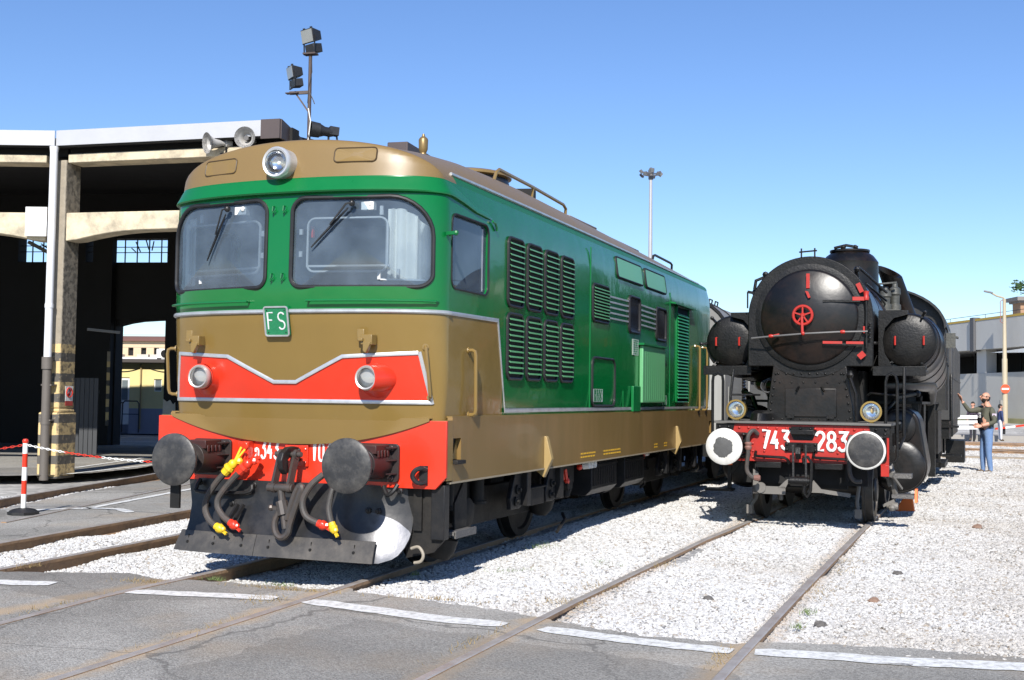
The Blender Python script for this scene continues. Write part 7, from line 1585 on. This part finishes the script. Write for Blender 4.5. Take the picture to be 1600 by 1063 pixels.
# ================================================================= RIGHT: CONCRETE BUILDING, LAMP, SIGN
BD = radians(-63); bx2 = V(cos(BD), sin(BD), 0); by2 = V(-sin(BD), cos(BD), 0); BP = V(7.098, 76.72, 0)
CB = mat('grey_concrete', (.52, .505, .465), .85, 0, .1, .8, dirt=(.42, .40, .365), dirt_amt=.5, dscale=.6, streak=4, bump=.1, bscale=5)
CB2 = mat('patched_concrete', (.49, .47, .42), .85, 0, .1, .5, dirt=(.40, .37, .31), dirt_amt=.6, dscale=.45)
cb = thing('concrete_building', 'long grey concrete building with dark open upper floor and yellow parapet edge', 'building', BP)
Z0_ = .2
mb = MB(); slab(mb, O0, bx2, by2, -40, 45, 0, .4, Z0_, 3.7); mb.build('lower_wall', CB2, cb)
for s0, s1 in ((-40, -14), (-13.6, -1.6), (-1.05, 12), (12.5, 45)):
    mb = MB(); slab(mb, O0, bx2, by2, s0, s1, -.35, .05, 5.28, 7.25); mb.build('parapet_panel', CB, cb, bevel=.02)
mb = MB(); slab(mb, O0, bx2, by2, -40, 45, -.37, .1, 7.252, 7.4); mb.build('parapet_edge', mat('edge_yellow', (.5, .33, .06), .7), cb)
mb = MB(); slab(mb, O0, bx2, by2, -1.58, -1.07, -.5, .0, 5.2, 7.5); mb.build('expansion_joint', mat('joint_dark', (.09, .09, .095), .7), cb)
for s in (-14.5, -1.9, 11): mb = MB(); slab(mb, O0, bx2, by2, s+.2, s+1.5, .05, .8, 3.702, 5.4); mb.build('column', CB, cb, bevel=.02)
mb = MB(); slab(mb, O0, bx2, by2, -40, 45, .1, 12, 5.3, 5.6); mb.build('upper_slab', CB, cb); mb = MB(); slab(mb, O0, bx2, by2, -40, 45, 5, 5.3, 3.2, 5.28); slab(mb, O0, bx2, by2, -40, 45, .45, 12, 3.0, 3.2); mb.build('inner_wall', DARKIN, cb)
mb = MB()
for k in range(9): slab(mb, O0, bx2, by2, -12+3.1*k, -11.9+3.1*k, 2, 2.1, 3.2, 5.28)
mb.build('inner_post', MATTBLK, cb)
mb = MB(); mb.prism([(1.0, 5.02), (6.5, 4.85), (6.5, 5.2)], by2*-.3, bx2, UZ, .1); mb.build('awning', WHITE, cb)
mb = MB(); mb.bar(tuple(bx2*-40+UZ*7.62-by2*.2), tuple(bx2*45+UZ*7.68-by2*.2), .03, .03); [mb.bar(tuple(bx2*(-40+5*k)+UZ*7.4-by2*.2), tuple(bx2*(-40+5*k)+UZ*7.65-by2*.2), .03, .03) for k in range(17)]; mb.build('roof_railing', DARKST, cb)
mb = MB(); slab(mb, BP, bx2, by2, -40, 45, -.5, -.02, .0, .72); g_ = mb.build('verge', mat('dry_verge', (.33, .3, .15), .9, 0, .2, 2, dirt=(.2, .24, .08), dirt_amt=.5, dscale=1.5)); g_['kind'] = 'structure'
# street lamp
LP = V(8.0, 72.75, .3); lmp = thing('street_lamp', 'slender beige street lamp before the concrete building', 'street lamp', LP)
POLE = mat('beige_pole', (.42, .36, .25), .6, 0, .1, 2, dirt=(.3, .25, .17), dirt_amt=.4, dscale=1)
mb = MB(); mb.lathe((0, 0, -.2), UZ, [(0, 0), (0, .17), (4.4, .165), (4.45, .13), (8.25, .1), (8.25, 0)], 16); mb.build('pole', POLE, lmp)
mb = MB(); mb.tube([V(0, 0, 8.0), V(0, 0, 8.12)-RT*.05, V(0, 0, 8.25)-RT*.5, V(0, 0, 8.42)-RT*.8], .06, 8); mb.build('arm', POLE, lmp); mb = MB(); mb.obox(V(0, 0, 8.5)-RT*1.02, (.6, .2, .13), -RT+UZ*.22, V(0, 1, 0)); mb.build('lamp_head', mat('lamp_head', (.2, .2, .2), .4), lmp, bevel=.04)
mb = MB(); mb.tube([V(0, 0, 8.0)-RT*.1, V(0, 0, 7.9)-RT*.26, V(0, 0, 6.6)-RT*.26, V(0, 0, 6.5)-RT*.1], .025, 6); mb.build('cable', mat('lamp_cable', (.3, .12, .12), .6), lmp)
ns = thing('no_entry_sign', 'round red no-entry sign with white bar on the street lamp', 'road sign', LP+V(0, -.22, 2.3)+RT*.02)
mb = MB(); mb.lathe(O0, -F, [(0, 0), (0, .29), (.02, .29), (.02, 0)], 32); mb.build('disc', mat('sign_red', (.75, .1, .04), .4), ns); mb = MB(); mb.obox(-F*.024, (.46, .008, .11), RT, F); mb.build('bar', WHITE, ns)
mb = MB(); mb.obox(V(0, 0, 1.4)-RT*.22, (.2, .15, .35), RT, F); mb.build('switch_box', mat('box_grey', (.25, .24, .22), .6), lmp)
# chimney top with a tree behind the building
CP = V(10.0, 93.4, 0); ch_ = thing('brick_stair_tower', 'brick roof tower with flat cap rising behind the concrete building', 'tower', CP)
mb = MB(); mb.obox((0.2, 0, 4.9), (1.5, 1.5, 9.8), RT, V(-RT.y, RT.x, 0)); mb.build('shaft', mat('brick_wall', (.33, .2, .12), .85, 0, .2, 3), ch_); mb = MB(); mb.obox((.2, 0, 9.95), (2.5, 2.5, .3), RT, V(-RT.y, RT.x, 0)); mb.obox((.2, 0, 9.72), (2.0, 2.0, .16), RT, V(-RT.y, RT.x, 0)); mb.build('cap', mat('cap_grey', (.2, .18, .165), .7), ch_)
tr = thing('roof_garden_tree', 'small dense green tree showing above the brick tower at the right edge', 'tree', CP+V(.3, .9, 0)+RT*2.1)
LEAF = mat('leaf_green', (.05, .10, .03), .7, 0, .45, 4); mb = MB(); mb.lathe((0, 0, -.2), UZ, [(0, .0), (0, .25), (9, .16), (10.6, .06), (10.6, 0)], 10); mb.tube([(0, 0, 9), (.5, .1, 10.2)], .07, 6); mb.tube([(0, 0, 9.2), (-.6, .1, 10.4)], .06, 6); mb.build('trunk', mat('bark', (.1, .075, .05), .9), tr)
mb = MB()
cl_ = [(R.gauss(.1, .85), R.gauss(0, .7), R.gauss(10.75, .4)) for _ in range(26)]
for c in cl_:
    for k in range(110):
        p = Vector(c)+V(R.gauss(0, .3), R.gauss(0, .3), R.gauss(0, .22)); n_ = V(R.gauss(0, 1), R.gauss(0, 1), R.gauss(.5, 1)).normalized(); u, v, _ = frame(n_); s = R.uniform(.09, .17); mb.add([p-u*s, p-v*s*.5, p+u*s, p+v*s*.5], [(0, 1, 2, 3)])
mb.build('crown', LEAF, tr, smooth=0)
# white drop barrier and red-white rail
wb = thing('barrier_board', 'white slatted barrier board low behind the steam tender', 'barrier', V(5.55, 44.5, 0))
for k in range(3): mb = MB(); mb.obox(UZ*(.62+.22*k), (1.3, .04, .15), RT, V(-RT.y, RT.x, 0)); mb.build('board', WHITE, wb)
mb = MB(); [mb.obox(RT*x+UZ*.55+V(0, .06, 0), (.07, .05, 1.3), RT, V(-RT.y, RT.x, 0)) for x in (-.5, .5)]; mb.build('stake', DARKST, wb)
bb = thing('barrier_boom', 'low red and white barrier boom lying before the far wall', 'barrier', V(8.0, 55.6, .35))
mb = MB(); [mb.bar(tuple(RT*(-1.0+.5*k)+UZ*(.05+.06*k)), tuple(RT*(-.5+.5*k)+UZ*(.11+.06*k)), .09, .09, mi=k % 2) for k in range(7)]; mb.build('boom', [RED, WHITE], bb); mb = MB(); mb.box(-.7, -.45, -.1, .1, -.4, .15); mb.build('pivot_stand', DARKST, bb)
# high-mast light
hm = thing('high_mast_light', 'tall slender grey mast with a crown of floodlights against the sky', 'lamp mast', V(-24.0, 107.0, -.2))
mb = MB(); mb.lathe(O0, UZ, [(0, 0), (0, .33), (24.4, .15), (24.4, 0)], 16); mb.build('pole', mat('galvanised', (.4, .4, .41), .5, .3, .08, 1), hm)
mb = MB(); mb.lathe((0, 0, 24.0), UZ, [(0, .15), (0, .25), (.9, .28), (1.2, .12), (1.2, 0)], 14); mb.ring((0, 0, 24.5), UZ, .75, .05, 20, 6); [mb.bar((0, 0, 24.5), (.75*cos(a), .75*sin(a), 24.5), .05, .05) for a in (0, 1.57, 3.14, 4.71)]; mb.build('ring_frame', mat('mast_dark', (.1, .1, .105), .5), hm)
for k in range(9):
    a = 2*pi*k/9+.2; d_ = V(cos(a), sin(a), 0); c = d_*1.0+UZ*(24.75 if k % 2 else 24.45); mb = MB(); mb.obox(c, (.2, .42, .4), (d_-UZ*.9), V(-sin(a), cos(a), 0)); mb.bar(tuple(d_*.7+UZ*24.5), tuple(c), .05, .05); lp_ = mb.build('flood_lamp', mat('mast_dark', (.1, .1, .105)), hm, bevel=.02); mb = MB(); ax = (d_-UZ*.9).normalized(); mb.obox(c+ax*.105, (.012, .36, .34), ax, V(-sin(a), cos(a), 0)); mb.build('glass', mat('flood_glass', (.42, .44, .42)), lp_)

# ================================================================= PEOPLE
SKIN = mat('skin', (.52, .27, .18), .55, 0, .06, 12); JEANS = mat('jeans', (.12, .2, .36), .85, 0, .2, 9, bump=.3, bscale=40, dirt=(.2, .3, .46), dirt_amt=.5, dscale=5)
OLIVE = mat('olive_sweater', (.085, .085, .06), .9, 0, .12, 14, bump=.2, bscale=60); NAVY = mat('navy_front', (.012, .013, .02), .9, 0, .2, 10); SHOE = mat('brown_shoe', (.09, .06, .035), .6, 0, .2, 12)
HAIR = mat('dark_hair', (.015, .012, .01), .8, 0, .3, 30); DARKCL = mat('dark_clothes', (.035, .032, .042), .9); WTR = mat('white_trousers', (.6, .6, .62), .9, 0, .05); NAVYSH = mat('navy_shirt', (.03, .045, .12), .9)
def person(name, label, loc, rz, joints, edges, mats, facemat, group=None, detail=False):
    """one continuous skinned body; joints: name -> (pos, radius)"""
    t = thing(name, label, 'person', loc, rz, group); ks = list(joints); me = bpy.data.meshes.new('body')
    me.from_pydata([joints[k][0] for k in ks], [(ks.index(a), ks.index(b)) for a, b in edges], []); o = bpy.data.objects.new('body', me); COL.objects.link(o)
    sk = o.modifiers.new('skin', 'SKIN'); sk.branch_smoothing = .3
    for i, k in enumerate(ks):
        r = joints[k][1]; sv = me.skin_vertices[0].data[i]; sv.radius = r if isinstance(r, tuple) else (r, r); sv.use_root = (k == 'pelvis')
    sb = o.modifiers.new('sub', 'SUBSURF'); sb.levels = 2; sb.render_levels = 2
    bpy.context.view_layer.update(); m2 = bpy.data.meshes.new_from_object(o.evaluated_get(bpy.context.evaluated_depsgraph_get())); o.modifiers.clear(); o.data = m2
    for mm in mats: m2.materials.append(mm)
    seg_ = [(a, b, Vector(joints[a][0]), Vector(joints[b][0])) for a, b in edges]
    for p in m2.polygons:
        c = p.center; best = None
        for a, b, A, B in seg_:
            d = B-A; tt = max(0, min(1, (c-A).dot(d)/max(d.dot(d), 1e-9))); q = (c-(A+d*tt)).length
            if best is None or q < best[0]: best = (q, a, b, tt)
        p.material_index = facemat(best[1], best[2], best[3], c); p.use_smooth = True
    o.parent = t; return t
def hand(t, w, d, side, up, s=1.0, curl=.4):
    """palm with four unequal fingers and a thumb, w wrist, d pointing direction, side = thumb side, up = back of the hand"""
    d = Vector(d).normalized(); side = Vector(side); side = (side-d*side.dot(d)).normalized(); up = d.cross(side); w = Vector(w); mb = MB()
    mb.tube([w-d*.02, w+d*.02*s, w+d*.06*s, w+d*.095*s], [.027*s, .036*s, .042*s, .036*s], 8, flat=(up, .5))
    for k, (off, ln) in enumerate(((.03, .075), (.01, .085), (-.01, .08), (-.03, .062))):
        b = w+d*.09*s+side*off*s; P_ = [b-d*.02*s]; dd = d+side*off*3; 
        for j in range(3): b = b+dd.normalized()*ln*s/3; P_.append(b); dd = dd-up*curl*(.5+.5*j)
        mb.tube(P_, [.011*s, .0105*s, .0095*s, .007*s], 6)
    b = w+d*.03*s+side*.03*s; mb.tube([b, b+(side*.8+d*.6)*.035*s, b+(side*.9+d*1.4)*.045*s, b+(side*.8+d*2.0)*.045*s], [.015*s, .013*s, .011*s, .008*s], 6)
    h = mb.build('hand', SKIN, t); return h
def head(t, c, fwd, upv, r=.1, hairm=HAIR, bald=True, beard=True, glasses=True):
    f = Vector(fwd).normalized(); u = Vector(upv); u = (u-f*u.dot(f)).normalized(); s = f.cross(u); c = Vector(c); mb = MB()
    k = len(mb.v); mb.ball((0, 0, 0), 1, 22)
    for i in range(len(mb.v)):
        x, y, z = mb.v[i]; wx = .082; wy = .098; wz = .118
        if z < 0: wx *= 1-.22*(-z); wy *= 1-.06*(-z)
        p = c+s*x*wx+f*(y*wy+(.012 if z < -.3 else 0))+u*z*wz; mb.v[i] = tuple(p)
    mb.tube([c+f*.085+u*.03, c+f*.105+u*.0, c+f*.122-u*.028, c+f*.098-u*.036], [.01, .013, .017, .01], 8)
    for q in (-1, 1): mb.ring(c+s*q*.083-f*.008-u*.002, s*q+f*.3, .022, .009, 12, 5); mb.ball(c+s*q*.08-u*.002, .014, 6)
    mb.tube([c+f*.088-u*.058+s*.025, c+f*.094-u*.06, c+f*.088-u*.058-s*.025], .007, 5)
    hd = mb.build('head', SKIN, t, smooth=80)
    mb = MB()
    for q in (-1, 1): mb.ball(c+s*q*.032+f*.084+u*.018, .011, 8)
    mb.build('eye', mat('eye_dark', (.03, .02, .02), .2), hd)
    mb = MB(); mb.ball((0, 0, 0), 1, 20); vs, fs = mb.v, mb.f; mb = MB(); keep = []
    def hp(v): x, y, z = v; return c+s*x*.088+f*(y*.104)+u*z*.123
    for fc in fs:
        q = sum((Vector(vs[i]) for i in fc), Vector())/len(fc); x, y, z = q
        hair = (y < -.15 and -.75 < z < (.35 if bald else 2)) or (abs(x) > .75 and -.1 < z < .3 and y < .25) or (not bald and z > .35)
        br = beard and y > .05 and z < -.38
        if hair or br: keep.append(fc)
    mb.add([hp(v) for v in vs], keep); mb.build('hair', hairm, hd, smooth=80)
    if glasses:
        mb = MB(); [mb.ring(c+s*q*.034+f*.103+u*.016, f, .021, .0035, 14, 5) for q in (-1, 1)]; [mb.bar(tuple(c+s*q*.055+f*.1+u*.018), tuple(c+s*q*.085+u*.014), .004, .006) for q in (-1, 1)]; mb.build('spectacles', BLACK, hd)
    return hd
# man pointing up at the locomotive, facing image left.  local: -x forward (towards the locomotive), y away, z up
MJ = {'pelvis': ((0, 0, .96), (.155, .175)), 'belly': ((-.05, 0, 1.12), (.17, .19)), 'chest': ((0, 0, 1.34), (.155, .195)), 'neckb': ((.015, 0, 1.50), (.09, .11)), 'neck': ((-.005, 0, 1.575), .062), 'skull': ((-.02, 0, 1.66), .06),
 'hipl': ((0, -.1, .92), .105), 'kneel': ((-.015, -.11, .5), .072), 'ankl': ((.03, -.12, .1), .055), 'toel': ((-.16, -.13, .045), .042),
 'hipr': ((0, .1, .92), .105), 'kneer': ((-.06, .1, .5), .07), 'ankr': ((-.05, .1, .1), .053), 'toer': ((-.24, .09, .045), .042),
 'shl': ((.02, -.2, 1.45), .075), 'ell': ((.06, -.27, 1.17), .06), 'wrl': ((-.22, -.24, 1.09), .036),
 'shr': ((-.02, .2, 1.45), .075), 'elr': ((-.30, .22, 1.40), .056), 'wrr': ((-.47, .2, 1.62), .036)}
ME = [('pelvis', 'belly'), ('belly', 'chest'), ('chest', 'neckb'), ('neckb', 'neck'), ('neck', 'skull'), ('pelvis', 'hipl'), ('hipl', 'kneel'), ('kneel', 'ankl'), ('ankl', 'toel'), ('pelvis', 'hipr'), ('hipr', 'kneer'), ('kneer', 'ankr'), ('ankr', 'toer'), ('chest', 'shl'), ('shl', 'ell'), ('ell', 'wrl'), ('chest', 'shr'), ('shr', 'elr'), ('elr', 'wrr')]
def mfm(a, b, t, c):
    if 'toe' in b: return 3
    if b in ('skull', 'neck'): return 0
    if b.startswith('wrl') and t > .45: return 0
    if b.startswith('wrr') and t > .85: return 0
    if b[:3] in ('kne', 'ank') or b.startswith('hip'): return 1
    if a == 'pelvis' and c.z < 1.0: return 1
    if b in ('belly', 'chest', 'neckb') and c.x < -.10 and abs(c.y) < .13: return 4
    return 2
man = person('person', 'balding bearded man in olive sweater and blue jeans pointing up at the steam locomotive', (6.22, 21.7, -.1), radians(21), MJ, ME, [SKIN, JEANS, OLIVE, SHOE, NAVY], mfm)
man.scale = (1.11,)*3
head(man, (-.03, 0, 1.70), (-.95, -.05, .32), (.3, 0, .95)); hand(man, (-.475, .2, 1.63), (-.45, 0, .9), (0, -1, .1), 0, 1.05, .15); hand(man, (-.235, -.24, 1.085), (-1, .05, -.12), (0, .3, 1), 0, 1.0, .5)
mb = MB(); mb.obox((-.30, -.2, 1.11), (.07, .05, .035), UX, UY); mb.build('camera', BLACK, man, bevel=.006)
mb = MB(); [mb.obox((-.185-.006*abs(k), -.10+.02*k, 1.36-.04*j), (.012, .014, .03), V(1, .5, 0), V(-.5, 1, 0)) for k in range(-1, 3) for j in range(3) if (k+j) % 3]; mb.build('shirt_print', WHITE, man); mb = MB(); mb.obox((.045, -.285, 1.33), (.09, .012, .055), UX, UY); mb.build('sleeve_patch', mat('patch', (.5, .42, .5), .8), man)
mb = MB(); [mb.bar((-.02-.05*k, -.172, .06), (-.05-.05*k, -.172, .035), .012, .006, (0, 1, 0)) for k in range(3)]; mb.build('shoe_stripe', WHITE, man)
SJ = {'pelvis': ((0, 0, .95), (.13, .15)), 'chest': ((0, 0, 1.3), (.14, .18)), 'neck': ((0, 0, 1.53), .06), 'skull': ((0, 0, 1.62), .06), 'hipl': ((0, -.1, .9), .09), 'kneel': ((0, -.1, .5), .065), 'ankl': ((0, -.1, .1), .05), 'toel': ((-.14, -.1, .04), .04), 'hipr': ((0, .1, .9), .09), 'kneer': ((0, .1, .5), .065), 'ankr': ((0, .1, .1), .05), 'toer': ((-.14, .1, .04), .04), 'shl': ((0, -.19, 1.43), .07), 'ell': ((0, -.26, 1.15), .05), 'wrl': ((-.05, -.25, .9), .035), 'shr': ((0, .19, 1.43), .07), 'elr': ((0, .26, 1.15), .05), 'wrr': ((-.05, .25, .9), .035)}
SE = [('pelvis', 'chest'), ('chest', 'neck'), ('neck', 'skull'), ('pelvis', 'hipl'), ('hipl', 'kneel'), ('kneel', 'ankl'), ('ankl', 'toel'), ('pelvis', 'hipr'), ('hipr', 'kneer'), ('kneer', 'ankr'), ('ankr', 'toer'), ('chest', 'shl'), ('shl', 'ell'), ('ell', 'wrl'), ('chest', 'shr'), ('shr', 'elr'), ('elr', 'wrr')]
def sfm(a, b, t, c):
    if 'toe' in b: return 3
    if b in ('skull', 'neck') or (b[:2] == 'wr' and t > .8): return 0
    if b[:3] in ('kne', 'ank') or b.startswith('hip') or (a == 'pelvis' and c.z < .98): return 1
    return 2
def bystander(loc, rz, label, top, bot, hairm=HAIR, sc=1.0):
    t = person('person', label, loc, rz, SJ, SE, [SKIN, bot, top, SHOE], sfm, 'people standing behind the tender'); head(t, (0, 0, 1.66), (-1, 0, 0), (0, 0, 1), bald=False, beard=False, glasses=False, hairm=hairm); t.scale = (sc,)*3
    hand(t, (-.055, -.25, .89), (-.1, 0, -1), (-1, 0, 0), 0, .9, .4); hand(t, (-.055, .25, .89), (-.1, 0, -1), (-1, 0, 0), 0, .9, .4); return t
bystander((6.0, 48.4, -.05), radians(60), 'person in dark clothes standing farther off, nearest the tender', mat('dark_purple', (.07, .05, .075), .9), DARKCL)
bystander((6.45, 48.9, -.05), radians(110), 'person in dark top and blue trousers half hidden behind the standing man', mat('dark_purple', (.07, .05, .075)), JEANS, mat('grey_hair', (.09, .08, .07), .8))
bystander((7.15, 48.6, -.05), radians(200), 'person in navy shirt and white trousers behind the standing man', NAVYSH, WTR, HAIR, .95)
